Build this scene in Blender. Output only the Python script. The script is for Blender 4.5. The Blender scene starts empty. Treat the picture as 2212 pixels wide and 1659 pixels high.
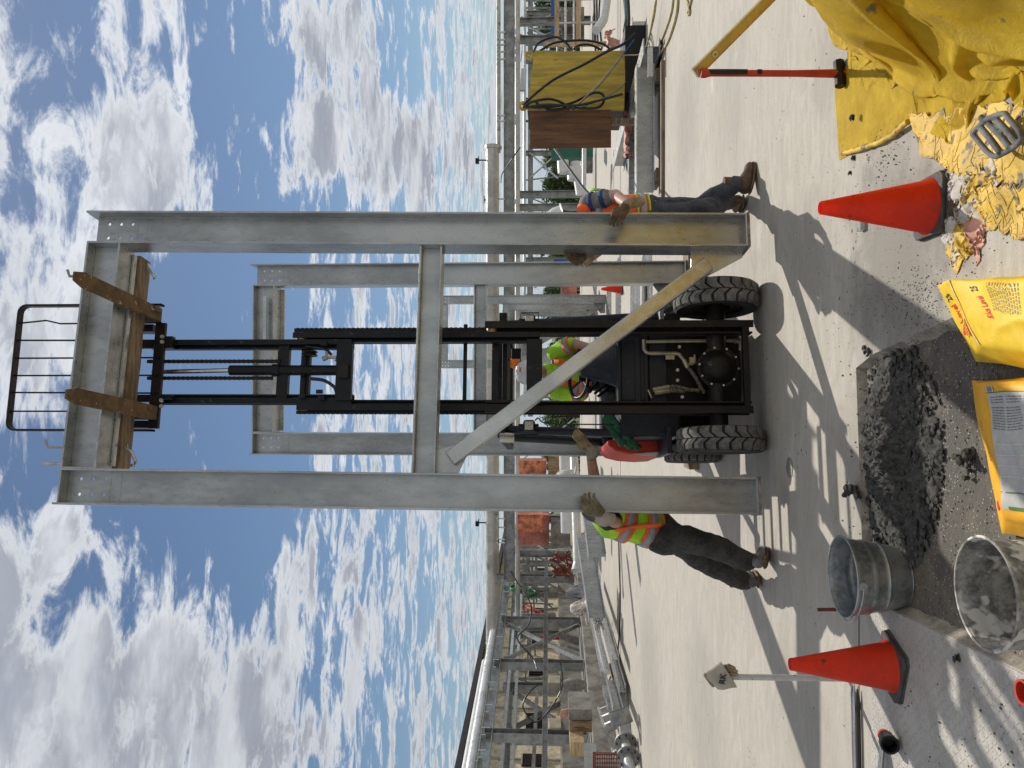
import bpy, bmesh, math, random
from mathutils import Vector, Matrix, noise
random.seed(7)
sc = bpy.context.scene
COL = sc.collection
V = Vector
# ---------------------------------------------------------------- camera
FPX = 1660.0
PITCH = math.atan(84.5/FPX)
CF = V((0, math.cos(PITCH), math.sin(PITCH))); CU = V((0, -math.sin(PITCH), math.cos(PITCH))); CR = V((1, 0, 0))
CC = V((0, 0, 1.65))
cam = bpy.data.cameras.new('camera'); co = bpy.data.objects.new('camera', cam); COL.objects.link(co)
m = Matrix.Identity(4)
for i, v in enumerate((-CU, CR, -CF)):
    for j in range(3): m[j][i] = v[j]
m.translation = CC
co.matrix_world = m
cam.sensor_width = 36; cam.sensor_fit = 'HORIZONTAL'; cam.lens = 36*FPX/2212; cam.clip_start = .05; cam.clip_end = 6000
sc.camera = co
def ray(X, Y): return CF + CU*((1106-X)/FPX) + CR*((829.5-Y)/FPX)
def px(X, Y, y):
    d = ray(X, Y); return CC + d*(y/d.y)
def gd(X, Y, h=0.0):
    d = ray(X, Y); return CC + d*((h-CC.z)/d.z)
# ---------------------------------------------------------------- sun, sky, exposure
SUN_EL, SUN_AZ = math.radians(50), math.radians(23.6)
SD = V((math.sin(SUN_AZ)*math.cos(SUN_EL), math.cos(SUN_AZ)*math.cos(SUN_EL), math.sin(SUN_EL)))
sl = bpy.data.lights.new('sun', 'SUN'); sl.energy = 3.9; sl.angle = math.radians(.5); sl.color = (1, .95, .87)
so = bpy.data.objects.new('sun', sl); COL.objects.link(so)
so.rotation_euler = (-SD).to_track_quat('-Z', 'Y').to_euler(); so.location = (0, 0, 30)
sc.view_settings.view_transform = 'Standard'; sc.view_settings.look = 'None'; sc.view_settings.exposure = 0.0; sc.view_settings.gamma = 1
W = bpy.data.worlds.new('World'); sc.world = W; W.use_nodes = True
nt = W.node_tree; nt.nodes.clear()
class NT:
    def __init__(s, nt): s.nt = nt
    def n(s, t, **k):
        x = s.nt.nodes.new(t)
        for a, b in k.items():
            if a.startswith('i_'): x.inputs[a[2:].replace('_', ' ')].default_value = b
            else: setattr(x, a, b)
        return x
    def l(s, a, b): s.nt.links.new(a, b)
    def math(s, op, a, b=None, c=None, clamp=False):
        x = s.nt.nodes.new('ShaderNodeMath'); x.operation = op; x.use_clamp = clamp
        for i, v in enumerate((a, b, c)):
            if v is None: continue
            if isinstance(v, (int, float)): x.inputs[i].default_value = v
            else: s.l(v, x.inputs[i])
        return x.outputs[0]
    def mr(s, v, a, b, c=0., d=1., sm=True):
        x = s.nt.nodes.new('ShaderNodeMapRange'); x.interpolation_type = 'SMOOTHSTEP' if sm else 'LINEAR'
        s.l(v, x.inputs[0])
        for i, q in enumerate((a, b, c, d)): x.inputs[i+1].default_value = q
        return x.outputs[0]
    def mix(s, f, a, b, mode='MIX'):
        x = s.nt.nodes.new('ShaderNodeMix'); x.data_type = 'RGBA'; x.blend_type = mode
        for i, v in ((0, f), (6, a), (7, b)):
            if isinstance(v, (int, float)): x.inputs[i].default_value = v
            elif isinstance(v, (tuple, list)): x.inputs[i].default_value = (*v[:3], 1)
            else: s.l(v, x.inputs[i])
        return x.outputs[2]
    def noise(s, vec, scale, detail=4, rough=.55, dist=0, out=0):
        x = s.nt.nodes.new('ShaderNodeTexNoise')
        x.inputs['Scale'].default_value = scale; x.inputs['Detail'].default_value = detail
        x.inputs['Roughness'].default_value = rough; x.inputs['Distortion'].default_value = dist
        if vec is not None: s.l(vec, x.inputs['Vector'])
        return x.outputs[out]
w = NT(nt)
sky = w.n('ShaderNodeTexSky', sky_type='NISHITA', sun_disc=False, sun_elevation=SUN_EL, sun_rotation=SUN_AZ, altitude=10, air_density=1.0, dust_density=.2, ozone_density=1.6)
tc = w.n('ShaderNodeTexCoord')
sep = w.n('ShaderNodeSeparateXYZ'); w.l(tc.outputs['Generated'], sep.inputs[0])
zz = w.math('ADD', w.math('MAXIMUM', sep.outputs[2], 0.0), .045)
pxx = w.math('DIVIDE', sep.outputs[0], zz); pyy = w.math('DIVIDE', sep.outputs[1], zz)
cmb = w.n('ShaderNodeCombineXYZ'); w.l(pxx, cmb.inputs[0]); w.l(pyy, cmb.inputs[1])
mp = w.n('ShaderNodeMapping'); w.l(cmb.outputs[0], mp.inputs[0]); mp.inputs['Rotation'].default_value = (0, 0, math.radians(-30)); mp.inputs['Scale'].default_value = (.85, 1.35, 1); mp.inputs['Location'].default_value = (3.3, 1.7, 0)
n1 = w.noise(mp.outputs[0], 1.6, 11, .64, .25)
n2 = w.noise(mp.outputs[0], .5, 2, .5)
n3 = w.noise(mp.outputs[0], 5.5, 9, .66, .5)
cov = w.math('MULTIPLY_ADD', n1, 1.15, .5-1.15*.5); cov = w.math('MULTIPLY_ADD', n3, 1.05, w.math('ADD', cov, -.525))
nrm = w.n('ShaderNodeVectorMath', operation='NORMALIZE'); w.l(tc.outputs['Generated'], nrm.inputs[0])
# cloud masses and clear gaps: (image x, image y, angular radius deg, strength)
BL = [(170, 330, 10, .12), (330, 240, 8, .08), (40, 1560, 15, .20), (200, 1330, 9, .10), (290, 1500, 9, .10), (130, 1190, 6, .10), (430, 1600, 9, .09), (110, 940, 6, .08), (60, 640, 6, .10), (340, 420, 7, .10), (60, 280, 6, .06), (80, 780, 6, .05),
      (590, 320, 5, .11), (790, 300, 5, .13), (700, 170, 5, .11), (800, 100, 5, .09), (900, 320, 5, .08), (980, 300, 9, .05), (680, 20, 5, .12), (330, 60, 5, .08), (550, 80, 3, .06), (30, 60, 4, .08), (200, 700, 4, .05), (620, 560, 4, .03), (560, 1500, 8, .06), (690, 1250, 6, .05),
      (470, 960, 8, -.20), (420, 1190, 8, -.17), (540, 1080, 6, -.12), (460, 330, 5, -.17), (560, 170, 4, -.08), (170, 80, 5, -.14), (875, 150, 3.6, -.17), (870, 30, 3, -.12), (700, 500, 4.5, -.10), (470, 700, 9, -.17), (20, 1000, 4, -.12), (380, 640, 6, -.10), (480, 120, 5, -.12), (620, 800, 5, -.06), (250, 1030, 4, -.1), (500, 520, 5, -.08), (600, 1330, 6, .05), (540, 1480, 6, .05), (660, 1190, 5, .05), (780, 1400, 8, .02), (850, 1100, 7, .03), (880, 620, 9, .05), (780, 980, 5, .04), (560, 1600, 5, .04), (950, 900, 8, .03), (560, 340, 4, .11)]
for X, Y, r, s in BL:
    c = ray(X, Y).normalized()
    d = w.n('ShaderNodeVectorMath', operation='DOT_PRODUCT'); w.l(nrm.outputs[0], d.inputs[0]); d.inputs[1].default_value = c
    cov = w.math('ADD', cov, w.mr(d.outputs['Value'], math.cos(math.radians(r)), 1.0, 0, s*.85))
hz = w.mr(sep.outputs[2], .03, .34, .075, .0)
cov = w.math('ADD', cov, hz)
bk = w.math('MAXIMUM', w.mr(sep.outputs[1], .20, -.25, 0, 1), w.mr(sep.outputs[2], .66, .85, 0, 1))   # unseen cloud overhead and behind viewer, added heavier and brighter to lift ambient light
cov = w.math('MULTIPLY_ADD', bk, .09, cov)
al = w.mr(cov, .485, .67)
al = w.math('MULTIPLY', al, w.mr(sep.outputs[2], .0, .09, .55, 1.0))
thick = w.mr(cov, .58, .76)
shade = w.noise(mp.outputs[0], 2.3, 5, .6)
thick = w.math('MULTIPLY', thick, w.mr(shade, .38, .60, .35, 1.0))
fine = w.mr(n3, .32, .68, .86, 1.10, False)
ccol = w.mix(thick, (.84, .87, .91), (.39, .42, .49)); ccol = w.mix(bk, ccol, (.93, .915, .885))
fm = w.n('ShaderNodeVectorMath', operation='SCALE'); w.l(ccol, fm.inputs[0]); w.l(fine, fm.inputs['Scale'])
# sunward clouds are brighter
sd = w.n('ShaderNodeVectorMath', operation='DOT_PRODUCT'); w.l(nrm.outputs[0], sd.inputs[0]); sd.inputs[1].default_value = SD
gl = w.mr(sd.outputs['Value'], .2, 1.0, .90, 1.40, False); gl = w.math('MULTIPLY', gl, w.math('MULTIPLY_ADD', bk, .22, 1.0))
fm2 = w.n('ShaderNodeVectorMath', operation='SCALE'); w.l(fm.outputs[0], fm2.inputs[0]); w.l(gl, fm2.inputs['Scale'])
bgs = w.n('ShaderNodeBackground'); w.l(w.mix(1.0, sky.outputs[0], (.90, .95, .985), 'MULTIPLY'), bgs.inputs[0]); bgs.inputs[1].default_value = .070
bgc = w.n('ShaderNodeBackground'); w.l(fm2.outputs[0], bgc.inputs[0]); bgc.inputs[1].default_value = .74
bgh = w.n('ShaderNodeBackground'); bgh.inputs[0].default_value = (.40, .53, .64, 1); bgh.inputs[1].default_value = 1.0
mh = w.n('ShaderNodeMixShader'); w.l(w.mr(sep.outputs[2], .0, .10, .85, .0), mh.inputs[0]); w.l(bgs.outputs[0], mh.inputs[1]); w.l(bgh.outputs[0], mh.inputs[2])
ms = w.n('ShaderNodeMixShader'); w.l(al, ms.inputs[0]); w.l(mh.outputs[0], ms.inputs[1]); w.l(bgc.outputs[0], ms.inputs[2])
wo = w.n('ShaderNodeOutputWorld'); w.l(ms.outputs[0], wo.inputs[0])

# ---------------------------------------------------------------- materials
MATS = {}
def M(name, col, rough=.6, metal=0., var=.25, vs=6., col2=None, bump=0., bs=60., st=(1, 1, 1), spots=None, ssz=30., sam=.12, emit=None, alpha=None, trans=0., coat=0., detail=5, transl=0., spec=.5):
    """one procedural material: base colour with two-scale mottling, optional dirt spots and bump"""
    mt = bpy.data.materials.new(name); mt.use_nodes = True; t = NT(mt.node_tree)
    b = mt.node_tree.nodes['Principled BSDF']
    tcn = t.n('ShaderNodeTexCoord'); mpn = t.n('ShaderNodeMapping'); t.l(tcn.outputs['Object'], mpn.inputs[0]); mpn.inputs['Scale'].default_value = st
    v = mpn.outputs[0]
    a = t.noise(v, vs, detail, .6); a2 = t.noise(v, vs*6.3, 3, .6)
    f = t.math('ADD', t.math('MULTIPLY', a, .7), t.math('MULTIPLY', a2, .3))
    c2 = col2 or tuple(max(0, c*(1-var*1.4)) for c in col); c1 = col if col2 else tuple(min(1, c*(1+var*.6)) for c in col)
    f = t.mr(f, .36, .64)
    c = t.mix(f, c2, c1)
    if spots:
        sp = t.noise(v, ssz, 2, .5); sp = t.mr(sp, 1-sam-.30, 1-sam-.22)
        c = t.mix(sp, c, spots)
    t.l(c, b.inputs['Base Color'])
    rr = t.mr(a2, .3, .7, max(.05, rough-.08), min(1, rough+.1), False); t.l(rr, b.inputs['Roughness'])
    b.inputs['Metallic'].default_value = metal; b.inputs['Specular IOR Level'].default_value = spec
    if coat: b.inputs['Coat Weight'].default_value = coat
    if trans: b.inputs['Transmission Weight'].default_value = trans
    if bump:
        bn = t.noise(v, bs, 4, .6); bu = t.n('ShaderNodeBump'); bu.inputs['Strength'].default_value = min(1, bump); bu.inputs['Distance'].default_value = .004*max(1, bump)
        t.l(bn, bu.inputs['Height']); t.l(bu.outputs[0], b.inputs['Normal'])
    if emit: b.inputs['Emission Color'].default_value = (*emit[:3], 1); b.inputs['Emission Strength'].default_value = emit[3]
    if transl:
        tr = t.n('ShaderNodeBsdfTranslucent'); t.l(c, tr.inputs[0]); mx = t.n('ShaderNodeMixShader'); mx.inputs[0].default_value = transl
        out = [n for n in mt.node_tree.nodes if n.type == 'OUTPUT_MATERIAL'][0]; t.l(b.outputs[0], mx.inputs[1]); t.l(tr.outputs[0], mx.inputs[2]); t.l(mx.outputs[0], out.inputs[0])
    MATS[name] = mt
    return mt
galv = M('galvanised_steel', (.405, .42, .418), .31, .70, .2, 3.2, bump=.05, bs=9, spots=(.12, .105, .085), ssz=34, sam=-.11, st=(1, 1, .45), detail=8)
galv2 = M('dull_galvanised_steel', (.30, .305, .295), .45, .5, .3, 3.0, bump=.06, bs=20)
galvb = M('bright_galvanised_steel', (.50, .51, .495), .27, .72, .14, 2.2, detail=3)
alum = M('bright_aluminium', (.62, .64, .65), .3, .6, .15, 5)
edge_dirty = M('grimy_steel_edge', (.30, .30, .28), .6, .3, .5, 9, col2=(.10, .06, .04))
blk = M('black_paint', (.0045, .005, .006), .42, .0, .5, 8, spec=.3, spots=(.05, .045, .04), ssz=22, sam=.05)
blkg = M('greasy_black_steel', (.0045, .004, .004), .45, 0, .6, 10, col2=(.014, .010, .006), spec=.3)
navy = M('dark_slate_blue_paint', (.012, .016, .024), .45, spec=.35, metal=0, var=.35, vs=5, spots=(.04, .04, .038), ssz=25, sam=.05)
chrome = M('polished_steel_rod', (.6, .6, .6), .15, 1, .1, 10)
zinc = M('yellow_zinc_pipe', (.42, .38, .27), .4, .6, .25, 12)
boltm = M('zinc_bolt', (.5, .49, .45), .4, .7, .2, 20)
rustf = M('rusty_ochre_fork', (.17, .098, .042), .7, .15, .5, 9, col2=(.07, .045, .02), bump=.5, bs=60, spots=(.40, .36, .28), ssz=28, sam=.04)
redp = M('red_paint', (.52, .045, .022), .55, 0, .25, 6, spots=(.16, .10, .08), ssz=18, sam=.06, spec=.3)
whitep = M('white_paint', (.72, .71, .68), .5, 0, .12, 6, spots=(.3, .28, .25), ssz=25, sam=.05)
def tyre_mat():
    return M('dusty_grey_rubber', (.155, .15, .14), .85, 0, .35, 12, bump=.3, bs=90)
tyre = tyre_mat()
tyred = M('dark_rubber', (.02, .02, .019), .8, 0, .3, 12)
plank = M('weathered_timber', (.30, .225, .15), .8, 0, .4, 3, st=(1, 8, 8), col2=(.11, .075, .045), bump=.5, bs=30)
wood_n = M('new_timber', (.50, .36, .20), .75, 0, .3, 3, st=(1, 10, 6), bump=.3, bs=30)
ply_y = M('yellow_plywood', (.52, .38, .05), .65, 0, .3, 1.4, st=(9, 9, .9), spots=(.10, .06, .02), ssz=3.0, sam=.0, bump=.15, bs=20, col2=(.30, .21, .03))
ply_b = M('brown_plywood', (.15, .068, .028), .7, 0, .35, 1.4, st=(9, 9, .9), bump=.15, bs=20)
crate_w = M('crate_boards', (.30, .20, .11), .8, 0, .5, 2.5, st=(9, 9, 1.2), bump=.4)
cone_o = M('fluorescent_orange_plastic', (.88, .045, .006), .5, 0, .10, 8, transl=.4, spots=(.25, .05, .03), ssz=16, sam=.03)
rubb = M('black_rubber_base', (.045, .042, .042), .75, 0, .35, 15, col2=(.09, .085, .085), bump=.2)
hose_k = M('black_hose', (.010, .011, .013), .4, 0, .3, 10)
hose_y = M('pale_yellow_cord', (.50, .40, .17), .6, 0, .2, 10)
hose_g = M('green_hose', (.03, .22, .09), .5, 0, .3, 10)
hose_t = M('teal_hose', (.08, .22, .20), .5, 0, .3, 10)
pinkt = M('faded_orange_tarp', (.62, .31, .23), .6, 0, .3, 3, bump=.5, bs=14)
oranget = M('orange_tarp', (.60, .19, .09), .6, 0, .5, 5, bump=.8, bs=9)
redt = M('red_brown_tarp', (.46, .17, .12), .65, 0, .35, 2, bump=.6, bs=8)
pvc = M('white_plastic_pipe', (.62, .62, .60), .35, 0, .1, 4)
bigpipe = M('lagged_pipe_cladding', (.50, .48, .43), .42, .25, .22, 1.2, spots=(.25, .23, .2), ssz=2.5, sam=.05)
pipe_shiny = M('bare_steel_pipe', (.60, .60, .575), .34, .5, .14, 1.2, detail=3)
stucco = M('pebbledash_wall', (.68, .60, .42), .9, 0, .2, 3, bump=1.5, bs=14, spots=(.28, .25, .18), ssz=9, sam=.10)
trimp = M('painted_wall_trim', (.42, .38, .29), .8, 0, .15, 3)
dkbrown = M('dark_brown_metal', (.035, .026, .022), .5, .1, .3, 4)
concw = M('concrete_wall', (.25, .235, .205), .9, 0, .35, 2.2, bump=.4, bs=30)
bluew = M('blue_print_wrap', (.60, .63, .68), .6, 0, .2, 2, spots=(.05, .12, .45), ssz=4, sam=.14)
bluep = M('blue_paint', (.02, .10, .35), .5, 0, .2, 3)
greenp = M('green_paint', (.012, .115, .075), .5, 0, .2, 3)
rustp = M('red_oxide_steel', (.19, .045, .03), .6, .1, .35, 6)
glasm = M('lamp_lens', (.62, .60, .52), .22, .1, .3, 60, bump=.6, bs=130)
amber = M('amber_lens', (.95, .25, .02), .25, 0, .1, 9)
jean = M('dark_denim', (.022, .028, .042), .85, 0, .5, 10, bump=.8, bs=22, col2=(.06, .066, .08))
cargo = M('black_work_trousers', (.020, .020, .019), .85, 0, .5, 8, bump=.8, bs=18, col2=(.055, .052, .045))
shirtk = M('black_shirt', (.010, .011, .014), .8, 0, .3, 10, bump=.5, bs=20)
shirtg = M('grey_shirt', (.20, .20, .21), .8, 0, .3, 10, bump=.5, bs=20)
shirtb = M('blue_sleeve', (.02, .05, .20), .8, 0, .3, 10)
hiviz = M('lime_high_visibility_cloth', (.36, .68, .02), .7, 0, .18, 7, bump=.8, bs=16)
hiorg = M('orange_high_visibility_trim', (.90, .13, .02), .7, 0, .12, 7)
reft = M('silver_reflective_tape', (.30, .30, .32), .45, .2, .15, 12)
skin = M('skin', (.40, .22, .15), .55, 0, .15, 14)
hatw = M('white_hard_hat', (.68, .69, .70), .22, 0, .06, 5)
leath = M('tan_leather', (.34, .27, .17), .75, 0, .35, 18, col2=(.16, .11, .055), bump=.5, bs=50)
leathd = M('brown_work_glove', (.15, .105, .05), .75, 0, .4, 14, col2=(.05, .035, .018), bump=.6, bs=50)
bootg = M('grey_boot_leather', (.17, .16, .15), .75, 0, .4, 10, bump=.4, bs=40)
bootb = M('brown_boot_leather', (.11, .065, .04), .75, 0, .4, 10, bump=.4, bs=40)
bsole = M('tan_boot_sole', (.13, .085, .045), .8, 0, .3, 10)
hair = M('dark_hair', (.03, .02, .014), .7, 0, .4, 40, bump=.6, bs=80)
lipm = M('lips', (.32, .13, .10), .5)
eyem = M('eye', (.05, .04, .03), .3)
bagy = M('yellow_paper_bag', (.78, .52, .02), .5, 0, .08, 4, bump=.55, bs=9)
bago = M('orange_yellow_paper_bag', (.84, .42, .015), .5, 0, .08, 4, bump=.55, bs=9)
paperw = M('dirty_white_paper', (.58, .53, .47), .8, 0, .25, 7, bump=.6, bs=14, spots=(.28, .24, .2), ssz=12, sam=.1)
labelw = M('printed_label', (.52, .51, .48), .7, 0, .15, 4, bump=.4, bs=9)
inkr = M('red_ink', (.70, .03, .02), .6); inkk = M('black_ink', (.03, .03, .035), .6); inkg = M('green_ink', (.08, .22, .04), .6)
inkt = M('grey_print', (.17, .18, .18), .7)
tarpd = M('dirty_yellow_sheet', (.66, .43, .05), .6, 0, .3, 5, bump=1.1, bs=22, spots=(.16, .12, .07), ssz=14, sam=.12)
clump = M('dark_wet_grout', (.09, .088, .078), .9, 0, .45, 26, bump=1.6, bs=55, col2=(.022, .021, .018))
pailm = M('galvanised_pail', (.42, .44, .44), .36, .65, .35, 7, col2=(.20, .22, .215), spots=(.42, .40, .36), ssz=9, sam=.10)
pailc = M('cement_caked_pail', (.42, .40, .36), .8, .1, .4, 12, col2=(.12, .115, .10), bump=.8, bs=22, spots=(.66, .63, .56), ssz=15, sam=.2)
goldl = M('gold_anodised_aluminium', (.55, .44, .18), .4, .4, .1, 10)
leafm = M('tree_leaves', (.10, .16, .045), .8, 0, .5, .6, col2=(.035, .07, .02))
bark = M('bark', (.06, .045, .03), .9)
ragg = M('green_rag', (.02, .11, .055), .85, 0, .35, 12, bump=.8, bs=30)
# yellow tarp: woven plastic, lets light through
def tarp_material():
    mt = bpy.data.materials.new('yellow_woven_tarp'); mt.use_nodes = True; t = NT(mt.node_tree); b = mt.node_tree.nodes['Principled BSDF']
    tcn = t.n('ShaderNodeTexCoord'); v = tcn.outputs['Object']
    c = t.mix(t.mr(t.noise(v, 3, 5, .6), .35, .65), (.80, .56, .014), (.94, .71, .03))
    sp = t.mr(t.noise(v, 9, 3, .5), .66, .74); c = t.mix(sp, c, (.28, .24, .13))
    t.l(c, b.inputs['Base Color']); b.inputs['Roughness'].default_value = .5
    n1_ = t.noise(v, 13, 8, .78, 1.8); n2_ = t.noise(v, 55, 3, .6)
    h = t.math('ADD', n1_, t.math('MULTIPLY', n2_, .3))
    bu = t.n('ShaderNodeBump'); bu.inputs['Strength'].default_value = .9; bu.inputs['Distance'].default_value = .016; t.l(h, bu.inputs['Height']); t.l(bu.outputs[0], b.inputs['Normal'])
    tr = t.n('ShaderNodeBsdfTranslucent'); t.l(c, tr.inputs[0]); t.l(bu.outputs[0], tr.inputs['Normal'])
    mx = t.n('ShaderNodeMixShader'); mx.inputs[0].default_value = .5
    out = [n for n in mt.node_tree.nodes if n.type == 'OUTPUT_MATERIAL'][0]
    t.l(b.outputs[0], mx.inputs[1]); t.l(tr.outputs[0], mx.inputs[2]); t.l(mx.outputs[0], out.inputs[0])
    return mt
tarpy = tarp_material()
# concrete deck
def deck_material(name, base, dark, agg=False):
    mt = bpy.data.materials.new(name); mt.use_nodes = True; t = NT(mt.node_tree); b = mt.node_tree.nodes['Principled BSDF']
    tcn = t.n('ShaderNodeTexCoord'); v = tcn.outputs['Object']
    mp1 = t.n('ShaderNodeMapping'); t.l(v, mp1.inputs[0]); mp1.inputs['Scale'].default_value = (1.0, 2.9, 1); mp1.inputs['Rotation'].default_value = (0, 0, math.radians(7))
    streak = t.noise(mp1.outputs[0], 2.2, 10, .70, 1.6); big = t.noise(v, .8, 6, .62, .6); fine_ = t.noise(v, 55, 4, .7); mid = t.noise(v, 6, 6, .65, .3)
    c = t.mix(t.mr(streak, .34, .66), dark, base)
    c = t.mix(t.mr(big, .45, .72, 0, .45), c, tuple(q*.74 for q in base))
    c = t.mix(t.mr(mid, .50, .70, 0, .35), c, tuple(q*.70 for q in base))
    mp2 = t.n('ShaderNodeMapping'); t.l(v, mp2.inputs[0]); mp2.inputs['Scale'].default_value = (1.0, 6.0, 1)
    st2 = t.mr(t.noise(mp2.outputs[0], 5.0, 5, .65, .6), .62, .72, 0, .40); c = t.mix(st2, c, tuple(q*.55 for q in dark))
    c = t.mix(t.mr(fine_, .35, .65, 0, .30), c, tuple(q*.62 for q in base))
    if not agg:   # grout dust and spills trodden in around the recess
        for (sx, sy, sr, sa) in ((.62, 3.75, .85, .80), (1.15, 3.0, .6, .55), (-.5, 4.15, .7, .35), (1.9, 4.6, .5, .25), (-3.6, 8.5, 1.3, .3), (3.2, 9.5, 1.2, .35), (2.6, 7.2, 1.0, .25), (-2.2, 5.2, .8, .22), (.9, 5.0, .6, .2), (-5.0, 13., 2.0, .35), (4.5, 12.0, 1.6, .45)):
            dv = t.n('ShaderNodeVectorMath', operation='DISTANCE'); t.l(v, dv.inputs[0]); dv.inputs[1].default_value = (sx, sy, 0)
            k_ = t.math('ADD', dv.outputs['Value'], t.math('MULTIPLY', t.math('SUBTRACT', mid, .5), 1.1)); k_ = t.math('ADD', k_, t.math('MULTIPLY', t.math('SUBTRACT', fine_, .5), .5))
            c = t.mix(t.mr(k_, sr*1.0, sr*.25, 0, sa), c, (.19, .175, .15))
        hair_ = t.n('ShaderNodeTexVoronoi', feature='DISTANCE_TO_EDGE'); hair_.inputs['Scale'].default_value = .42; wv_ = t.n('ShaderNodeVectorMath', operation='ADD'); t.l(v, wv_.inputs[0]); t.l(t.noise(v, 2.5, 5, .6, 0, 1), wv_.inputs[1]); t.l(wv_.outputs[0], hair_.inputs['Vector'])
        c = t.mix(t.math('MULTIPLY', t.mr(hair_.outputs['Distance'], .0016, .0004, 0, .45), t.mr(big, .45, .6)), c, (.13, .12, .10))
    else:
        for (sx, sy, sr, sa) in ((-.40, 3.45, .75, .75), (.15, 3.3, .5, .6), (-.1, 2.9, .4, .4)):
            dv = t.n('ShaderNodeVectorMath', operation='DISTANCE'); t.l(v, dv.inputs[0]); dv.inputs[1].default_value = (sx, sy, -.045)
            k_ = t.math('ADD', dv.outputs['Value'], t.math('MULTIPLY', t.math('SUBTRACT', mid, .5), 1.4))
            c = t.mix(t.mr(k_, sr, sr*.3, 0, sa), c, (.075, .07, .06))
    # dark crumbs and stains
    vo = t.n('ShaderNodeTexVoronoi'); t.l(v, vo.inputs['Vector']); vo.inputs['Scale'].default_value = 16 if not agg else 60
    g = t.noise(v, 1.3, 3, .6)
    rad = t.math('MULTIPLY', t.mr(g, .45, .75, .02, .20), 1.0)
    d = t.math('SUBTRACT', vo.outputs['Distance'], rad); sp = t.mr(d, -.02, .03, .85, 0)
    c = t.mix(sp, c, (.06, .058, .052))
    if agg:
        pb = t.n('ShaderNodeTexVoronoi'); t.l(v, pb.inputs['Vector']); pb.inputs['Scale'].default_value = 75
        rnd = t.n('ShaderNodeSeparateColor'); t.l(pb.outputs['Color'], rnd.inputs[0])
        c = t.mix(t.math('MULTIPLY', t.mr(pb.outputs['Distance'], .35, .15, 0, 1), t.mr(rnd.outputs[0], .62, .68)), c, (.42, .38, .31))
        c = t.mix(t.math('MULTIPLY', t.mr(pb.outputs['Distance'], .35, .15, 0, 1), t.mr(rnd.outputs[1], .70, .74)), c, (.05, .045, .04))
    wet = t.mr(t.noise(v, .9, 4, .6), .62, .70, 0, 1)
    t.l(c, b.inputs['Base Color'])
    r = t.mr(wet, 0, 1, .82, .5 if not agg else .7, False); t.l(r, b.inputs['Roughness'])
    bu = t.n('ShaderNodeBump'); bu.inputs['Strength'].default_value = .5 if not agg else .9; bu.inputs['Distance'].default_value = .003 if not agg else .008
    t.l(t.math('ADD', fine_, t.math('MULTIPLY', streak, 1.5)), bu.inputs['Height']); t.l(bu.outputs[0], b.inputs['Normal'])
    return mt
deckm = deck_material('cast_concrete_deck', (.485, .45, .385), (.385, .355, .30))
aggm = deck_material('exposed_aggregate_floor', (.21, .175, .13), (.15, .125, .095), True)
landm = M('dry_grass_land', (.16, .14, .07), .95, 0, .4, .02, col2=(.06, .09, .03))
def plate_material():
    mt = bpy.data.materials.new('tread_plate'); mt.use_nodes = True; t = NT(mt.node_tree); b = mt.node_tree.nodes['Principled BSDF']
    tcn = t.n('ShaderNodeTexCoord'); v = tcn.outputs['Object']
    def dashes(rot, off):
        mpn = t.n('ShaderNodeMapping'); t.l(v, mpn.inputs[0]); mpn.inputs['Rotation'].default_value = (0, 0, rot); mpn.inputs['Location'].default_value = off; mpn.inputs['Scale'].default_value = (26, 26, 1)
        fr = t.n('ShaderNodeVectorMath', operation='FRACTION'); t.l(mpn.outputs[0], fr.inputs[0])
        s = t.n('ShaderNodeSeparateXYZ'); t.l(fr.outputs[0], s.inputs[0])
        a = t.math('ABSOLUTE', t.math('SUBTRACT', s.outputs[0], .5)); bb = t.math('ABSOLUTE', t.math('SUBTRACT', s.outputs[1], .5))
        return t.math('MULTIPLY', t.mr(a, .36, .28), t.mr(bb, .12, .06))
    dd = t.math('MAXIMUM', dashes(math.radians(45), (0, 0, 0)), dashes(math.radians(-45), (.5, .5, 0)))
    n = t.noise(v, 4, 5, .65); n_f = t.noise(v, 60, 3, .6)
    c = t.mix(t.mr(n, .35, .65), (.38, .355, .31), (.49, .46, .41)); c = t.mix(t.mr(n_f, .55, .75, 0, .6), c, (.16, .15, .14)); c = t.mix(t.math('MULTIPLY', dd, .35), c, (.52, .51, .48))
    t.l(c, b.inputs['Base Color']); b.inputs['Roughness'].default_value = .6; b.inputs['Metallic'].default_value = .15
    bu = t.n('ShaderNodeBump'); bu.inputs['Strength'].default_value = 1; bu.inputs['Distance'].default_value = .004; t.l(dd, bu.inputs['Height']); t.l(bu.outputs[0], b.inputs['Normal'])
    return mt
platem = plate_material()

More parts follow.
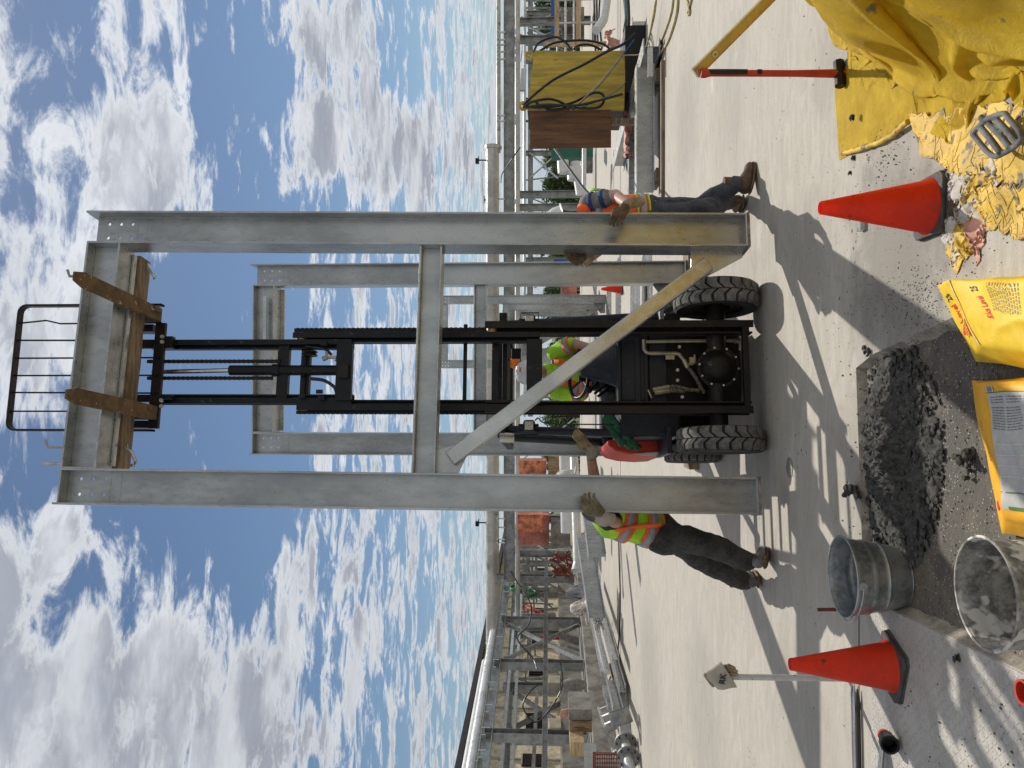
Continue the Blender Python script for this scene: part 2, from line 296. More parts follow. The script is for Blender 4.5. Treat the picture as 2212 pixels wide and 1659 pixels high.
# ---------------------------------------------------------------- mesh helpers
WM = {}
def tag(o, label=None, cat=None, group=None, kind=None):
    if label: o['label'] = label
    if cat: o['category'] = cat
    if group: o['group'] = group
    if kind: o['kind'] = kind
    return o
def thing(name, label, cat, loc=(0, 0, 0), mat=None, group=None):
    o = bpy.data.objects.new(name, None); COL.objects.link(o); o.empty_display_size = .1
    mw = mat if mat is not None else Matrix.Translation(V(loc))
    o.matrix_world = mw; WM[o.name] = mw.copy()
    return tag(o, label, cat, group)
class MB:
    def __init__(s): s.v = []; s.f = []
    def add(s, vs, fs):
        k = len(s.v); s.v += [V(q) for q in vs]; s.f += [tuple(i+k for i in f) for f in fs]; return s
    def box(s, a, b, c=None, sz=None):
        if c is not None:
            c = V(c); h = V(sz)/2; a, b = c-h, c+h
        x0, y0, z0 = a; x1, y1, z1 = b
        return s.add([(x0, y0, z0), (x1, y0, z0), (x1, y1, z0), (x0, y1, z0), (x0, y0, z1), (x1, y0, z1), (x1, y1, z1), (x0, y1, z1)],
                     [(0, 3, 2, 1), (4, 5, 6, 7), (0, 1, 5, 4), (1, 2, 6, 5), (2, 3, 7, 6), (3, 0, 4, 7)])
    def basis(s, p, q, up):
        d = (V(q)-V(p)); d.normalize(); u = V(up); x = d.cross(u)
        if x.length < 1e-4: x = d.cross(V((1, 0, 0)))
        if x.length < 1e-4: x = d.cross(V((0, 1, 0)))
        x.normalize(); u = x.cross(d); u.normalize(); return d, x, u
    def bar(s, p, q, w_, h_, up=(0, 0, 1)):
        d, x, u = s.basis(p, q, up); p, q = V(p), V(q); x = x*(w_/2); u = u*(h_/2)
        vs = [p-x-u, p+x-u, p+x+u, p-x+u, q-x-u, q+x-u, q+x+u, q-x+u]
        return s.add(vs, [(0, 1, 2, 3), (7, 6, 5, 4), (0, 4, 5, 1), (1, 5, 6, 2), (2, 6, 7, 3), (3, 7, 4, 0)])
    def prof(s, p, q, pts, up=(0, 0, 1), cap=True):
        """extrude a 2-D outline (x across, y up) from p to q"""
        d, x, u = s.basis(p, q, up); n = len(pts); vs = [V(p)+x*a+u*b for a, b in pts]+[V(q)+x*a+u*b for a, b in pts]
        fs = [(i, i+n, (i+1) % n+n, (i+1) % n) for i in range(n)]
        if cap: fs += [tuple(range(n)), tuple(range(2*n-1, n-1, -1))]
        return s.add(vs, fs)
    def ibeam(s, p, q, dep, bf, up=(0, 0, 1), tf=.014, tw=.010):
        """dep is measured along up, flange width bf across"""
        h, b = dep/2, bf/2; tw /= 2
        pts = [(-b, -h), (b, -h), (b, -h+tf), (tw, -h+tf), (tw, h-tf), (b, h-tf), (b, h), (-b, h), (-b, h-tf), (-tw, h-tf), (-tw, -h+tf), (-b, -h+tf)]
        d, x, u = s.basis(p, q, up); n = 12; vs = [V(p)+x*a+u*c for a, c in pts]+[V(q)+x*a+u*c for a, c in pts]
        fs = [(i, i+n, (i+1) % n+n, (i+1) % n) for i in range(n)]
        for o in (0, n):
            fs += [(o, o+1, o+2, o+3, o+10, o+11), (o+3, o+4, o+9, o+10), (o+4, o+5, o+6, o+7, o+8, o+9)]
        return s.add(vs, fs)
    def chan(s, p, q, dep, bf, up=(0, 0, 1), t=.012, flip=1):
        h = dep/2; f = flip
        pts = [(0, -h), (bf*f, -h), (bf*f, -h+t), (t*f, -h+t), (t*f, h-t), (bf*f, h-t), (bf*f, h), (0, h)]
        return s.prof(p, q, pts, up)
    def tube(s, pts, r, seg=8, closed=False, cap=True):
        pts = [V(p) for p in pts]; n = len(pts); rs = r if isinstance(r, (list, tuple)) else [r]*n
        base = len(s.v); prev = None
        for i, p in enumerate(pts):
            if closed: t = pts[(i+1) % n]-pts[i-1]
            else: t = pts[min(i+1, n-1)]-pts[max(i-1, 0)]
            if t.length < 1e-9: t = V((0, 0, 1))
            t.normalize()
            if prev is None:
                a = t.cross(V((0, 0, 1)))
                if a.length < .05: a = t.cross(V((1, 0, 0)))
            else: a = prev - t*prev.dot(t)
            a.normalize(); prev = a; b = t.cross(a)
            for k in range(seg):
                an = 2*math.pi*k/seg; s.v.append(p+(a*math.cos(an)+b*math.sin(an))*rs[i])
        m_ = n if closed else n-1
        for i in range(m_):
            for k in range(seg):
                k2 = (k+1) % seg; i2 = (i+1) % n
                s.f.append((base+i*seg+k, base+i*seg+k2, base+i2*seg+k2, base+i2*seg+k))
        if cap and not closed:
            s.f.append(tuple(base+k for k in range(seg-1, -1, -1))); s.f.append(tuple(base+(n-1)*seg+k for k in range(seg)))
        return s
    def cyl(s, p, q, r, seg=16, r2=None): return s.tube([p, q], [r, r if r2 is None else r2], seg)
    def lathe(s, prof_, c=(0, 0, 0), ax=(0, 0, 1), seg=32, close=False):
        """prof_: list of (radius, height) along ax"""
        ax = V(ax).normalized(); a = ax.cross(V((0, 0, 1)))
        if a.length < .05: a = V((1, 0, 0))
        a.normalize(); b = ax.cross(a); base = len(s.v); c = V(c)
        for r, h in prof_:
            for k in range(seg):
                an = 2*math.pi*k/seg; s.v.append(c+ax*h+(a*math.cos(an)+b*math.sin(an))*r)
        n = len(prof_)
        for i in range(n if close else n-1):
            i2 = (i+1) % n
            for k in range(seg):
                k2 = (k+1) % seg; s.f.append((base+i*seg+k, base+i*seg+k2, base+i2*seg+k2, base+i2*seg+k))
        return s
    def disk(s, c, ax, r, seg=24):
        ax = V(ax).normalized(); a = ax.cross(V((0, 0, 1)))
        if a.length < .05: a = V((1, 0, 0))
        a.normalize(); b = ax.cross(a); k = len(s.v); c = V(c)
        s.v += [c+(a*math.cos(2*math.pi*i/seg)+b*math.sin(2*math.pi*i/seg))*r for i in range(seg)]; s.f.append(tuple(range(k, k+seg))); return s
    def plate(s, pts, t):
        """flat polygon (3-D points) thickened by vector t"""
        n = len(pts); t = V(t); vs = [V(p) for p in pts]+[V(p)+t for p in pts]
        return s.add(vs, [tuple(range(n)), tuple(range(2*n-1, n-1, -1))]+[(i, i+n, (i+1) % n+n, (i+1) % n) for i in range(n)])
    def ell(s, c, r, seg=14, rings=9, rot=None):
        c = V(c); r = V(r) if not isinstance(r, (int, float)) else V((r, r, r)); base = len(s.v)
        for i in range(rings+1):
            th = math.pi*i/rings
            for k in range(seg):
                ph = 2*math.pi*k/seg; q = V((r.x*math.sin(th)*math.cos(ph), r.y*math.sin(th)*math.sin(ph), r.z*math.cos(th)))
                if rot is not None: q = rot @ q
                s.v.append(c+q)
        for i in range(rings):
            for k in range(seg):
                k2 = (k+1) % seg; s.f.append((base+i*seg+k, base+(i+1)*seg+k, base+(i+1)*seg+k2, base+i*seg+k2))
        return s
    def loft(s, secs, seg=20, cap=True):
        """secs: (centre, axis_a vector, axis_b vector) ellipses"""
        base = len(s.v)
        for c, a, b in secs:
            for k in range(seg):
                an = 2*math.pi*k/seg; s.v.append(V(c)+V(a)*math.cos(an)+V(b)*math.sin(an))
        for i in range(len(secs)-1):
            for k in range(seg):
                k2 = (k+1) % seg; s.f.append((base+i*seg+k, base+i*seg+k2, base+(i+1)*seg+k2, base+(i+1)*seg+k))
        if cap: s.f.append(tuple(base+k for k in range(seg-1, -1, -1))); s.f.append(tuple(base+(len(secs)-1)*seg+k for k in range(seg)))
        return s
    def limb(s, pts, rs, seg=14, dens=6):
        """tapered capsule chain through points"""
        P = []; Rr = []
        for i in range(len(pts)-1):
            for k in range(dens):
                t = k/dens; P.append(V(pts[i]).lerp(V(pts[i+1]), t)); Rr.append(rs[i]*(1-t)+rs[i+1]*t)
        P.append(V(pts[-1])); Rr.append(rs[-1]); s.tube(P, Rr, seg)
        for p, r in zip(pts, rs): s.ell(p, r*.995, seg, 8)
        return s
    def noise(s, amp, sc_, start=0):
        for i in range(start, len(s.v)):
            q = s.v[i]; s.v[i] = q+V(noise.noise_vector(q*sc_))*amp
        return s
    def build(s, name, mat, parent=None, smooth=None, bev=0., space='L', origin=None, mods=(), label=None):
        """space 'L': vertices already local to parent; 'W': world coordinates"""
        if parent is not None and space == 'W':
            inv = WM[parent.name].inverted(); vs = [inv @ q for q in s.v]
        elif parent is None:
            if origin is None:
                xs = [q.x for q in s.v]; ys = [q.y for q in s.v]; zs = [q.z for q in s.v]
                origin = V(((min(xs)+max(xs))/2, (min(ys)+max(ys))/2, min(zs)))
            vs = [q-V(origin) for q in s.v]
        else: vs = s.v
        me = bpy.data.meshes.new(name); me.from_pydata([tuple(q) for q in vs], [], s.f); me.update()
        bm = bmesh.new(); bm.from_mesh(me); bmesh.ops.recalc_face_normals(bm, faces=bm.faces); bm.to_mesh(me); bm.free()
        me.materials.append(mat)
        if smooth:
            for p in me.polygons: p.use_smooth = True
            if smooth < 180: me.set_sharp_from_angle(angle=math.radians(smooth))
        o = bpy.data.objects.new(name, me); COL.objects.link(o)
        if parent is not None: o.parent = parent; WM[o.name] = WM[parent.name]
        else: o.location = origin; WM[o.name] = Matrix.Translation(V(origin))
        if bev:
            b = o.modifiers.new('bevel', 'BEVEL'); b.width = bev; b.segments = 2; b.limit_method = 'ANGLE'; b.angle_limit = math.radians(40)
        for mm in mods:
            k = o.modifiers.new(mm[0], mm[0])
            for a, b_ in mm[1].items(): setattr(k, a, b_)
        if label: o['label'] = label
        return o
def _split(s):
    par = list(range(len(s.v)))
    def find(i):
        while par[i] != i: par[i] = par[par[i]]; i = par[i]
        return i
    for f in s.f:
        for k in f[1:]: par[find(k)] = find(f[0])
    gr = {}
    for f in s.f: gr.setdefault(find(f[0]), []).append(f)
    out = []
    for fs in gr.values():
        ids = sorted({k for f in fs for k in f}); mp_ = {k: i for i, k in enumerate(ids)}; b = MB(); b.v = [s.v[k] for k in ids]; b.f = [tuple(mp_[k] for k in f) for f in fs]; out.append(b)
    return out
def each(mb, *a_, **k): return [b.build(*a_, **k) for b in _split(mb)]
FUSE = lambda vox, it=6: (('REMESH', dict(mode='VOXEL', voxel_size=vox, use_smooth_shade=True)), ('SMOOTH', dict(factor=.5, iterations=it)))
def cat(p, n=14, t=.5):
    """smooth curve through points (Catmull-Rom)"""
    p = [V(q) for q in p]; p = [p[0]*2-p[1]]+p+[p[-1]*2-p[-2]]; out = []
    for i in range(1, len(p)-2):
        for k in range(n):
            u = k/n; a, b, c, d = p[i-1], p[i], p[i+1], p[i+2]
            out.append(.5*((2*b)+(c-a)*u+(2*a-5*b+4*c-d)*u*u+(3*b-a-3*c+d)*u**3))
    out.append(p[-2]); return out
def single(mb, name, mat, label, ct, group=None, **k):
    return tag(mb.build(name, mat, None, **k), label, ct, group)
def text_mesh(txt, size, mw, name, mat, parent, ext=.0006, shear=0.):
    cu = bpy.data.curves.new('t', 'FONT'); cu.body = txt; cu.size = size; cu.extrude = ext; cu.align_x = 'CENTER'; cu.align_y = 'CENTER'; cu.shear = shear; cu.offset = size*.012
    ob = bpy.data.objects.new('t', cu); COL.objects.link(ob); dg = bpy.context.evaluated_depsgraph_get()
    me = bpy.data.meshes.new_from_object(ob.evaluated_get(dg)); me.name = name
    bpy.data.objects.remove(ob)
    inv = WM[parent.name].inverted() if parent else Matrix.Identity(4)
    me.transform(inv @ mw); me.materials.clear(); me.materials.append(mat)
    o = bpy.data.objects.new(name, me); COL.objects.link(o); o.parent = parent; WM[o.name] = WM[parent.name]; return o
def copy_tree(o, parent=None, mw=None):
    c = o.copy(); COL.objects.link(c)
    if parent is not None: c.parent = parent; WM[c.name] = WM[parent.name]
    else: c.matrix_world = mw; WM[c.name] = mw.copy()
    for ch in [q for q in bpy.data.objects if q.parent == o]: copy_tree(ch, c)
    return c
import numpy as np
def simcloth(X, rest, H, steps=160, iters=5, seed=0, g=.0016, fric=.5, thick=.004, bend=.15, jit=.01):
    """position-based cloth: X (n,m,3) start, rest = excess-length factor, H(x,y) = height of what lies underneath"""
    rs = np.random.RandomState(seed); X = X.copy(); n, m = X.shape[:2]
    def L(a, b): return np.linalg.norm(a-b, axis=-1, keepdims=True)
    cons = []
    def addc(a, b, k):
        d = L(X[a], X[b])*rest; cons.append((a, b, d, k))
    S = slice
    for o in (0, 1):
        i = np.arange(o, n-1, 2); cons_a = np.ix_(i, np.arange(m)); cons_b = np.ix_(i+1, np.arange(m)); addc(cons_a, cons_b, 1)
        j = np.arange(o, m-1, 2); addc(np.ix_(np.arange(n), j), np.ix_(np.arange(n), j+1), 1)
    for o in (0, 1):
        i = np.arange(o, n-1, 2); j = np.arange(0, m-1)
        for oj in (0, 1):
            jj = np.arange(oj, m-1, 2); addc(np.ix_(i, jj), np.ix_(i+1, jj+1), .35); addc(np.ix_(i+1, jj), np.ix_(i, jj+1), .35)
    for o in (0, 1, 2, 3):
        i = np.arange(o, n-2, 4); 
        if len(i): addc(np.ix_(i, np.arange(m)), np.ix_(i+2, np.arange(m)), bend)
        j = np.arange(o, m-2, 4)
        if len(j): addc(np.ix_(np.arange(n), j), np.ix_(np.arange(n), j+2), bend)
    nz = rs.randn(n//3+2, m//3+2); ii = np.linspace(0, n//3, n); jj = np.linspace(0, m//3, m); i0 = ii.astype(int); j0 = jj.astype(int); fi = (ii-i0)[:, None]; fj = (jj-j0)[None]
    sm = nz[i0][:, j0]*(1-fi)*(1-fj)+nz[i0+1][:, j0]*fi*(1-fj)+nz[i0][:, j0+1]*(1-fi)*fj+nz[i0+1][:, j0+1]*fi*fj
    X[..., 2] += jit*sm+jit*.2*rs.randn(n, m)
    Pv = X.copy()
    for s in range(steps):
        Vv = (X-Pv)*.965; Pv = X.copy(); X = X+Vv; X[..., 2] -= g
        for it in range(iters):
            for a, b, d, k in cons:
                A, B_ = X[a], X[b]; D = B_-A; l = np.sqrt((D*D).sum(-1, keepdims=True))+1e-9; c = D*(.5*k*(l-d)/l); X[a] = A+c; X[b] = B_-c
            h = H(X[..., 0], X[..., 1])+thick; hit = X[..., 2] < h
            X[..., 2] = np.where(hit, h, X[..., 2])
        f = hit[..., None]*fric; X[..., :2] = X[..., :2]*(1-f)+Pv[..., :2]*f
    return X
def grid_mb(X):
    n, m = X.shape[:2]; mb = MB(); mb.v = [V(q) for q in X.reshape(-1, 3).tolist()]; mb.f = [(i*m+j, (i+1)*m+j, (i+1)*m+j+1, i*m+j+1) for i in range(n-1) for j in range(m-1)]; return mb
SUB = (('SUBSURF', dict(levels=1, render_levels=1)), ('SOLIDIFY', dict(thickness=.002)))
def bilin(c, n, m, z=0.):
    P = np.array([[q[0], q[1], z] for q in c], float); u = np.linspace(0, 1, n)[:, None, None]; v = np.linspace(0, 1, m)[None, :, None]
    return (P[0]*(1-u)+P[1]*u)*(1-v)+(P[3]*(1-u)+P[2]*u)*v
def Lc(K, X, Y, off=0.0, axis=1):
    inv = K.inverted(); o = inv @ CC; d = inv.to_3x3() @ ray(X, Y); return o + d*((off-o[axis])/d[axis])
def kmat(loc, yaw, rx=0., ry=0.):
    return Matrix.Translation(V(loc)) @ Matrix.Rotation(math.radians(yaw), 4, 'Z') @ Matrix.Rotation(math.radians(rx), 4, 'X') @ Matrix.Rotation(math.radians(ry), 4, 'Y')
from mathutils.geometry import tessellate_polygon
# ================================================================ SETTING
def flat(name, loops, z, mat):
    tri = tessellate_polygon([[V((p[0], p[1], 0)) for p in l] for l in loops]); pts = [p for l in loops for p in l]
    mb = MB(); mb.add([(p[0], p[1], z) for p in pts], [tuple(t) for t in tri]); o = mb.build(name, mat, None, origin=(0, 0, 0)); o['kind'] = 'structure'
    me = o.data
    if me.polygons[0].normal.z < 0: me.flip_normals()
    return o
REC = [gd(*q) for q in [(1849, 795), (1862, 1175), (1883, 1294), (2154, 1424), (2600, 1640), (2600, 430), (2130, 650), (2025, 701), (1886, 765)]]
REC = [(p.x, p.y) for p in REC]
RZ = -.045
flat('concrete_deck', [[(-40, -4), (60, -4), (60, 44), (-40, 44)], REC], 0, deckm)
cx = sum(p[0] for p in REC)/len(REC); cy = sum(p[1] for p in REC)/len(REC)
flat('recess_floor', [[(cx+(p[0]-cx)*1.15, cy+(p[1]-cy)*1.15) for p in REC]], RZ, aggm)
mb = MB()
for i in range(len(REC)):
    a, b = REC[i], REC[(i+1) % len(REC)]
    n = 14
    for k in range(n):
        p = V((a[0], a[1], 0)).lerp(V((b[0], b[1], 0)), k/n); q = V((a[0], a[1], 0)).lerp(V((b[0], b[1], 0)), (k+1)/n)
        def inw(v):
            d = V((cx, cy, 0))-v; d.normalize(); j = .035+.02*noise.noise(v*9); return v+d*j
        p2, q2 = inw(p), inw(q); p2.z = q2.z = RZ-.002
        mb.add([p, q, q2, p2], [(0, 1, 2, 3)])
o = mb.build('recess_edge', M('broken_concrete_edge', (.34, .30, .24), .9, 0, .3, 12, bump=1., bs=40), None, origin=(0, 0, 0)); o['kind'] = 'structure'
# steel tread plate, flush cover left of the recess
pl = [gd(*q) for q in [(1885, 1297), (1884, 1900), (2600, 1900), (2600, 1646), (2154, 1427)]]
mb = MB(); mb.plate([p+V((0, 0, .001)) for p in pl], (0, 0, .004)); tag(mb.build('tread_plate', platem, None, origin=(0, 0, 0)), kind='structure')
mb = MB()
for Xs in (1857, ):
    a, b = gd(Xs, 1296), gd(Xs, 1900); mb.plate([a+V((0, 0, .003)), b+V((0, 0, .003)), b+V((0, .006, .003)), a+V((0, .006, .003))], (0, 0, .001))
for y0, x0, x1 in ((18.4, -14, 12), (30.2, -14, 12)):
    mb.box((x0, y0, .002), (x1, y0+.05, .004))
for x0 in (-7.2,):
    mb.box((x0, 6, .0045), (x0+.012, 40, .0055))
tag(mb.build('joint_lines', tyred, None, origin=(0, 0, 0)), kind='structure')
# far land
flat('land', [[(-3000, 30), (3000, 30), (3000, 5500), (-3000, 5500)]], -3.2, landm)
mb = MB(); mb.box((-40, 43.9, -3.3), (60, 44, -.003)); tag(mb.build('deck_edge', concw, None, origin=(0, 0, 0)), kind='structure')
# ================================================================ PORTAL FRAMES
def pframe(name, K, label, w_, s, b, H, m0, m1, wb, full=True, cross_off=None, group='galvanised portal frames', diag=None, gus=None):
    t = thing(name, label, 'steel frame', mat=K, group=group)
    tf, tw = .015, .012; yc = b/2
    hr = .40 if full else 0
    for side in (0, 1):
        x0 = 0 if side == 0 else s-w_
        c = MB()
        ex = .035 if side == 0 else 0
        outer = (x0, x0+tf) if side == 0 else (x0+w_-tf, x0+w_); inner = (x0+w_-tf, x0+w_) if side == 0 else (x0, x0+tf)
        c.box((outer[0], 0, 0), (outer[1], b, H+.03)); c.box((inner[0], 0, 0), (inner[1], b, H-.002))
        wx0, wx1 = x0+tf, x0+w_-tf
        c.box((wx0, yc-tw/2, 0), (wx1, yc+tw/2, H-hr))
        if full:      # holed web top
            zs = [H-hr, H-.325, H-.235, H-.145, H-.0]; zc = [.28, .19, .10]
            hx = [wx0+(wx1-wx0)*.27, wx0+(wx1-wx0)*.76]
            xm = (hx[0]+hx[1])/2
            c.box((wx0, yc-tw/2, H-hr), (wx1, yc+tw/2, H-.325))
            c.box((wx0, yc-tw/2, H-.055), (wx1, yc+tw/2, H-.012))
            for zi, zcn in enumerate(zc):
                z0, z1 = H-zcn-.045, H-zcn+.045
                for (a0, a1, hc) in ((wx0, xm, hx[0]), (xm, wx1, hx[1])):
                    r = .0135; zc_ = H-zcn; sq = []; ci = []
                    for (u, v_) in ((1, 0), (1, 1), (0, 1), (-1, 1), (-1, 0), (-1, -1), (0, -1), (1, -1)):
                        sx = a1 if u > 0 else (a0 if u < 0 else hc); sz = z1 if v_ > 0 else (z0 if v_ < 0 else zc_)
                        sq.append((sx, sz)); l = math.hypot(u, v_); ci.append((hc+u/l*r, zc_+v_/l*r))
                    for yy in (yc-tw/2, yc+tw/2):
                        c.add([(p[0], yy, p[1]) for p in sq+ci], [(k, (k+1) % 8, (k+1) % 8+8, k+8) for k in range(8)])
                    c.add([(p[0], yc-tw/2, p[1]) for p in ci]+[(p[0], yc+tw/2, p[1]) for p in ci], [(k, (k+1) % 8, (k+1) % 8+8, k+8) for k in range(8)])
            if side == 0: c.box((wx0, .004, H-.012), (wx1, b-.004, H))
        # fillets where web meets flanges
        for xx in (wx0, wx1):
            c.box((xx-.006, yc-.014, .01), (xx+.006, yc+.014, H-.06))
        c.build('column', galv, t, bev=.002)
        bp = MB(); bp.box((x0-.004, -.006, -.016), (x0+w_+.004, b+.006, 0)); bp.build('base_plate', edge_dirty, t)
        if full:
            sp = MB(); sp.box((x0+tf, .004, .0), (x0+w_-tf, yc-tw/2, .012)); sp.build('stiffener', galvb, t)
    # head beam
    hb = MB(); tfb = .015
    hb.box((w_, 0, H-tfb), (s-w_, b, H)); hb.box((w_, 0, H-wb), (s-w_, b, H-wb+tfb)); hb.box((w_, yc-.006, H-wb+tfb), (s-w_, yc+.006, H-tfb))
    hb.box((w_, 0, H-wb+tfb), (w_+.01, b*.9, H-tfb))
    hb.build('head_beam', galv, t, bev=.002)
    # cross beam
    cb = MB(); c0, c1 = (.02, b-.02)
    cb.box((w_, c0, m1-.014), (s-w_, c1, m1)); cb.box((w_, c0, m0), (s-w_, c1, m0+.014)); cb.box((w_, yc-.006, m0+.014), (s-w_, yc+.006, m1-.014))
    cb.build('cross_beam', galv, t, bev=.002)
    return t
KF = kmat((-.896, 5.346, .223), 10.147, 1.357, .339)
fw, fs, fb, fH = .2555, 2.19, .211, 4.91
fr = pframe('portal_frame', KF, 'large galvanised steel portal frame hanging from the forks of the forklift', fw, fs, fb, fH, 2.244, 2.411, .256)
def FL(X, Y, off): return Lc(KF, X, Y, off)
# diagonal hollow section with gussets
a, b_ = FL(972, 992, .06), FL(1530, 571, .06)
mb = MB(); mb.bar(a, b_, .112, .075, up=(0, 1, 0)); mb.build('diagonal_brace', galvb, fr, bev=.012, smooth=40)
for q in ([(1492, 541), (1604, 541), (1604, 556), (1518, 602), (1492, 590)], [(936.5, 973), (985, 961), (1008, 986), (990, 1022), (936.5, 1022)]):
    mb = MB(); mb.plate([FL(X, Y, .105) for X, Y in q], (0, .012, 0)); mb.build('gusset_plate', galvb, fr, bev=.002)
# long bar hanging under the head beam, pale channel
mb = MB(); zb = fH-.256
mb.box((fw+.03, fb-.032, zb-.020), (fs-fw-.03, fb-.024, zb-.002)); mb.box((fw+.03, fb-.024, zb-.020), (fs-fw-.03, fb+.012, zb-.012)); mb.build('packing_channel', galvb, fr, bev=.002)
# clamp hooks
for (X, Y, dx, dy) in [(178, 597, -26, 1), (132, 966, -22, 2), (129, 1002, -27, 4)]:
    p = FL(X+14, Y, .12); q = p+V((0, 0, .17)); mb = MB(); mb.tube([p, q-V((0, 0, .02)), q+V((.05 if X != 129 else 0, 0, .0))], .011, 8); mb.build('clamp_hook', boltm if X == 129 else galv2, fr, smooth=60)
for pts in ([(320, 572, .30), (322, 578, .22), (328, 590, .18), (334, 598, .18), (334, 602, .22)], [(273, 960, .30), (274, 968, .22), (283, 975, .2), (288, 985, .2), (293, 997, .2), (289, 1006, .24), (284, 1005, .3)]):
    mb = MB(); mb.tube(cat([FL(*p) for p in pts], 5), .012, 8); mb.build('clamp_hook', galvb, fr, smooth=60)
# timber packer between forks and frame
zt = (FL(325, 545, .42).z+FL(284, 1010, .42).z)/2
nseg = 24; secs = []
for i in range(nseg+1):
    t = i/nseg; x = (fw+.006)*(1-t)+(fs-fw-.006)*t; w1 = .006*noise.noise(V((x*5, 0, 0))); w2 = .008*noise.noise(V((x*7, 5, 0)))
    secs.append([V((x, .262+w1, zt+.115)), V((x, .425, zt+.115)), V((x, .425+w1, zt+w2)), V((x, .262, zt+w2*.6))])
mb = MB()
vs = [q for s_ in secs for q in s_]; fcs = []
for i in range(nseg):
    for k in range(4): fcs.append((i*4+k, i*4+(k+1) % 4, i*4+4+(k+1) % 4, i*4+4+k))
fcs += [(0, 1, 2, 3), tuple(nseg*4+k for k in (3, 2, 1, 0))]
mb.add([WM[fr.name] @ q for q in vs], fcs)
single(mb, 'timber_packer', plank, 'thick weathered timber baulk lying across the forks under the head beam', 'timber', bev=.006)
# ---- the frames standing behind
K2 = kmat(gd(1478, 985)+V((0, 0, .10)), 3.5)
xl = Lc(K2, 1460, 985, 0).x
def fit_frame(y_l, Xl, Yl, Yr, Xtop, yaw, name, label, w_, b, base, wbk=None, diag=True, Xm=(1022, 1050), gp='galvanised portal frames'):
    """frame whose outer bottom-left near corner is at pixel Yl on the plane y=y_l"""
    o = px(1190, Yl, y_l); o.z = base; K = kmat(o, yaw)
    s = Lc(K, 1190, Yr, 0).x; H = Lc(K, Xtop, Yl, 0).z
    m1 = Lc(K, Xm[0], Yl, 0).z; m0 = Lc(K, Xm[1], Yl, 0).z
    t = pframe(name, K, label, w_, s, b, H, m0, m1, w_, True, group=gp)
    if diag:
        def FP(X, Y, off): return Lc(K, X, Y, off)
        m = MB(); p = V((w_+.12, .06, m0-.12)); q = V((s-w_-.1, .06, .12)); m.bar(p, q, .11, .075, up=(0, 1, 0)); m.build('diagonal_brace', galv2, t, bev=.01, smooth=40)
        m = MB(); m.plate([V((w_, .1, m0)), V((w_+.3, .1, m0)), V((w_+.3, .1, m0-.15)), V((w_, .1, m0-.36))], (0, .012, 0)); m.build('gusset_plate', galv2, t)
        m = MB(); m.plate([V((s-w_, .1, 0)), V((s-w_-.3, .1, 0)), V((s-w_-.3, .1, .15)), V((s-w_, .1, .36))], (0, .012, 0)); m.build('gusset_plate', galv2, t)
    return t, K, s, H
f2, K2, s2, H2 = fit_frame(8.72, 1460, 985, 565, 543, 1.2, 'portal_frame', 'second galvanised portal frame standing on timber blocks right behind the forklift', .2555, .211, .13)
m = MB(); m.box((.42, .10, H2-.13), (.54, .115, H2-.10)); 
for i, (x0, x1) in enumerate(((-.14, .40), (s2-.35, s2+.22))):
    mb = MB(); mb.box((x0, -.06, -.13), (x1, .30, -.017)); mb.v = [K2 @ q for q in mb.v]
    single(mb, 'timber_block', plank, 'square timber block under the %s foot of the second portal frame' % ('left' if i == 0 else 'right'), 'timber block', bev=.006)
mb = MB(); mb.box((s2-.2555-.62, -.0, H2-.165), (s2-.2555-.12, .02, H2-.125)); mb.build('lifting_lug', galvb, f2)
mb = MB(); mb.box((.27, .213, H2-.30), (s2-.27, .235, H2-.235)); mb.build('packing_channel', galvb, f2)
f3 = fit_frame(23.2, 1300, 795, 637, 948, 1.0, 'portal_frame', 'third portal frame further off, standing small between the mast rails', .25, .2, .02, diag=True, Xm=(1086, 1096))
for i, (yy, Yl, Yr) in enumerate(((28.2, 782, 655), (31.6, 772, 664), (35.0, 764, 671))):
    if i == 0: lab = 'fourth portal frame back, partly hidden behind the third frame'
    elif i == 1: lab = 'fifth portal frame back in the receding row behind the forklift'
    else: lab = 'farthest portal frame of the receding row behind the forklift'
    fit_frame(yy, 1250, Yl, Yr, 1085+i*9, 1.0, 'portal_frame', lab, .25, .2, .02, diag=True, Xm=(1120+i*5, 1128+i*5))
# ================================================================ FORKLIFT
KL = kmat((.15, 5.98, 0), 8.5)
fk = thing('forklift', 'black and dark blue forklift holding the large frame up on its rusty forks', 'forklift', mat=KL)
def L(X, Y, off=0.0): return Lc(KL, X, Y, off)
def rb(mb, Xt, Xb, Ya, Yb, o0, o1):
    """box between image heights Xt..Xb and lateral Ya..Yb (pixels), local depth o0..o1"""
    Xm, Ym = (Xt+Xb)/2, (Ya+Yb)/2
    xa, xb = L(Xm, Ya, o0).x, L(Xm, Yb, o0).x; zt, zb = L(Xt, Ym, o0).z, L(Xb, Ym, o0).z
    mb.box((min(xa, xb), o0, zb), (max(xa, xb), o1, zt)); return mb
def rail(Xt, Xb, Ya, Yb, o0, o1, name, mat=blk, ins=1):
    m = MB(); Xm, Ym = (Xt+Xb)/2, (Ya+Yb)/2
    xa, xb = sorted((L(Xm, Ya, o0).x, L(Xm, Yb, o0).x)); zt, zb = L(Xt, Ym, o0).z, max(.05, L(Xb, Ym, o0).z); t = .018; wt = .02
    wf_ = (xb-xa)*.58
    m.box((xa if ins > 0 else xb-wf_, o0, zb), (xa+wf_ if ins > 0 else xb, o0+t, zt)); m.box((xa, o1-t, zb), (xb, o1, zt))
    m.box((xb-.014 if ins > 0 else xa, o0+.04, zb), (xb if ins > 0 else xa+.014, o1-.03, zt))
    if ins > 0: m.box((xa+.012, o0+t, zb), (xa+.012+wt, o1-t, zt))
    else: m.box((xb-.012-wt, o0+t, zb), (xb-.012, o1-t, zt))
    return m.build(name, mat, fk, bev=.002)
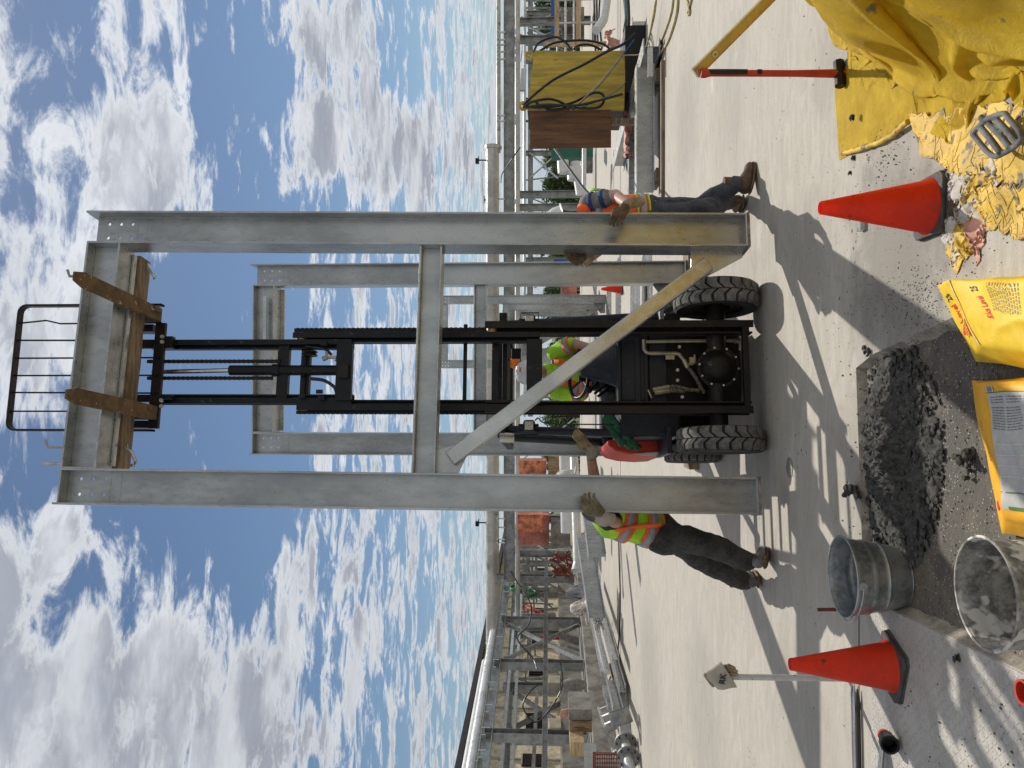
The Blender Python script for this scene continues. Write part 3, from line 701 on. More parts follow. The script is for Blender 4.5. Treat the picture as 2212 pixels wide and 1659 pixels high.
for (Ya, Yb, s) in ((692, 718, -1), (865, 892, 1)): rail(1047, 1628, Ya, Yb, .02, .17, 'outer_mast_rail', blkg, s)
rail(632, 1166, 717, 737, .03, .15, 'middle_mast_rail', blk, -1); rail(640, 1166, 862, 886, .03, .15, 'middle_mast_rail', blk, 1)
rail(322, 759, 733, 752, .03, .13, 'inner_mast_rail', blk, -1); rail(322, 759, 850, 872, .03, .13, 'inner_mast_rail', blk, 1)
def cross(Xt, Xb, Ya, Yb, o0, o1, name='mast_crossbar', mat=blk, bev=.004): return rb(MB(), Xt, Xb, Ya, Yb, o0, o1).build(name, mat, fk, bev=bev)
cross(725, 759, 740, 865, .0, .06); cross(598, 622, 740, 865, .06, .12); cross(649, 660, 737, 864, .12, .16)
cross(1137, 1171, 732, 872, -.01, .05); cross(1607, 1619, 700, 880, .02, .08, mat=blkg); cross(660, 668, 737, 862, .14, .2, mat=blkg)
cross(1000, 1008, 700, 890, .17, .2, mat=blk)
# rollers
for (X, Y) in [(648, 725), (650, 878), (1062, 712), (1064, 882)]:
    m = MB(); p = L(X, Y, .03); m.cyl(p+V((-.03, .05, 0)), p+V((.03, .05, 0)), .045, 18); m.build('mast_roller', M('worn_roller', (.24, .15, .10), .35, .7) if 'worn_roller' not in MATS else MATS['worn_roller'], fk, smooth=40)
# lift cylinder
m = MB(); m.cyl(L(497, 800, .08), L(740, 800, .08), .042, 20)
m.cyl(L(590, 800, .08), L(606, 800, .08), .052, 20); m.cyl(L(650, 800, .08), L(656, 800, .08), .046, 20); each(m, 'lift_cylinder', blk, fk, smooth=40)
m = MB(); m.cyl(L(330, 804, .08), L(500, 800, .08), .021, 16); m.build('cylinder_rod', chrome, fk, smooth=40)
m = MB(); rb(m, 728, 752, 786, 816, -.03, .0); m.build('cylinder_foot', blkg, fk, bev=.006)
# chains
def chain(Xa, Xb, Y, off, w_=.03):
    m = MB(); p, q = L(Xa, Y, off), L(Xb, Y, off); n = max(6, int((p.z-q.z)/.019))
    for i in range(n):
        z = p.z+(q.z-p.z)*(i+.5)/n; ww = w_ if i % 2 else w_*.86; m.box((p.x-ww/2, off-.008, z-.0088), (p.x+ww/2, off+.008, z+.0088))
    m.build('lift_chain', blkg, fk)
chain(318, 605, 781, .05); chain(318, 590, 817, .05); chain(636, 1120, 715, .17, .05); chain(640, 1120, 891, .10, .028)
# anchors and hoses on the inner mast
m = MB(); p = L(735, 762, .03); m.lathe([(0, -.02), (.055, -.02), (.06, -.012), (.045, 0), (.06, .012), (.055, .02), (0, .02)], L(670, 764, .08), (1, 0, 0), 20); m.build('hose_pulley', blkg, fk, smooth=40)
m = MB(); m.tube([L(706, 760, .02), L(706, 772, .02), L(726, 772, .02), L(726, 780, .02)], .014, 8); m.tube([L(706, 772, .02), L(697, 776, .02)], .02, 8); each(m, 'hydraulic_fitting', zinc, fk, smooth=50)
m = MB(); m.tube(cat([L(672, 818, .06), L(700, 822, .05), L(722, 836, .03), L(728, 850, .02)], 8), .014, 8); m.tube(cat([L(660, 748, .06), L(700, 754, .05), L(716, 766, .03)], 8), .012, 8); each(m, 'hydraulic_hose', hose_k, fk, smooth=60)
m = MB()
for (X, Y) in [(690, 846), (694, 860), (652, 856), (700, 742)]: m.box(None, None, L(X, Y, -.01), (.03, .02, .05))
each(m, 'bracket', blkg, fk)
# carriage and load backrest
co_ = -.045
cross(327, 349, 697, 925, co_, co_+.035, 'carriage_bar', blkg); cross(222, 240, 697, 925, co_, co_+.035, 'carriage_bar', blkg)
m = MB(); rb(m, 268, 330, 700, 716, co_+.035, .1); rb(m, 268, 330, 908, 924, co_+.035, .1); rb(m, 240, 340, 737, 752, co_+.035, .03); rb(m, 240, 340, 852, 868, co_+.035, .03)
rb(m, 336, 372, 726, 752, co_+.01, .02); rb(m, 334, 370, 852, 862, co_+.01, .02); each(m, 'carriage_side_plate', blk, fk, bev=.004)
m = MB()
for (X, Y) in [(352, 728), (352, 739), (350, 865), (350, 878)]: m.lathe([(0, -.02), (.016, -.02), (.016, 0)], L(X, Y, co_), (0, 1, 0), 6)
each(m, 'carriage_bolt', boltm, fk)
zb_ = L(350, 800, 0).z
p0, p1 = L(46, 661, co_-.02), L(36, 929, co_-.02); zt_ = p0.z
m = MB(); yb = co_-.02; r = .06; xl_, xr_ = p1.x, p0.x
path = [(xl_, zb_), (xl_, zt_-r)]+[(xl_+r-r*math.cos(a), zt_-r+r*math.sin(a)) for a in (math.radians(q) for q in (22, 45, 68, 90))]+[(xr_-r+r*math.sin(a), zt_-r+r*math.cos(a)) for a in (math.radians(q) for q in (0, 22, 45, 68, 90))]+[(xr_, zb_)]
vs = []
for i, (x, z) in enumerate(path):
    a = path[max(0, i-1)]; b = path[min(len(path)-1, i+1)]; dx, dz = b[0]-a[0], b[1]-a[1]; l = math.hypot(dx, dz); nx, nz = -dz/l*.008, dx/l*.008
    vs += [V((x+nx, yb-.03, z+nz)), V((x+nx, yb+.03, z+nz)), V((x-nx, yb+.03, z-nz)), V((x-nx, yb-.03, z-nz))]
m.add(vs, [(i*4+k, i*4+(k+1) % 4, i*4+4+(k+1) % 4, i*4+4+k) for i in range(len(path)-1) for k in range(4)]); m.build('load_backrest', blkg, fk, bev=.002)
for i, Y in enumerate((698, 736, 773, 811, 849, 888)):
    x = L(120, Y, yb).x; m = MB(); m.bar((x, yb, zb_), (x+.004*math.sin(i*2), yb, zt_), .012, .012, up=(0, 1, 0))
    if i == 0: m = MB(); m.tube([(x, yb, zb_), (x-.005, yb, zt_-.34), (x+.022, yb, zt_-.22), (x, yb, zt_)], .007, 6)
    m.build('backrest_bar', blk, fk)
# forks
for (X, Y, ln, kk) in ((351, 681, 1.10, .0), (341, 892, 1.10, .0)):
    c = L(X, Y, co_); m = MB(); w_ = .055; n = 10; top = []; bot = []
    tz = c.z+.045
    out = [(-w_, 0), (-w_, -ln+.10), (-w_*.55, -ln), (w_*.55, -ln), (w_, -ln+.10), (w_, 0)]
    def zbt(y): return tz-.042+.024*max(0, (-y-.35)/(ln-.35))
    vs = [V((c.x+x, co_+y, tz)) for x, y in out]+[V((c.x+x, co_+y, zbt(y))) for x, y in out]
    k = len(out); m.add(vs, [tuple(range(k)), tuple(range(2*k-1, k-1, -1))]+[(i, i+k, (i+1) % k+k, (i+1) % k) for i in range(k)])
    m.box((c.x-w_, co_-.04, tz-.02), (c.x+w_, co_, tz+.52)); m.box((c.x+w_*.1, co_-.14, tz-.052), (c.x+w_*.9, co_-.02, tz-.02))
    m.build('fork', rustf, fk, bev=.005)
# wheels
def wheel(X, Y0, Y1, off, R_, name='wheel', extra=0):
    zc = R_; p0 = L(X, Y0, off); p1 = L(X, Y1, off); xa, xb = sorted((p0.x, p1.x)); w_ = xb-xa; xm = (xa+xb)/2; c = V((xm, off, zc))
    m = MB(); h = w_/2
    m.lathe([(R_*.60, -h*.86), (R_*.78, -h), (R_*.93, -h*.97), (R_-.022, -h*.80), (R_-.018, 0), (R_-.022, h*.80), (R_*.93, h*.97), (R_*.78, h), (R_*.60, h*.86)], c, (1, 0, 0), 48)
    o = m.build(name, tyred, fk, smooth=50)
    t = MB(); nl = 22
    for i in range(nl):      # chevron tread lugs
        for s in (-1, 1):
            a0 = 2*math.pi*(i+(.0 if s > 0 else .5))/nl; da = 2*math.pi/nl*.78
            grid = []
            for (u, rr) in ((.03, R_), (.42, R_), (.80, R_-.004), (.98, R_-.030), (.90, R_-.075)):
                sh = da*(1.5*u if u < .5 else .75-.5*(u-.5)) ; grid.append([(s*u*h, a0+sh-da/2, rr), (s*u*h, a0+sh, rr+.002), (s*u*h, a0+sh+da/2, rr)])
            def pt(x, a, r): return V((c.x+x, c.y+r*math.sin(a), c.z+r*math.cos(a)))
            vs = [pt(*g) for row in grid for g in row]; n = len(vs); vs += [pt(g[0]*.99, g[1], g[2]-.028) for row in grid for g in row]
            fcs = [(r*3+k, r*3+k+1, r*3+4+k, r*3+3+k) for r in range(4) for k in range(2)]
            bd = [0, 1, 2, 5, 8, 11, 14, 13, 12, 9, 6, 3]; fcs += [(bd[k], bd[(k+1) % 12], bd[(k+1) % 12]+n, bd[k]+n) for k in range(12)]
            t.add(vs, fcs)
    tr = t.build('tread_lugs', tyre, o, bev=.003); 
    m = MB(); m.lathe([(0, -h*.4), (R_*.3, -h*.5), (R_*.34, -h*.75), (R_*.57, -h*.8), (R_*.61, -h*.9), (R_*.61, h*.9), (R_*.57, h*.8), (R_*.34, h*.35), (R_*.2, h*.5), (0, h*.5)], c, (1, 0, 0), 32); m.build('rim', blkg, o, smooth=40)
    return o
WM_T = WM
wheel(1548, 619, 672, .16, .335); wheel(1553, 925, 978, .16, .335)
p = L(1487, 960, 1.75)
wheel(1487, 960, 999, 1.75, .27, 'rear_wheel'); wheel(1487, 640, 675, 1.75, .27, 'rear_wheel')
# axle, chassis front, cowl
m = MB(); ac = L(1549, 795, .2); m.lathe([(0, .15), (.05, .148), (.10, .12), (.13, .08), (.142, .05), (.165, .05), (.165, .02), (.15, -.04)], ac, (0, -1, 0), 28); m.v = [q if True else q for q in m.v]
m.cyl((L(1548, 640, .2).x, .2, .335), (L(1552, 950, .2).x, .2, .335), .075, 20); m.build('front_axle', blkg, fk, smooth=35)
m = MB()
for i in range(10):
    a = 2*math.pi*i/10+.2; m.lathe([(0, .03), (.009, .03), (.009, 0)], ac+V((.152*math.cos(a), -.05, .152*math.sin(a))), (0, -1, 0), 6)
for (X, Y) in [(1467, 750), (1463, 800), (1463, 822), (1450, 838), (1457, 839), (1473, 858)]: m.lathe([(0, .02), (.014, .02), (.014, 0)], L(X, Y, .3), (0, -1, 0), 6)
each(m, 'axle_bolt', boltm, fk)
def blk_(Xt, Xb, Ya, Yb, o0, o1, name, mat, bev=.008): return rb(MB(), Xt, Xb, Ya, Yb, o0, o1).build(name, mat, fk, bev=bev)
blk_(1338, 1402, 716, 868, .34, .42, 'front_cowl', navy, .02)
m = MB(); rb(m, 1372, 1384, 716, 868, .325, .34); rb(m, 1392, 1400, 716, 868, .325, .34); rb(m, 1402, 1440, 716, 868, .36, .5); each(m, 'cowl_rib', navy, fk, bev=.006)
blk_(1334, 1341, 712, 872, .30, .5, 'cowl_lip', navy, .004)
blk_(1340, 1470, 880, 944, .40, 1.2, 'side_panel', navy, .02)
blk_(1340, 1440, 683, 712, .42, 1.2, 'side_panel', navy, .02)
blk_(1430, 1600, 716, 868, .46, 2.3, 'chassis', blkg, .01)
blk_(1436, 1470, 675, 722, .45, 1.6, 'fender', blkg, .01)
m = MB(); rb(m, 1441, 1452, 920, 980, .30, .95); m.build('fender', navy, fk, bev=.006)
m = MB(); rb(m, 1425, 1434, 668, 690, .30, .9); m.build('step_bracket', galv2, fk, bev=.004)
m = MB(); p = [L(X, Y, .85) for X, Y in ((1440, 950), (1440, 982), (1400, 984), (1360, 981), (1330, 974), (1314, 962), (1313, 950))]; m.plate(p, (0, 1.25, 0)); m.build('red_bonnet_side', redp, fk, bev=.015, smooth=40)
m = MB(); p = [L(X, Y, .84) for X, Y in ((1440, 975), (1440, 983), (1400, 984.5), (1365, 981), (1400, 978))]; m.plate(p, (0, -.003, 0)); m.build('white_stripe', whitep, fk)
blk_(1300, 1600, 710, 960, 1.85, 2.35, 'counterweight', blkg, .05)
m = MB(); rb(m, 1300, 1345, 740, 845, .85, 1.3); rb(m, 1190, 1310, 740, 842, 1.3, 1.42); m.build('seat', blk, fk, bev=.04)
# hydraulic lines
def PL(lst, off=.28): return [L(2350/1.8228+x*.3164/1.8228, 1080/1.8228+y*.3164/1.8228, off) for x, y in lst]
m = MB(); m.tube(cat(PL([(1760, 830), (1200, 832), (610, 842)]), 4), .0135, 10); m.tube(cat(PL([(585, 815), (585, 880), (592, 940), (640, 980), (760, 986), (1000, 990), (1040, 1020), (1090, 1080)]), 6), .0155, 10)
m.tube(cat(PL([(1110, 1115), (1190, 1120), (1222, 1090), (1215, 1000)]), 6), .009, 8); each(m, 'hydraulic_pipe', zinc, fk, smooth=60)
m = MB(); m.cyl(*PL([(1715, 830), (1780, 830)]), .022, 6); m.cyl(*PL([(1785, 790), (1785, 950)]), .015, 8); m.cyl(*PL([(1085, 1070), (1130, 1160)]), .02, 8); m.box(None, None, PL([(910, 1030)])[0], (.04, .01, .07)); m.box(None, None, PL([(1180, 1075)])[0], (.05, .03, .04))
m.cyl(*PL([(700, 1440), (900, 1400)]), .018, 8); m.cyl(*PL([(720, 1480), (900, 1450)]), .018, 8); m.bar(*PL([(635, 1440), (680, 1540)]), .03, .01); each(m, 'hose_fitting', zinc, fk, smooth=40)
m = MB(); spiral = M('spiral_wrapped_hose', (.03, .028, .022), .6, 0, .3, 30, col2=(.20, .17, .11))
for pts in ([(1130, 1160), (1200, 1240), (1260, 1340), (1340, 1480)], [(900, 1400), (1000, 1400), (1120, 1430), (1280, 1445)], [(900, 1450), (1000, 1450), (1100, 1460)]):
    P = cat(PL(pts), 10); m.tube(P, [.017 if i % 4 < 2 else .0145 for i in range(len(P))], 10)
each(m, 'hydraulic_hose', spiral, fk, smooth=60)
m = MB()
for (X, Y, X2, Y2) in [(1275, 843, 1300, 812), (1285, 850, 1318, 822), (1292, 856, 1325, 830)]: m.tube([L(X, Y, .6), L(X2, Y2, .75), L(X2+18, Y2-2, .8)], .012, 8)
m.ell(L(1272, 843, .6), .03, 10, 8); each(m, 'control_levers', blk, fk, smooth=60)
# steering wheel on its column
sc_ = L(1250, 818, .78); m = MB(); ax = V((0, -.45, .9)).normalized(); a_ = ax.cross(V((1, 0, 0))).normalized(); b2 = ax.cross(a_)
m.tube([sc_+(a_*math.cos(t)+b2*math.sin(t))*.17 for t in [2*math.pi*i/28 for i in range(28)]], .016, 8, closed=True)
for i in range(3):
    t = i*2.09+.5; m.tube([sc_-ax*.04, sc_+(a_*math.cos(t)+b2*math.sin(t))*.165], .011, 6)
m.cyl(sc_, sc_-ax*.35+V((0, -.12, -.1)), .03, 12); m.build('steering_wheel', blk, fk, smooth=60)
m = MB(); m.loft([(L(1255, 790, .62), (.10, 0, 0), (0, .06, 0)), (L(1300, 785, .55), (.16, 0, 0), (0, .1, 0)), (L(1345, 785, .45), (.22, 0, 0), (0, .1, 0))], 16); m.build('steering_column_cover', navy, fk, smooth=60)
# overhead guard
def post(pts, r, name='guard_post', mat=navy): m = MB(); m.tube([L(*p) for p in pts], r, 12); return m.build(name, mat, fk, smooth=60)
post([(1444, 938, .42), (1300, 935, .5), (1160, 930, .6), (1090, 927, .7)], .034); post([(1432, 683, .42), (1344, 686, .5), (1160, 697, .62), (1090, 701, .7)], .034)
post([(1100, 944, 1.9), (1315, 956, 2.1)], .045); post([(1100, 722, 1.9), (1315, 722, 2.1)], .03)
zr = L(1085, 815, .7).z
m = MB(); xa, xb = L(1088, 945, .8).x, L(1088, 690, .8).x
m.box((xa-.02, .62, zr-.04), (xb+.02, .68, zr+.03)); m.box((xa, 1.95, zr-.03), (xb, 2.02, zr+.04)); m.box((xa-.03, .66, zr-.04), (xa+.03, 2.0, zr+.03)); m.box((xb-.03, .66, zr-.04), (xb+.03, 2.0, zr+.03))
for i in range(5): m.box((xa+.05, .84+i*.22, zr-.01), (xb-.05, .89+i*.22, zr+.02))
m.build('overhead_guard', blk, fk, bev=.008)
m = MB(); rb(m, 1062, 1078, 700, 880, .17, .2); rb(m, 1085, 1096, 720, 870, .35, .4); each(m, 'mast_tie_bar', blk, fk, bev=.004)
m = MB(); p = L(1083, 945, .62); m.cyl(p+V((0, 0, .02)), p+V((0, .03, -.10)), .045, 14); m.build('post_bracket', galvb, fk, smooth=40)
# lamps
for (X, Y) in ((1144, 692), (1143, 920)):
    c = L(X, Y, .50); m = MB(); m.box(None, None, c, (.10, .06, .10)); o = m.build('work_lamp', blk, fk, bev=.022)
    m = MB(); m.lathe([(0, .004), (.038, .004), (.040, 0)], c+V((0, -.031, 0)), (0, -1, 0), 20); m2 = MB(); m2.box(None, None, c+V((0, -.033, 0)), (.070, .010, .070)); m2.build('lens', glasm, o, bev=.003)
    m = MB(); s = 1 if Y < 800 else -1; m.tube([c+V((0, .02, -.075)), c+V((s*.07, .02, -.075)), c+V((s*.07, .02, .075)), c+V((0, .02, .075))], .006, 6); m.cyl(c+V((0, .02, .05)), c+V((0, .02, .09)), .02, 10); m.cyl(c+V((0, .02, -.05)), c+V((0, .02, -.08)), .02, 10); m.build('lamp_bracket', blk, o, smooth=50)
m = MB(); m.tube(cat([L(1156, 908, .52), L(1163, 903, .5), L(1172, 912, .48), L(1200, 916, .45), L(1300, 917, .44), L(1420, 920, .42)], 8), .006, 6); m.build('lamp_cable', hose_k, fk)
c = L(1113, 784, 1.35); m = MB(); m.lathe([(0, 0), (.055, 0), (.055, .07), (.04, .09), (0, .09)], c+V((0, 0, -.045)), (0, 0, 1), 18); m.build('amber_beacon', amber, fk, smooth=40)
m = MB(); m.box(None, None, c+V((.07, -.02, -.01)), (.13, .05, .09)); m.tube([c+V((.03, 0, .05)), c+V((.03, 0, .15))], .012, 6); m.build('beacon_bracket', blk, fk, bev=.006)
# green rag tied on the side
m = MB()
for pts, r in (([(1306, 896, .55), (1320, 905, .5), (1335, 925, .46), (1352, 948, .50), (1362, 968, .55)], .035), ([(1312, 900, .5), (1340, 925, .45), (1365, 955, .47), (1379, 969, .5)], .03), ([(1308, 893, .55), (1312, 910, .5), (1330, 940, .46), (1345, 958, .5)], .03)):
    P = cat([L(*p) for p in pts], 8); m.tube(P, [r*(.85+.25*abs(math.sin(i*.5+r*90))) for i in range(len(P))], 10)
m.noise(.012, 22); m.v = [WM[fk.name] @ q for q in m.v]
single(m, 'rag', ragg, 'green rag tied over the left side of the forklift above the red bonnet', 'rag', smooth=60)
# ================================================================ PIPE RACKS, BUILDING, CLUTTER BEHIND
TK = .1057
def S(X, Y, x0):
    d = ray(X, Y); t = x0/(d.x-TK*d.y); return CC+d*t
LD = V((TK, 1, 0)).normalized()
def down(p, z=0): return V((p.x, p.y, z))
# raised concrete kerb carrying the left rack
mb = MB(); a = S(1262, 1750, -11.0); b = S(1232, 1150, -11.0); a.z = b.z = 0
mb.plate([V((a.x, a.y, .001)), V((b.x, b.y, .001)), V((b.x-12, b.y, .001)), V((a.x-12, a.y, .001))], (0, 0, .60)); tag(mb.build('raised_slab', concw, None, bev=.02), kind='structure')
# left rack
X0 = -11.31
lr = thing('pipe_rack', 'galvanised steel rack of columns, beams and cross bracing receding along the tan building', 'pipe rack', loc=S(1268, 1593, X0))
def colm(t, X, Y, Xt, Xb, x0, d=.26, m=galv2, name='column'):
    p = S(Xb, Y, x0); q = V((p.x, p.y, S(Xt, Y, x0).z)); b = MB(); b.ibeam(p, q, d, d, up=LD, tf=.02, tw=.014); return b.build(name, m, t, space='W')
for Y, Xt, Xb in ((1593, 1045, 1268), (1438, 1067, 1260), (1344, 1083, 1253), (1250, 1070, 1241), (1790, 1016, 1284)): colm(lr, 0, Y, Xt, Xb, X0)
mb = MB(); mb.ibeam(S(1032, 1740, X0), S(1094, 1257, X0), .30, .22, tf=.02); mb.build('rack_beam', galv, lr, space='W')
mb = MB(); mb.ibeam(S(1176, 1740, X0+.2), S(1181, 1110, X0+.2), .14, .14); mb.build('rack_rail', galv2, lr, space='W')
for a, b in (((1095, 1348), (1263, 1430)), ((1254, 1348), (1097, 1422))):
    mb = MB(); p, q = S(*a, X0), S(*b, X0); mb.bar(p, q, .06, .14, up=LD.cross(V((0, 0, 1)))); mb.build('cross_brace', galvb, lr, space='W')
    for e in (a, b):
        mb = MB(); c = S(*e, X0+.03); mb.box(None, None, c, (.02, .3, .26)); mb.build('gusset_plate', galv2, lr, space='W')
mb = MB(); mb.box(None, None, S(1177, 1384, X0+.05), (.03, .4, .22)); mb.build('gusset_plate', galv2, lr, space='W')
X1 = -14.
r2 = thing('pipe_rack', 'darker inner row of rack columns and braces standing just in front of the tan building', 'pipe rack', loc=S(1263, 1487, X1))
for Y, Xt, Xb in ((1487, 1086, 1263), (1600, 1070, 1268), (1373, 1106, 1255), (1284, 1112, 1244), (1218, 1114, 1238), (1180, 1118, 1236)): colm(r2, 0, Y, Xt, Xb, X1)
mb = MB(); mb.ibeam(S(1086, 1740, X1), S(1120, 1150, X1), .26, .2); mb.build('rack_beam', galv2, r2, space='W')
mb = MB(); mb.box((0, 0, 0), (0, 0, 0)); 
for (x1, y1), (x2, y2) in ((( 1076, 1740), (1112, 1330)), ((1102, 1740), (1126, 1290)), ((1148, 1740), (1160, 1500))):
    mb = MB(); mb.bar(S(x1, y1, X1+.6), S(x2, y2, X1+.6), .3, .1); mb.build('cable_tray', alum if x1 < 1140 else galv2, r2, space='W')
for a, b in (((1109, 1495), (1234, 1579)), ((1263, 1491), (1106, 1575))):
    mb = MB(); mb.bar(S(*a, X1), S(*b, X1), .06, .18, up=LD.cross(V((0, 0, 1)))); mb.build('cross_brace', galv2, r2, space='W')
# pipes on top of the left rack
mb = MB(); p, q = S(1006, 1740, -11.7), S(1067, 1370, -11.7); mb.cyl(p, q, .165, 24); mb.lathe([(.165, 0), (.18, 0), (.18, .06), (.0, .06)], q, (q-p), 24)
single(mb, 'steel_pipe', pipe_shiny, 'bare shiny steel pipe running on top of the left rack towards its open end', 'pipe', smooth=40)
mb = MB(); p, q = S(992, 1740, -13.5), S(1048, 1430, -13.5); mb.cyl(p, q, .13, 20); single(mb, 'steel_pipe', pvc, 'white pipe under the dark eaves of the tan building', 'pipe', smooth=40)
mb = MB(); random.seed(3)
for i in range(26):
    t = i/26; Yc = 1700*(1-t)+1270*t; X = 1190-(Yc-654)*.150; p = S(X, Yc, X0)
    if i % 3 == 0: mb.box(None, None, p+V((0, 0, .04)), (.34, .05, .10))
    elif i % 3 == 1: mb.cyl(p+V((-.12, 0, -.08)), p+V((-.12, 0, .2)), .022, 6); mb.cyl(p+V((.15, 0, -.08)), p+V((.15, 0, .12)), .022, 6)
tag(mb.build('pipe_clamps', galvb, None), 'row of small pipe clamps and bolts along the top flange of the left rack beam', 'pipe clamps', kind='stuff')
# back rack, square to the view
YB = 31.
def B(X, Y, y=YB): return px(X, Y, y)
br = thing('pipe_rack', 'long grey rack beam on columns crossing behind everything under the big pipe', 'pipe rack', loc=down(B(1240, 420)))
mb = MB(); mb.ibeam(B(1100, 1252), B(1100, -160), .44, .28, tf=.03, tw=.02); mb.build('rack_beam', galv2, br, space='W')
def bcol(t, Y, Xt, Xb, y, w_=.26, m=galv2):
    p, q = B(Xb, Y, y), B(Xt, Y, y); q = V((p.x, p.y, q.z)); p = V((p.x, p.y, min(p.z, q.z))); b = MB(); b.ibeam(p, q, w_, w_, up=(1, 0, 0), tf=.022, tw=.016); b.build('column', m, t, space='W')
for Y, Xt, Xb in ((419, 1110, 1266), (447, 1112, 1258), (44, 1112, 1276), (83, 1112, 1262), (1196, 1106, 1235), (1120, 1118, 1228), (940, 1112, 1270), (604, 1112, 1272)): bcol(br, Y, Xt, Xb, YB-.1)
for a, b in (((1122, 1102), (1244, 1184)), ((1111, 1143), (1243, 1236)), ((1108, 1000), (1130, 975)), ((1240, 905), (1120, 1000))):
    mb = MB(); mb.bar(B(*a), B(*b), .05, .16, up=(0, 1, 0)); mb.build('cross_brace', galvb, br, space='W')
mb = MB(); mb.bar(B(1118, 1244), B(1118, 1100), .2, .16); mb.build('rack_rail', galv, br, space='W')
mb = MB(); p, q = B(1064, 1420, 32), B(1064, 322, 32); mb.cyl(p, q, .275, 28)
for Y in (1390, 1292, 1160): 
    c = B(1064, Y, 32); mb.cyl(c, c+V((.05, 0, 0)), .287, 28)
mb.cyl(q, q+V((.14, 0, 0)), .32, 28); single(mb, 'big_pipe', bigpipe, 'fat pale pipe lying along the top of the back rack, flanged at its right end', 'pipe', smooth=40)
mb = MB(); mb.cyl(B(1077, 330, 32), B(1077, -160, 32), .09, 14); mb.cyl(B(1077, 322, 32), B(1077, 316, 32), .14, 14); single(mb, 'thin_pipe', bigpipe, 'thin grey pipe continuing right from the end of the fat pipe', 'pipe', smooth=40)
mb = MB(); mb.cyl(B(1118, 1330, 30.4), B(1118, -160, 30.4), .10, 16); single(mb, 'hanging_pipe', bigpipe, 'pale pipe hung below the long back rack beam', 'pipe', smooth=40)
b3 = thing('pipe_rack', 'second, more distant rack of beams and diagonal braces seen below the back rack beam', 'pipe rack', loc=down(B(1240, 200, 44)))
mb = MB(); mb.ibeam(B(1146, 900, 44), B(1146, -160, 44), .28, .2); mb.build('rack_beam', galv2, b3, space='W')
for Y in (27, 130, 215, 330, 560, 640, 770): bcol(b3, Y, 1130, 1240, 44, .24)
for a, b in (((1140, 60), (1215, 20)), ((1142, 60), (1218, 96)), ((1144, 330), (1205, 385)), ((1144, 385), (1200, 335)), ((1140, 120), (1215, 160)), ((1125, 132), (1138, 20))):
    mb = MB(); mb.bar(B(*a, 43.6), B(*b, 43.6), .05, .2, up=(0, 1, 0)); mb.build('cross_brace', galvb, b3, space='W')
mb = MB(); mb.cyl(B(1133, 900, 43), B(1133, -160, 43), .08, 12); single(mb, 'silver_pipe', pipe_shiny, 'slim silver pipe on top of the more distant rack', 'pipe', smooth=40)
mb = MB()
for Y in (70, 86, 97, 112, 128, 250, 262, 430, 600, 1120, 1139, 1165, 1172):
    p = B(1082, Y, 30.9); mb.box(None, None, p, (.05, .08, .34)); mb.box(None, None, p+V((0, 0, .1)), (.2, .08, .04))
tag(mb.build('pipe_clamps', galvb, None), 'small clamps and studs standing between the fat pipe and the back rack beam', 'pipe clamps', kind='stuff')
for i, (X, Y, xx) in enumerate(((1034, 346, 1052), (1034, 1129, 1052), (1046, 432, 1052))):
    mb = MB(); p = B(xx, Y, 32); q = B(X, Y, 32); mb.cyl(p, q, .03, 6); mb.bar(q+V((-.14, 0, 0)), q+V((.16, 0, 0)), .03, .03)
    if i < 2: mb.box(None, None, q+V((-.04, 0, .06)), (.2, .2, .14))
    single(mb, 'floodlight' if i < 2 else 'aerial', blk, ('small black floodlight on a stub mast at the right end of the fat pipe', 'small black floodlight on the fat pipe, left of the large frame', 'thin aerial rod standing on the fat pipe beside the frame\'s right column')[i], 'floodlight' if i < 2 else 'aerial')
# ---- tan building
XB = -17.5
bd = thing('building', 'tan pebbledash building with brown louvre windows and a dark eaves line on the left', 'building', loc=down(S(1211, 1659, XB)))
def roofX(Y): return 1190-(Y-654)*.189
mb = MB(); A = S(1211, 1900, XB); A.z = -3; Bp = S(1205, 1150, XB); Bp.z = -3; zt = S(roofX(1659), 1659, XB).z
mb.plate([A, Bp, Bp+V((-8, 0, 0)), A+V((-8, 0, 0))], (0, 0, zt+3)); mb.build('wall', stucco, bd, space='W')
mb = MB(); A2 = V((A.x+.5, A.y, zt)); B2 = V((Bp.x+.5, Bp.y, zt)); mb.plate([A2, B2, B2+V((-9, .3, 0)), A2+V((-9, 0, 0))], (0, 0, .22)); mb.build('roof', dkbrown, bd, space='W')
mb = MB(); zb0 = S(1211, 1500, XB).z
for z0, z1, o in ((zt-.5, zt-.34, .06), (zb0-.05, zb0+.07, .10), (zb0-.25, zb0-.15, .05)):
    mb.plate([V((A.x+o, A.y, z0)), V((Bp.x+o, Bp.y, z0)), V((Bp.x-.1, Bp.y, z0)), V((A.x-.1, A.y, z0))], (0, 0, z1-z0))
mb.build('trim', trimp, bd, space='W')
for Y in (1640, 1600, 1530, 1496, 1450, 1400, 1355, 1316, 1290, 1262, 1236):
    mb = MB(); p = S(1190, Y, XB+.04); mb.box((p.x-.06, p.y-.06, zb0), (p.x+.03, p.y+.06, zt-.4)); mb.build('trim', trimp, bd, space='W')
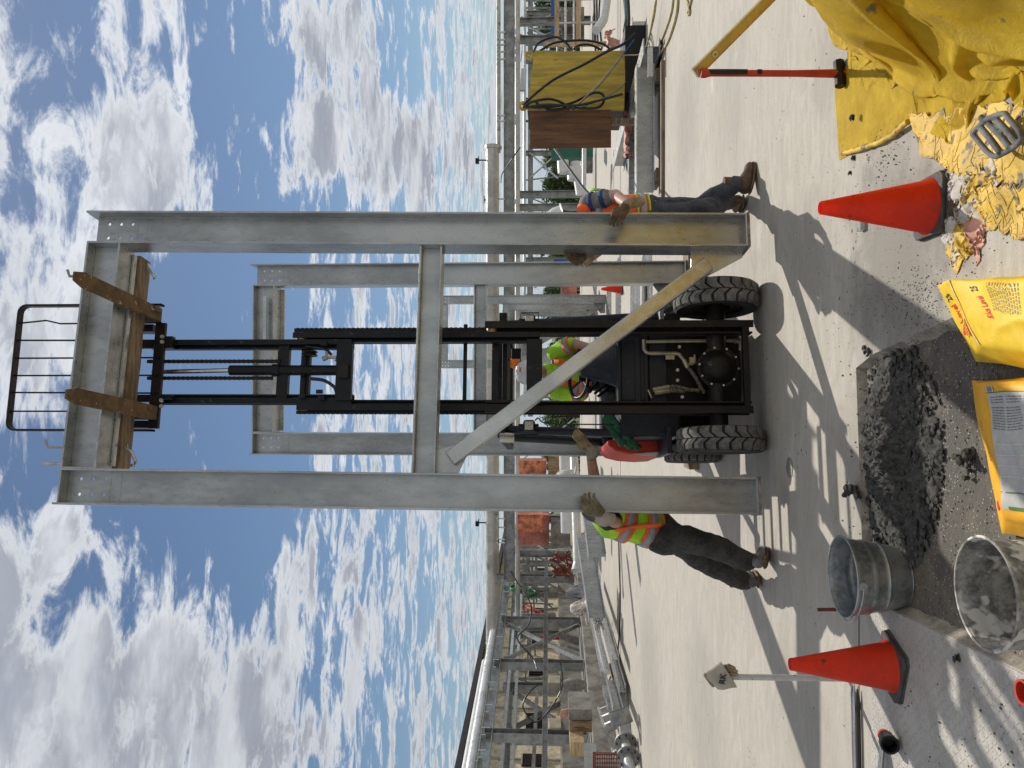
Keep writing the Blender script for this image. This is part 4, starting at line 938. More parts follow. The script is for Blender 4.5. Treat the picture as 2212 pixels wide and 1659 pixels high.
def wpan(Xt, Xb, Ya, Yb, name, mat, slats=0, fr=True, o=.05):
    a, b = S((Xt+Xb)/2, Ya, XB+o), S((Xt+Xb)/2, Yb, XB+o); zt_, zb_ = S(Xt, (Ya+Yb)/2, XB+o).z, S(Xb, (Ya+Yb)/2, XB+o).z
    mb = MB(); mb.plate([down(a, zb_), down(b, zb_), down(b, zb_)-V((.08, 0, 0)), down(a, zb_)-V((.08, 0, 0))], (0, 0, zt_-zb_)); w_ = mb.build(name, mat, bd, space='W')
    if slats:
        mb = MB()
        for i in range(slats):
            t = (i+.5)/slats; c = a.lerp(b, t); mb.box((c.x, c.y-.018, zb_+.03), (c.x+.05, c.y+.018, zt_-.03))
        mb.build('louvre_slats', trimp if False else dkbrown, w_, space='W')
        mb = MB()
        for zz_ in (zb_, zt_): mb.bar(down(a, zz_)+V((.03, 0, 0)), down(b, zz_)+V((.03, 0, 0)), .07, .06)
        mb.build('window_frame', trimp, w_, space='W')
for a in ((1142, 1176, 1422, 1464), (1135, 1176, 1541, 1581), (1127, 1172, 1630, 1654), (1149, 1182, 1314, 1332), (1155, 1184, 1228, 1240), (1148, 1180, 1378, 1392)): wpan(*a, 'window', dkbrown, 10)
for a in ((1143, 1172, 1470, 1482), (1150, 1176, 1350, 1362), (1148, 1162, 1266, 1280), (1158, 1172, 1282, 1296)): wpan(*a, 'wrapped_panel', bluew)
# low concrete wall before the building, with ledge
mb = MB(); a, b = S(1258, 1760, -12.9), S(1240, 1110, -12.9); z1 = 1.33; mb.plate([V((a.x, a.y, .602)), V((b.x, b.y, .602)), V((b.x-.25, b.y, .602)), V((a.x-.25, a.y, .602))], (0, 0, z1-.6)); single(mb, 'low_wall', concw, 'long low grey concrete wall in front of the tan building', 'wall')
mb = MB()
for (Y, dz) in ((1475, .0), (1570, .0), (1350, .1), (1270, 0)):
    p = S(1206, Y, -13.0); mb = MB(); mb.box(None, None, V((p.x, p.y, z1+.20)), (.25, .7, .40)); mb.noise(.03, 2)
    single(mb, 'insulation_block', trimp, {1475: 'pale broken block on the low concrete wall near the middle louvre window', 1570: 'pale block on the low wall below the large left louvre window', 1350: 'tan block on the low wall behind the crossed braces', 1270: 'tan block on the low wall under the green hose coil'}[Y], 'block', bev=.02)
# ladder leaning on the building, red
lad = thing('ladder', 'red ladder leaning against the tan building behind the rack', 'ladder', loc=S(1240, 1400, -14.6))
p0, p1, q0, q1 = S(1200, 1350, -14.6), S(1110, 1300, -15.2), S(1200, 1340, -15.0), S(1110, 1291, -15.6)
mb = MB(); mb.bar(p0, p1, .06, .06); mb.build('side_rail', redp, lad, space='W'); mb = MB(); mb.bar(q0, q1, .06, .06); mb.build('side_rail', redp, lad, space='W')
mb = MB()
for i in range(9): t = (i+.5)/9; mb.bar(p0.lerp(p1, t), q0.lerp(q1, t), .03, .03)
each(mb, 'rung', redp, lad, space='W')
for c, r, lab in (((1118, 1272), .42, 'green hose coil hanging high on the rack, smaller'), ((1137, 1283), .5, 'green hose coil hanging on the rack, larger and lower')):
    mb = MB(); cc = S(*c, -13.6)
    for k in range(3): mb.tube([cc+V((.04*k, math.cos(t)*r, math.sin(t)*(r-.03*k))) for t in [2*math.pi*i/24 for i in range(24)]], .035, 6, closed=True)
    single(mb, 'hose_coil', hose_g, lab, 'hose coil', 'green hose coils', smooth=60)
mb = MB(); p = S(1172, 1378, -13.2); mb.box(None, None, p+V((0, 0, -.35)), (.08, .16, .95)); single(mb, 'red_post', redp, 'bright red upright panel behind the crossed braces', 'panel')
# orange and red-brown wrapped crates behind the left worker
random.seed(11)
def lump(c, r, amp, sc_, seed=0, seg=28, rings=16, flat_=True):
    mb = MB(); mb.ell((0, 0, 0), r, seg, rings); o = V((seed*3.7, seed*1.3, 0)); out = []
    for q in mb.v:
        n = V(noise.noise_vector((q+o)*sc_)); rd = abs(noise.noise((q+o)*sc_*1.9)); q = q+n*amp+q.normalized()*(rd*amp*1.2) if q.length > 1e-6 else q
        q = q+V(c)
        if flat_ and q.z < 0.003: q.z = .003+abs(n.z)*.01
        out.append(q)
    mb.v = out; return mb
def drape(x0, x1, y0, y1, zb, zt, seed, n=44, ex=.30):
    w_, dd, hh = x1-x0, y1-y0, zt-zb; mx = (x0+x1)/2; my = (y0+y1)/2
    def H(x, y):
        e = np.minimum((w_/2-abs(x-mx)), (dd/2-abs(y-my))); k = np.clip(e/.07+.3, 0, 1); return zb+hh*k*(.86+.14*np.sin(x*3.1+seed)*np.cos(y*2.7+seed))
    L_ = hh*.95; X = bilin([(x0-L_, y0-L_), (x1+L_, y0-L_), (x1+L_, y1+L_), (x0-L_, y1+L_)], n, n, zt+.08)
    return grid_mb(simcloth(X, 1.02, H, 130, 5, seed, g=.003, jit=.012, bend=.05, fric=.2))
def cratebox(X0_, X1_, Ya, Yb, y, d, mat, name, lab, ct, soft=0, group=None):
    a, b = px(X1_, Yb, y), px(X0_, Ya, y); mb = MB(); x0, x1 = sorted((a.x, b.x)); mb.box((x0, y, a.z), (x1, y+d, b.z))
    if soft and 'bundle' in name:
        mb = MB(); mb.box((x0, y, a.z), (x1, y+d, b.z))
    elif soft:
        mb = drape(x0-.04, x1+.04, y-.1, y+d, a.z, b.z+.02, len(lab))
        return single(mb, name, mat, lab, ct, group, smooth=180, mods=SUB)
        bm = bmesh.new(); me = bpy.data.meshes.new('t'); me.from_pydata([tuple(v) for v in mb.v], [], mb.f); bm.from_mesh(me); bmesh.ops.subdivide_edges(bm, edges=bm.edges[:], cuts=15, use_grid_fill=True)
        mb = MB(); mb.add([v.co.copy() for v in bm.verts], [tuple(v.index for v in f.verts) for f in bm.faces]); bm.free(); bpy.data.meshes.remove(me)
        mb.noise(soft*.7, 1.6); mb.noise(soft*.25, 6)
    return single(mb, name, mat, lab, ct, group, smooth=60 if soft else None)
cratebox(1122, 1180, 995, 1027, 26.0, .9, oranget, 'wrapped_bundle', 'orange tarp bundle on a wooden crate, between the forklift and the left column', 'tarp bundle', .2)
cb = cratebox(1184, 1220, 980, 1027, 25.5, 1.2, crate_w, 'wooden_crate', 'brown board crate below the orange bundle, left of the forklift', 'crate')
cratebox(1118, 1172, 1112, 1150, 27.5, 1.2, oranget, 'wrapped_bundle', 'orange and red tarp bundle high behind the left column', 'tarp bundle', .26)
cratebox(1122, 1186, 1112, 1178, 29, 1.5, redt, 'wrapped_bundle', 'large faded red-brown tarp bundle behind the left worker', 'tarp bundle', .2)
cratebox(1190, 1232, 1128, 1180, 28.6, 1.0, concw, 'grey_crate', 'dark grey ribbed crate under the red-brown tarp bundle', 'crate')
random.seed(5)
mb = MB()
for i in range(34):
    p = px(random.uniform(1196, 1232), random.uniform(1196, 1240), 27); r = .2; a = V((random.uniform(-1, 1), .2, random.uniform(-1, 1))).normalized(); mb.cyl(p-a*r, p+a*r, .035, 6)
tag(mb.build('scaffold_fittings', rustp, None), 'heap of dark red scaffold fittings behind the left rack', 'scaffold fittings', kind='stuff')
# pipe pieces lying left of the forklift
mb = MB(); p, q = px(1226, 1150, 22), px(1222, 975, 22); mb.cyl(p, q, .19, 24); mb.v = [v for v in mb.v]; single(mb, 'white_pipe', pvc, 'thick white pipe lying across behind the left column', 'pipe', smooth=40)
mb = MB(); p, q = px(1248, 1215, 18.6), px(1240, 990, 20); mb.cyl(p, q, .11, 16); mb.lathe([(.11, 0), (.16, .18), (.18, .2)], p, (p-q), 16); single(mb, 'grey_pipe', pipe_shiny, 'grey pipe with a flared end lying below the thick white pipe', 'pipe', smooth=40)
# steel sections stacked on the deck at left
def section(pa, pb, dep, bf, lab, up=(0, 0, 1), mat=galvb, nm='steel_section', kind='i'):
    mb = MB()
    if kind == 'i': mb.ibeam(pa, pb, dep, bf, up=up)
    elif kind == 'c': mb.chan(pa, pb, dep, bf, up=up)
    else: mb.bar(pa, pb, dep, bf, up=up)
    return single(mb, nm, mat, lab, 'steel section', 'steel sections laid out on the deck')
section(px(1276, 1105, 16.0), px(1290, 1203, 15.0), .34, .24, 'wide galvanised section propped just behind the left worker', mat=galv)
section(px(1262, 1160, 17.5), px(1290, 1335, 15.6), .34, .2, 'grey galvanised beam lying left of the left worker\'s back', mat=galv)
section(gd(1283, 1252, .30), gd(1330, 1425, .28), .14, .2, 'long bright section on dark timber bearers, nearest the cable')
section(gd(1292, 1300, .14), gd(1345, 1495, .16), .14, .26, 'bright section lying beneath the longest bright section', mat=galvb)
section(gd(1278, 1338, .34), gd(1303, 1455, .34), .09, .12, 'slim bright section on top of the stack by the wire bundle', kind='b')
section(gd(1285, 1345, .26), gd(1312, 1452, .26), .12, .14, 'square tube lying beside the slim bright section', kind='b', mat=alum)
for i, (X, Y) in enumerate(((1304, 1304), (1312, 1336), (1322, 1400), (1330, 1465), (1318, 1560))):
    p = gd(X, Y); mb = MB(); mb.box((p.x-.06, p.y-.5, .001), (p.x+.06, p.y+.9, .10)); single(mb, 'timber_bearer', plank, 'dark timber bearer under the bright steel sections, ' + ('farthest right', 'second from the right', 'middle one', 'second from the left', 'farthest left')[i], 'timber bearer', 'timber bearers')
mb = MB(); random.seed(2)
for i in range(90):
    p = gd(random.uniform(1288, 1300), random.uniform(1322, 1350), random.uniform(.05, .5)); a = V((random.uniform(-1, 1), random.uniform(-.5, .5), random.uniform(-.5, .5)))*.22; mb.tube([p-a, p+V((0, 0, .04)), p+a], .011, 5)
tag(mb.build('wire_bundle', rustp if False else galv2, None), 'tangled bundle of short wires and rods beside the steel sections', 'wire bundle', kind='stuff')
# offcuts, duct parts and ladder at the far left
section(gd(1351, 1593, .12), gd(1341, 1482, .12), .22, .12, 'flat pale grey channel lying nearest the flanged pipe', kind='c', mat=pvc)
section(gd(1336, 1545, .35), gd(1318, 1470, .30), .2, .16, 'grey channel offcut behind the flat pale channel', kind='c', mat=galv)
section(gd(1318, 1530, .4), gd(1306, 1488, .4), .16, .10, 'short grey plate standing in the heap of offcuts', kind='b', mat=galv)
al = thing('ladder', 'bright aluminium ladder-like tray lying on the heap at the far left', 'ladder', loc=gd(1316, 1580))
r0, r1, s0, s1 = gd(1292, 1528, .45), gd(1330, 1640, .30), gd(1318, 1518, .15), gd(1352, 1625, .12)
mb = MB(); mb.bar(r0, r1, .05, .05); mb.build('side_rail', alum, al, space='W'); mb = MB(); mb.bar(s0, s1, .05, .05); mb.build('side_rail', alum, al, space='W')
mb = MB()
for i in range(6): t = (i+.3)/6; mb.bar(r0.lerp(r1, t), s0.lerp(s1, t), .035, .035)
each(mb, 'rung', alum, al, space='W')
mb = MB(); c = gd(1345, 1565, .3); mb.lathe([(.20, 0), (.21, .02), (.20, .26), (.195, .26), (.195, .02)], c, (.8, .3, .25), 26); single(mb, 'duct_ring', galv2, 'curved sheet metal duct piece in the heap at the far left', 'duct piece', smooth=50)
for i, (Xa, Xb, Ya, Yb, y, d, mt_, lb) in enumerate(((1229, 1279, 1532, 1556, 17.5, 1.0, dkbrown, 'grey-brown lidded box on the raised slab, right half of the pair'), (1230, 1279, 1557, 1582, 17.5, 1.0, crate_w, 'grey-brown box on the raised slab, left half of the pair'), (1232, 1262, 1603, 1634, 17, 1.2, wood_n, 'stack of pale new boards behind the left end column'), (1262, 1288, 1608, 1659, 15.5, .06, galv, 'large grey sheet leaning at the far left'))):
    cratebox(Xa, Xb, Ya, Yb, y, d, mt_ if i != 0 else concw, 'storage_box' if i < 2 else ('board_stack' if i == 2 else 'steel_sheet'), lb, ('box', 'box', 'boards', 'sheet')[i])
mb = MB(); p = px(1224, 1548, 17.8); mb.plate([px(1232, 1530, 17.8), px(1212, 1535, 17.8), px(1208, 1552, 17.8), px(1226, 1548, 17.8)], (0, .04, 0)); single(mb, 'pink_board', pinkt, 'small pink board propped on the lidded box', 'board')
fp = thing('flanged_pipe', 'shiny pipe with bolted flanges lying on the deck at the far left', 'pipe', loc=gd(1352, 1610))
pa, pb = gd(1352, 1606, .22), gd(1378, 1760, .22); pc = pa.lerp(pb, .22)
mb = MB(); mb.cyl(pa, pb, .10, 18); mb.build('pipe_body', pipe_shiny, fp, space='W', smooth=40)
for c in (pa, pc):
    mb = MB(); d = (pb-pa).normalized(); mb.cyl(c-d*.02, c+d*.02, .22, 24); o = mb.build('flange', galv2, fp, space='W', smooth=40)
    mb = MB(); a_ = d.cross(V((0, 0, 1))).normalized(); b_ = a_.cross(d)
    for k in range(8): q = c+(a_*math.cos(k*.785)+b_*math.sin(k*.785))*.175; mb.cyl(q-d*.05, q+d*.05, .018, 6)
    each(mb, 'flange_bolt', dkbrown, o, space='W')
mb = MB(); p = gd(1345, 1640, .35)
for i in range(10): mb.bar(px(1286+i*5, 1628, 11.5), px(1286+i*5, 1700, 11.5), .012, .012)
for i in range(8): mb.bar(px(1284, 1630+i*9, 11.5), px(1338, 1630+i*9, 11.5), .012, .012)
mb.bar(px(1284, 1628, 11.5), px(1284, 1700, 11.5), .05, .05); mb.bar(px(1284, 1628, 11.5), gd(1338, 1628), .05, .05); single(mb, 'mesh_cage', rustp, 'rusty red wire mesh cage at the far left edge', 'cage')
mb = MB(); c = px(1240, 1432+47, 17.6); mb.ell(c, (.14, .14, .30), 14, 10); single(mb, 'blue_drum', bluep if False else concw, 'small blue-grey canister on the raised slab right of the lidded boxes', 'canister', smooth=60)
for c, r, lb in ((px(1241, 1283, 19.5), (.22, .2, .34), 'grey plastic-wrapped sack on the raised slab by the green hose coils'), (px(1246, 1315, 18.6), (.20, .2, .22), 'tan crumpled sack beside the wire bundle')):
    mb = drape(c.x-r[0]*.6, c.x+r[0]*.6, c.y-r[1]*.6, c.y+r[1]*.6, c.z-r[2], c.z+r[2]*.8, len(lb), 36); single(mb, 'wrapped_sack', paperw if 'tan' in lb else galv2, lb, 'sack', smooth=60)
random.seed(8); mb = MB()
for i in range(70):
    Y = random.uniform(1180, 1640); X = 1268+(Y-1180)*.085+random.uniform(-8, 8); p = gd(X, Y, 0); L_ = random.uniform(.4, 1.6); mb.bar(p+V((-L_/2, 0, .03+.12*random.random())), p+V((L_/2, random.uniform(-.5, .5), .03+.12*random.random())), random.uniform(.04, .12), .03)
tag(mb.build('lumber_scraps', wood_n, None), 'scattered boards and lumber offcuts along the foot of the left rack', 'lumber', kind='stuff')
def cable(pts, r, mat, lab, ct='cable', nm='cable', h=.012, n=10, grp=None, z=None):
    P = []
    for p in pts:
        if len(p) == 2: P.append(gd(p[0], p[1], h))
        else: P.append(px(*p))
    mb = MB(); mb.tube(cat(P, n), r, 6); return single(mb, nm, mat, lab, ct, grp, smooth=60)
cable([(1337, 1060), (1337, 1182), (1340, 1289), (1337, 1381), (1327, 1442), (1302, 1503), (1287, 1564), (1266, 1680)], .02, hose_k, 'long black cable snaking over the deck to the left edge')
cable([(1103, 1234, 19.9), (1120, 1262, 19.6), (1142, 1295, 19), (1148, 1318, 19), (1140, 1352, 18.8), (1118, 1380, 18.6), (1150, 1420, 18.4), (1160, 1445, 18)], .018, hose_k, 'black cable looping across the left rack from its farthest column')
cable([(1211, 1432, 17.5), (1215, 1478, 17.2), (1196, 1520, 17), (1158, 1560, 16.8), (1130, 1528, 17), (1140, 1500, 17.2), (1160, 1480, 17.4)], .018, hose_k, 'black cable looping in front of the crossed braces at far left')
random.seed(77); mb = MB()
for i in range(150):
    Y = random.uniform(1105, 1660); X0_, X1_ = random.uniform(1108, 1140), random.uniform(1190, 1225); y = random.uniform(34, 42); k_ = random.random()
    if k_ < .45: mb.bar(px(X0_, Y, y), px(X1_, Y, y), .12, .12)
    elif k_ < .75: mb.bar(px(X0_+20, Y, y), px(X0_+20, Y+random.uniform(30, 110), y), .08, .08)
    else: mb.bar(px(X0_, Y, y), px(X1_, Y+random.uniform(-60, 60), y), .07, .07)
for i in range(46):
    Y = random.uniform(-40, 112) if i % 2 else random.uniform(320, 900); X0_, X1_ = random.uniform(1122, 1150), random.uniform(1195, 1232); y = random.uniform(50, 60); k_ = random.random()
    if k_ < .5: mb.bar(px(X0_, Y, y), px(X1_, Y, y), .10, .10)
    elif k_ < .75: mb.bar(px(X0_+10, Y, y), px(X0_+10, Y+random.uniform(20, 60), y), .10, .10)
    else: mb.bar(px(X0_, Y, y), px(X1_, Y+random.uniform(-40, 40), y), .08, .08)
tag(mb.build('far_steelwork', galv2, None), 'jumble of distant posts, rails and braces behind the racks', 'steelwork', kind='stuff')
# ================================================================ RIGHT SIDE
yb_ = thing('plywood_box', 'yellow-painted plywood cabinet draped with black hoses on the right', 'cabinet', loc=gd(1386, 170))
q4 = [px(1154, 112, 13.6), px(1139, 237, 13.3), px(1348, 239, 13.3), px(1352, 109, 13.6)]
mb = MB(); mb.plate(q4, (0, .03, 0)); mb.build('front_panel', ply_y, yb_, space='W')
mb = MB(); mb.plate([p+V((0, .032, 0)) for p in q4], (.0, 1.0, 0)); mb.build('cabinet_body', dkbrown, yb_, space='W')
mb = MB(); p, q = gd(1382, 240), gd(1382, 104); mb.box((p.x, 13.5, 0), (q.x, 14.6, .36)); mb.build('skid_base', blk, yb_, space='W')
for (X, Y, y) in ((1133, 229, 13.28), (1147, 120, 13.58)):
    mb = MB(); c = px(X, Y, y); mb.lathe([(.035, 0), (.085, 0), (.085, .02), (.035, .02)], c+V((0, .01, .02)), (0, -1, 0), 18, close=True); mb.box(None, None, c+V((0, 0, -.14)), (.16, .02, .16)); mb.build('lifting_eye', ply_y, yb_, space='W')
mb = MB(); p = px(1138, 200, 13.8); mb.bar(px(1132, 150, 13.8), px(1128, 196, 13.8), .09, .09); single(mb, 'grey_rag', galvb, 'grey wrapped bundle lying on top of the yellow cabinet', 'bundle')
bb = cratebox(1145, 1320, 240, 318, 13.25, .03, ply_b, 'plywood_sheet', 'dark brown plywood sheet standing left of the yellow cabinet', 'plywood sheet')
mb = MB(); p = px(1320, 262, 13.3); mb.box((p.x-.05, 13.3, 0), (p.x+.05, 13.4, p.z)); single(mb, 'timber_prop', plank, 'timber prop under the dark brown plywood sheet', 'timber prop')
cratebox(1191, 1281, 319, 339, 24, .4, greenp, 'green_container', 'dark green metal box peeping out left of the brown plywood sheet', 'metal box')
for pts, lab in (([(1130, 228, 13.2), (1136, 222, 13.2), (1160, 200, 13.1), (1200, 170, 13.1), (1260, 140, 13.1), (1310, 112, 13.1), (1345, 96, 13.0), (1372, 72, 13.0)], 'black hose slung from the left lifting eye down to the right over the yellow cabinet'),
                 ([(1130, 232, 13.2), (1150, 220, 13.1), (1190, 214, 13.1), (1222, 228, 13.1), (1200, 238, 13.1), (1170, 230, 13.1), (1155, 218, 13.1)], 'black hose coiled in the upper left corner of the yellow cabinet'),
                 ([(1132, 230, 13.2), (1170, 232, 13.1), (1230, 224, 13.1), (1285, 200, 13.1), (1305, 210, 13.1), (1292, 232, 13.1), (1240, 234, 13.1), (1180, 238, 13.1)], 'black hose in a long low loop across the left of the yellow cabinet'),
                 ([(1136, 232, 13.15), (1180, 226, 13.05), (1240, 228, 13.05), (1290, 218, 13.05), (1345, 203, 13.05)], 'black hose running down to the foot of the yellow cabinet'),
                 ([(1150, 118, 13.9), (1165, 92, 14), (1200, 80, 14), (1222, 92, 14), (1234, 108, 14)], 'black hose in the small high arc right of the yellow cabinet'),
                 ([(1166, 110, 13.9), (1200, 92, 14), (1260, 87, 14), (1300, 94, 14), (1318, 106, 14)], 'black hose in the wide arc right of the yellow cabinet'),
                 ([(1240, 106, 13.9), (1250, 98, 14), (1275, 97, 14), (1300, 108, 14)], 'black hose in the small low arc right of the yellow cabinet'),
                 ([(1124, 318, 15), (1105, 345, 15), (1085, 375, 16), (1082, 395, 18)], 'black cable hanging from the back rack towards the brown sheet'),
                 ([(1197, 319, 15), (1235, 372, 13), (1262, 408, 11.5), (1285, 430, 10)], 'black cable slanting down from the brown sheet to the right worker')):
    cable(pts, .022 if 'cable hanging' not in lab else .012, hose_k, lab, 'hose', 'black_hose', grp='black hoses')
cable([(1232, 238, 13.1), (1262, 212, 13.05), (1310, 160, 13.0), (1345, 122, 13.0), (1392, 108, 12.4), (1418, -5, 11.5)], .011, hose_y, 'pale yellow cord crossing the yellow cabinet and the deck')
cable([(1240, 238, 13.1), (1300, 214, 13.05), (1340, 190, 13.0), (1352, 176, 13.0)], .010, hose_t, 'thin teal hose crossing the foot of the yellow cabinet', 'hose', 'teal_hose')
cable([(1236, 236, 13.12), (1290, 190, 13.05), (1330, 140, 13.0), (1370, 85, 12.8)], .008, bluep, 'thin blue cord crossing the yellow cabinet', 'cord')
# loose lines on the deck
for i, (pts, r, mt_, lb) in enumerate((
    ([(1456, -20), (1450, 28), (1432, 80), (1420, 104), (1412, 125)], .016, hose_y, 'tan hose on the deck, middle line at the right edge'),
    ([(1465, -20), (1462, 28), (1446, 82), (1432, 108), (1412, 140), (1408, 150)], .018, hose_y, 'tan hose on the wet deck ending under the steel beams'),
    ([(1480, -10), (1490, 24), (1486, 30), (1496, -12)], .016, hose_y, 'tan hose bending back in a tight V at the right edge'),
    ([(1420, -20), (1412, 40), (1396, 100), (1390, 112)], .012, hose_y, 'yellow cord on the deck beside the white pedestal'),
    ([(1350, -10), (1352, 40), (1348, 70), (1354, 100)], .03, hose_t, 'teal hose bundle on the deck behind the white pedestal'),
    ([(1356, -10), (1358, 50), (1352, 80), (1360, 104)], .03, hose_k, 'black line beside the teal hose bundle'),
    ([(1283, -10), (1284, 50), (1286, 110)], .03, hose_k, 'farthest black line on the deck at the right'),
    ([(1289, -10), (1290, 50), (1292, 110)], .03, hose_k, 'second farthest black line on the deck at the right'),
    ([(1296, -10), (1294, 40), (1300, 104)], .03, hose_k, 'black line just before the bent white pipe'))):
    cable(pts, r, mt_, lb, 'hose', 'deck_hose', h=r, grp='hoses lying on the deck at right')
mb = MB(); P = cat([px(1313, -15, 18), px(1306, 30, 17.6), px(1302, 46, 17.4), px(1287, 66, 17.2)], 6); mb.tube(P, .10, 16); single(mb, 'bent_pipe', pvc, 'white pipe with an elbow lying on the deck at the right edge', 'pipe', smooth=60)
pd = thing('pedestal', 'small white steel pedestal with a plate on the deck at right', 'pedestal', loc=gd(1393, 58))
p = gd(1393, 59); mb = MB(); mb.box((p.x-.09, p.y-.05, 0), (p.x+.09, p.y+.15, .22)); mb.build('stem', galvb, pd, space='W', bev=.01); mb = MB(); mb.box((p.x-.14, p.y-.1, .22), (p.x+.14, p.y+.2, .235)); mb.build('plate', galvb, pd, space='W')
p = gd(1346, 82); single(drape(p.x-.17, p.x+.17, p.y-.1, p.y+.3, .0, .36, 5, 40), 'pink_tarp', pinkt, 'crumpled pink-orange tarp heap right of the yellow cabinet', 'tarp', smooth=180, mods=SUB)
p = px(1350, 284, 14.2); single(drape(p.x-.42, p.x+.42, 14.0, 14.5, .0, .30, 9, 44), 'pink_tarp', pinkt, 'pink-orange tarp under the brown plywood sheet', 'tarp', smooth=180, mods=SUB)
# steel beams lying on the deck at right
bl = 'steel_beam'
def gbeam(a, b, dep, bf, lab, z0=.09, mat=galv):
    pa, pb = gd(*a), gd(*b); pa.z = pb.z = z0+dep/2; mb = MB(); mb.ibeam(pa, pb, dep, bf, tf=.018); return single(mb, bl, mat, lab, 'steel beam', 'steel beams lying at right')
gbeam((1424, 144), (1424, 416), .27, .26, 'grey steel beam lying square to the view, nearest at right')
gbeam((1432, 100), (1352, 358), .25, .25, 'grey steel beam lying askew behind the nearest one', .04)
gbeam((1384, 272), (1384, 420), .17, .2, 'small grey steel beam between the askew beam and the right worker', .06)
mb = MB(); mb.chan(px(1408, 102, 11.3)+V((0, 0, .02)), px(1408, 165, 11.3)+V((0, 0, .02)), .07, .05); single(mb, 'channel_clip', galvb, 'short channel piece clipped over the right end of the beams', 'channel')
for i, Y in enumerate((175, 385)):
    p = gd(1424, Y); mb = MB(); mb.box((p.x-.08, p.y-.3, .001), (p.x+.08, p.y+.4, .088)); single(mb, 'timber_bearer', plank, 'dark timber bearer under the %s end of the nearest grey beam' % ('right', 'left')[i], 'timber bearer', 'timber bearers')
p, q = gd(1436, 430), gd(1434, 135); mb = MB(); mb.box((p.x, p.y+.0, .001), (q.x, p.y+.10, .05)); single(mb, 'timber_plank', plank, 'dark wet plank lying along the front of the steel beams', 'plank')
# guard rails right
gr = thing('guard_rail', 'pale timber guard rail in front of the racks at the upper right', 'guard rail', loc=down(px(1280, 60, 20)))
for X in (1203, 1250): mb = MB(); mb.bar(px(X, -60, 20), px(X, 92, 20), .03, .12); mb.build('rail', wood_n, gr, space='W')
for Y in (96, -30): mb = MB(); mb.bar(px(1176 if Y > 0 else 1190, Y, 20), V((px(1280, Y, 20).x, 20, .0)), .12, .06, up=(0, 1, 0)); mb.build('post', wood_n, gr, space='W')
g2 = thing('guard_rail', 'grey tubular handrail with blue and grey panels beyond the timber guard rail', 'guard rail', loc=down(px(1280, 60, 26)))
for X in (1204, 1222, 1240): mb = MB(); mb.cyl(px(X, -60, 26), px(X, 300, 26), .035, 8); mb.build('rail', galvb, g2, space='W', smooth=60)
for Y in (0, 50, 100, 150, 200, 250, 300): mb = MB(); p = px(1204, Y, 26); mb.cyl(p, down(p), .035, 8); mb.build('post', galvb, g2, space='W', smooth=60)
mb = MB(); mb.bar(px(1196, -60, 34), px(1196, 100, 34), .05, .25); single(mb, 'blue_hoarding', bluep, 'blue hoarding strip beyond the handrail at upper right', 'hoarding')
for i, Y in enumerate((30, 66)):
    cratebox(1212, 1262, Y-14, Y+12, 30+i, .6, concw, 'grey_cabinet', 'grey louvred cabinet beyond the handrail, ' + ('right one', 'left one')[i], 'cabinet')
# valves and pipe fittings mid distance
mb = MB(); 
for (X, Y, r) in ((1216, 348, .17), (1242, 350, .14), (1240, 362, .22)): mb.cyl(px(X, Y, 22), px(X+2, Y+26, 22), r, 16)
mb.cyl(px(1262, 320, 21), px(1262, 400, 21), .06, 10); mb.cyl(px(1248, 370, 22), px(1256, 420, 22), .16, 16); wf = thing('pipe_fittings', 'cluster of white pipe fittings on the deck left of the brown plywood sheet', 'pipe fittings', loc=px(1256, 380, 22)); each(mb, 'pipe_piece', pvc, wf, space='W', smooth=60)
mb = MB(); p = gd(1280, 335); mb.box((p.x-.6, p.y, 0), (p.x+.4, p.y+.5, .3)); single(mb, 'grey_block', concw, 'low grey block on the deck left of the green metal box', 'block', bev=.02)
cratebox(1212, 1246, 615, 640, 27, .5, redt, 'red_brown_box', 'small red-brown box far back between the second frame and the forklift', 'box')
cratebox(1196, 1226, 560, 590, 36, .5, bluep, 'blue_container', 'blue container far back right of the second frame\'s right column', 'container')
cratebox(1190, 1222, 840, 860, 34, .5, bluep, 'blue_container', 'blue container far back behind the operator', 'container')
cratebox(1194, 1218, 760, 778, 33, .5, crate_w, 'brown_crate', 'small brown crate far back right of the operator\'s arm', 'crate')
# drain grates in the deck
for i, (X, Y, w_, d_) in enumerate(((1316, 655, 1.3, 1.6), (1336, 620, 1.5, 1.4), (1372, 655, 1.2, 1.6), (1398, 660, 1.2, 1.4), (1398, 610, 1.2, 1.3))):
    c = gd(X, Y); mb = MB(); mb.box((c.x-w_/2, c.y-d_/2, .001), (c.x+w_/2, c.y+d_/2, .012)); g = thing('deck_hatch', 'pale slotted hatch in the deck behind the forklift, ' + ('farthest one', 'second farthest one', 'middle one', 'near left one', 'near right one')[i], 'hatch', loc=c, group='slotted hatches')
    mb.build('hatch_frame', galvb, g, space='W'); mb = MB()
    for k in range(9): yy = c.y-d_/2+d_*(k+.5)/9; mb.box((c.x-w_/2+.06, yy-.02, .013), (c.x+w_/2-.06, yy+.02, .02))
    mb.build('slats', galv2, g, space='W')
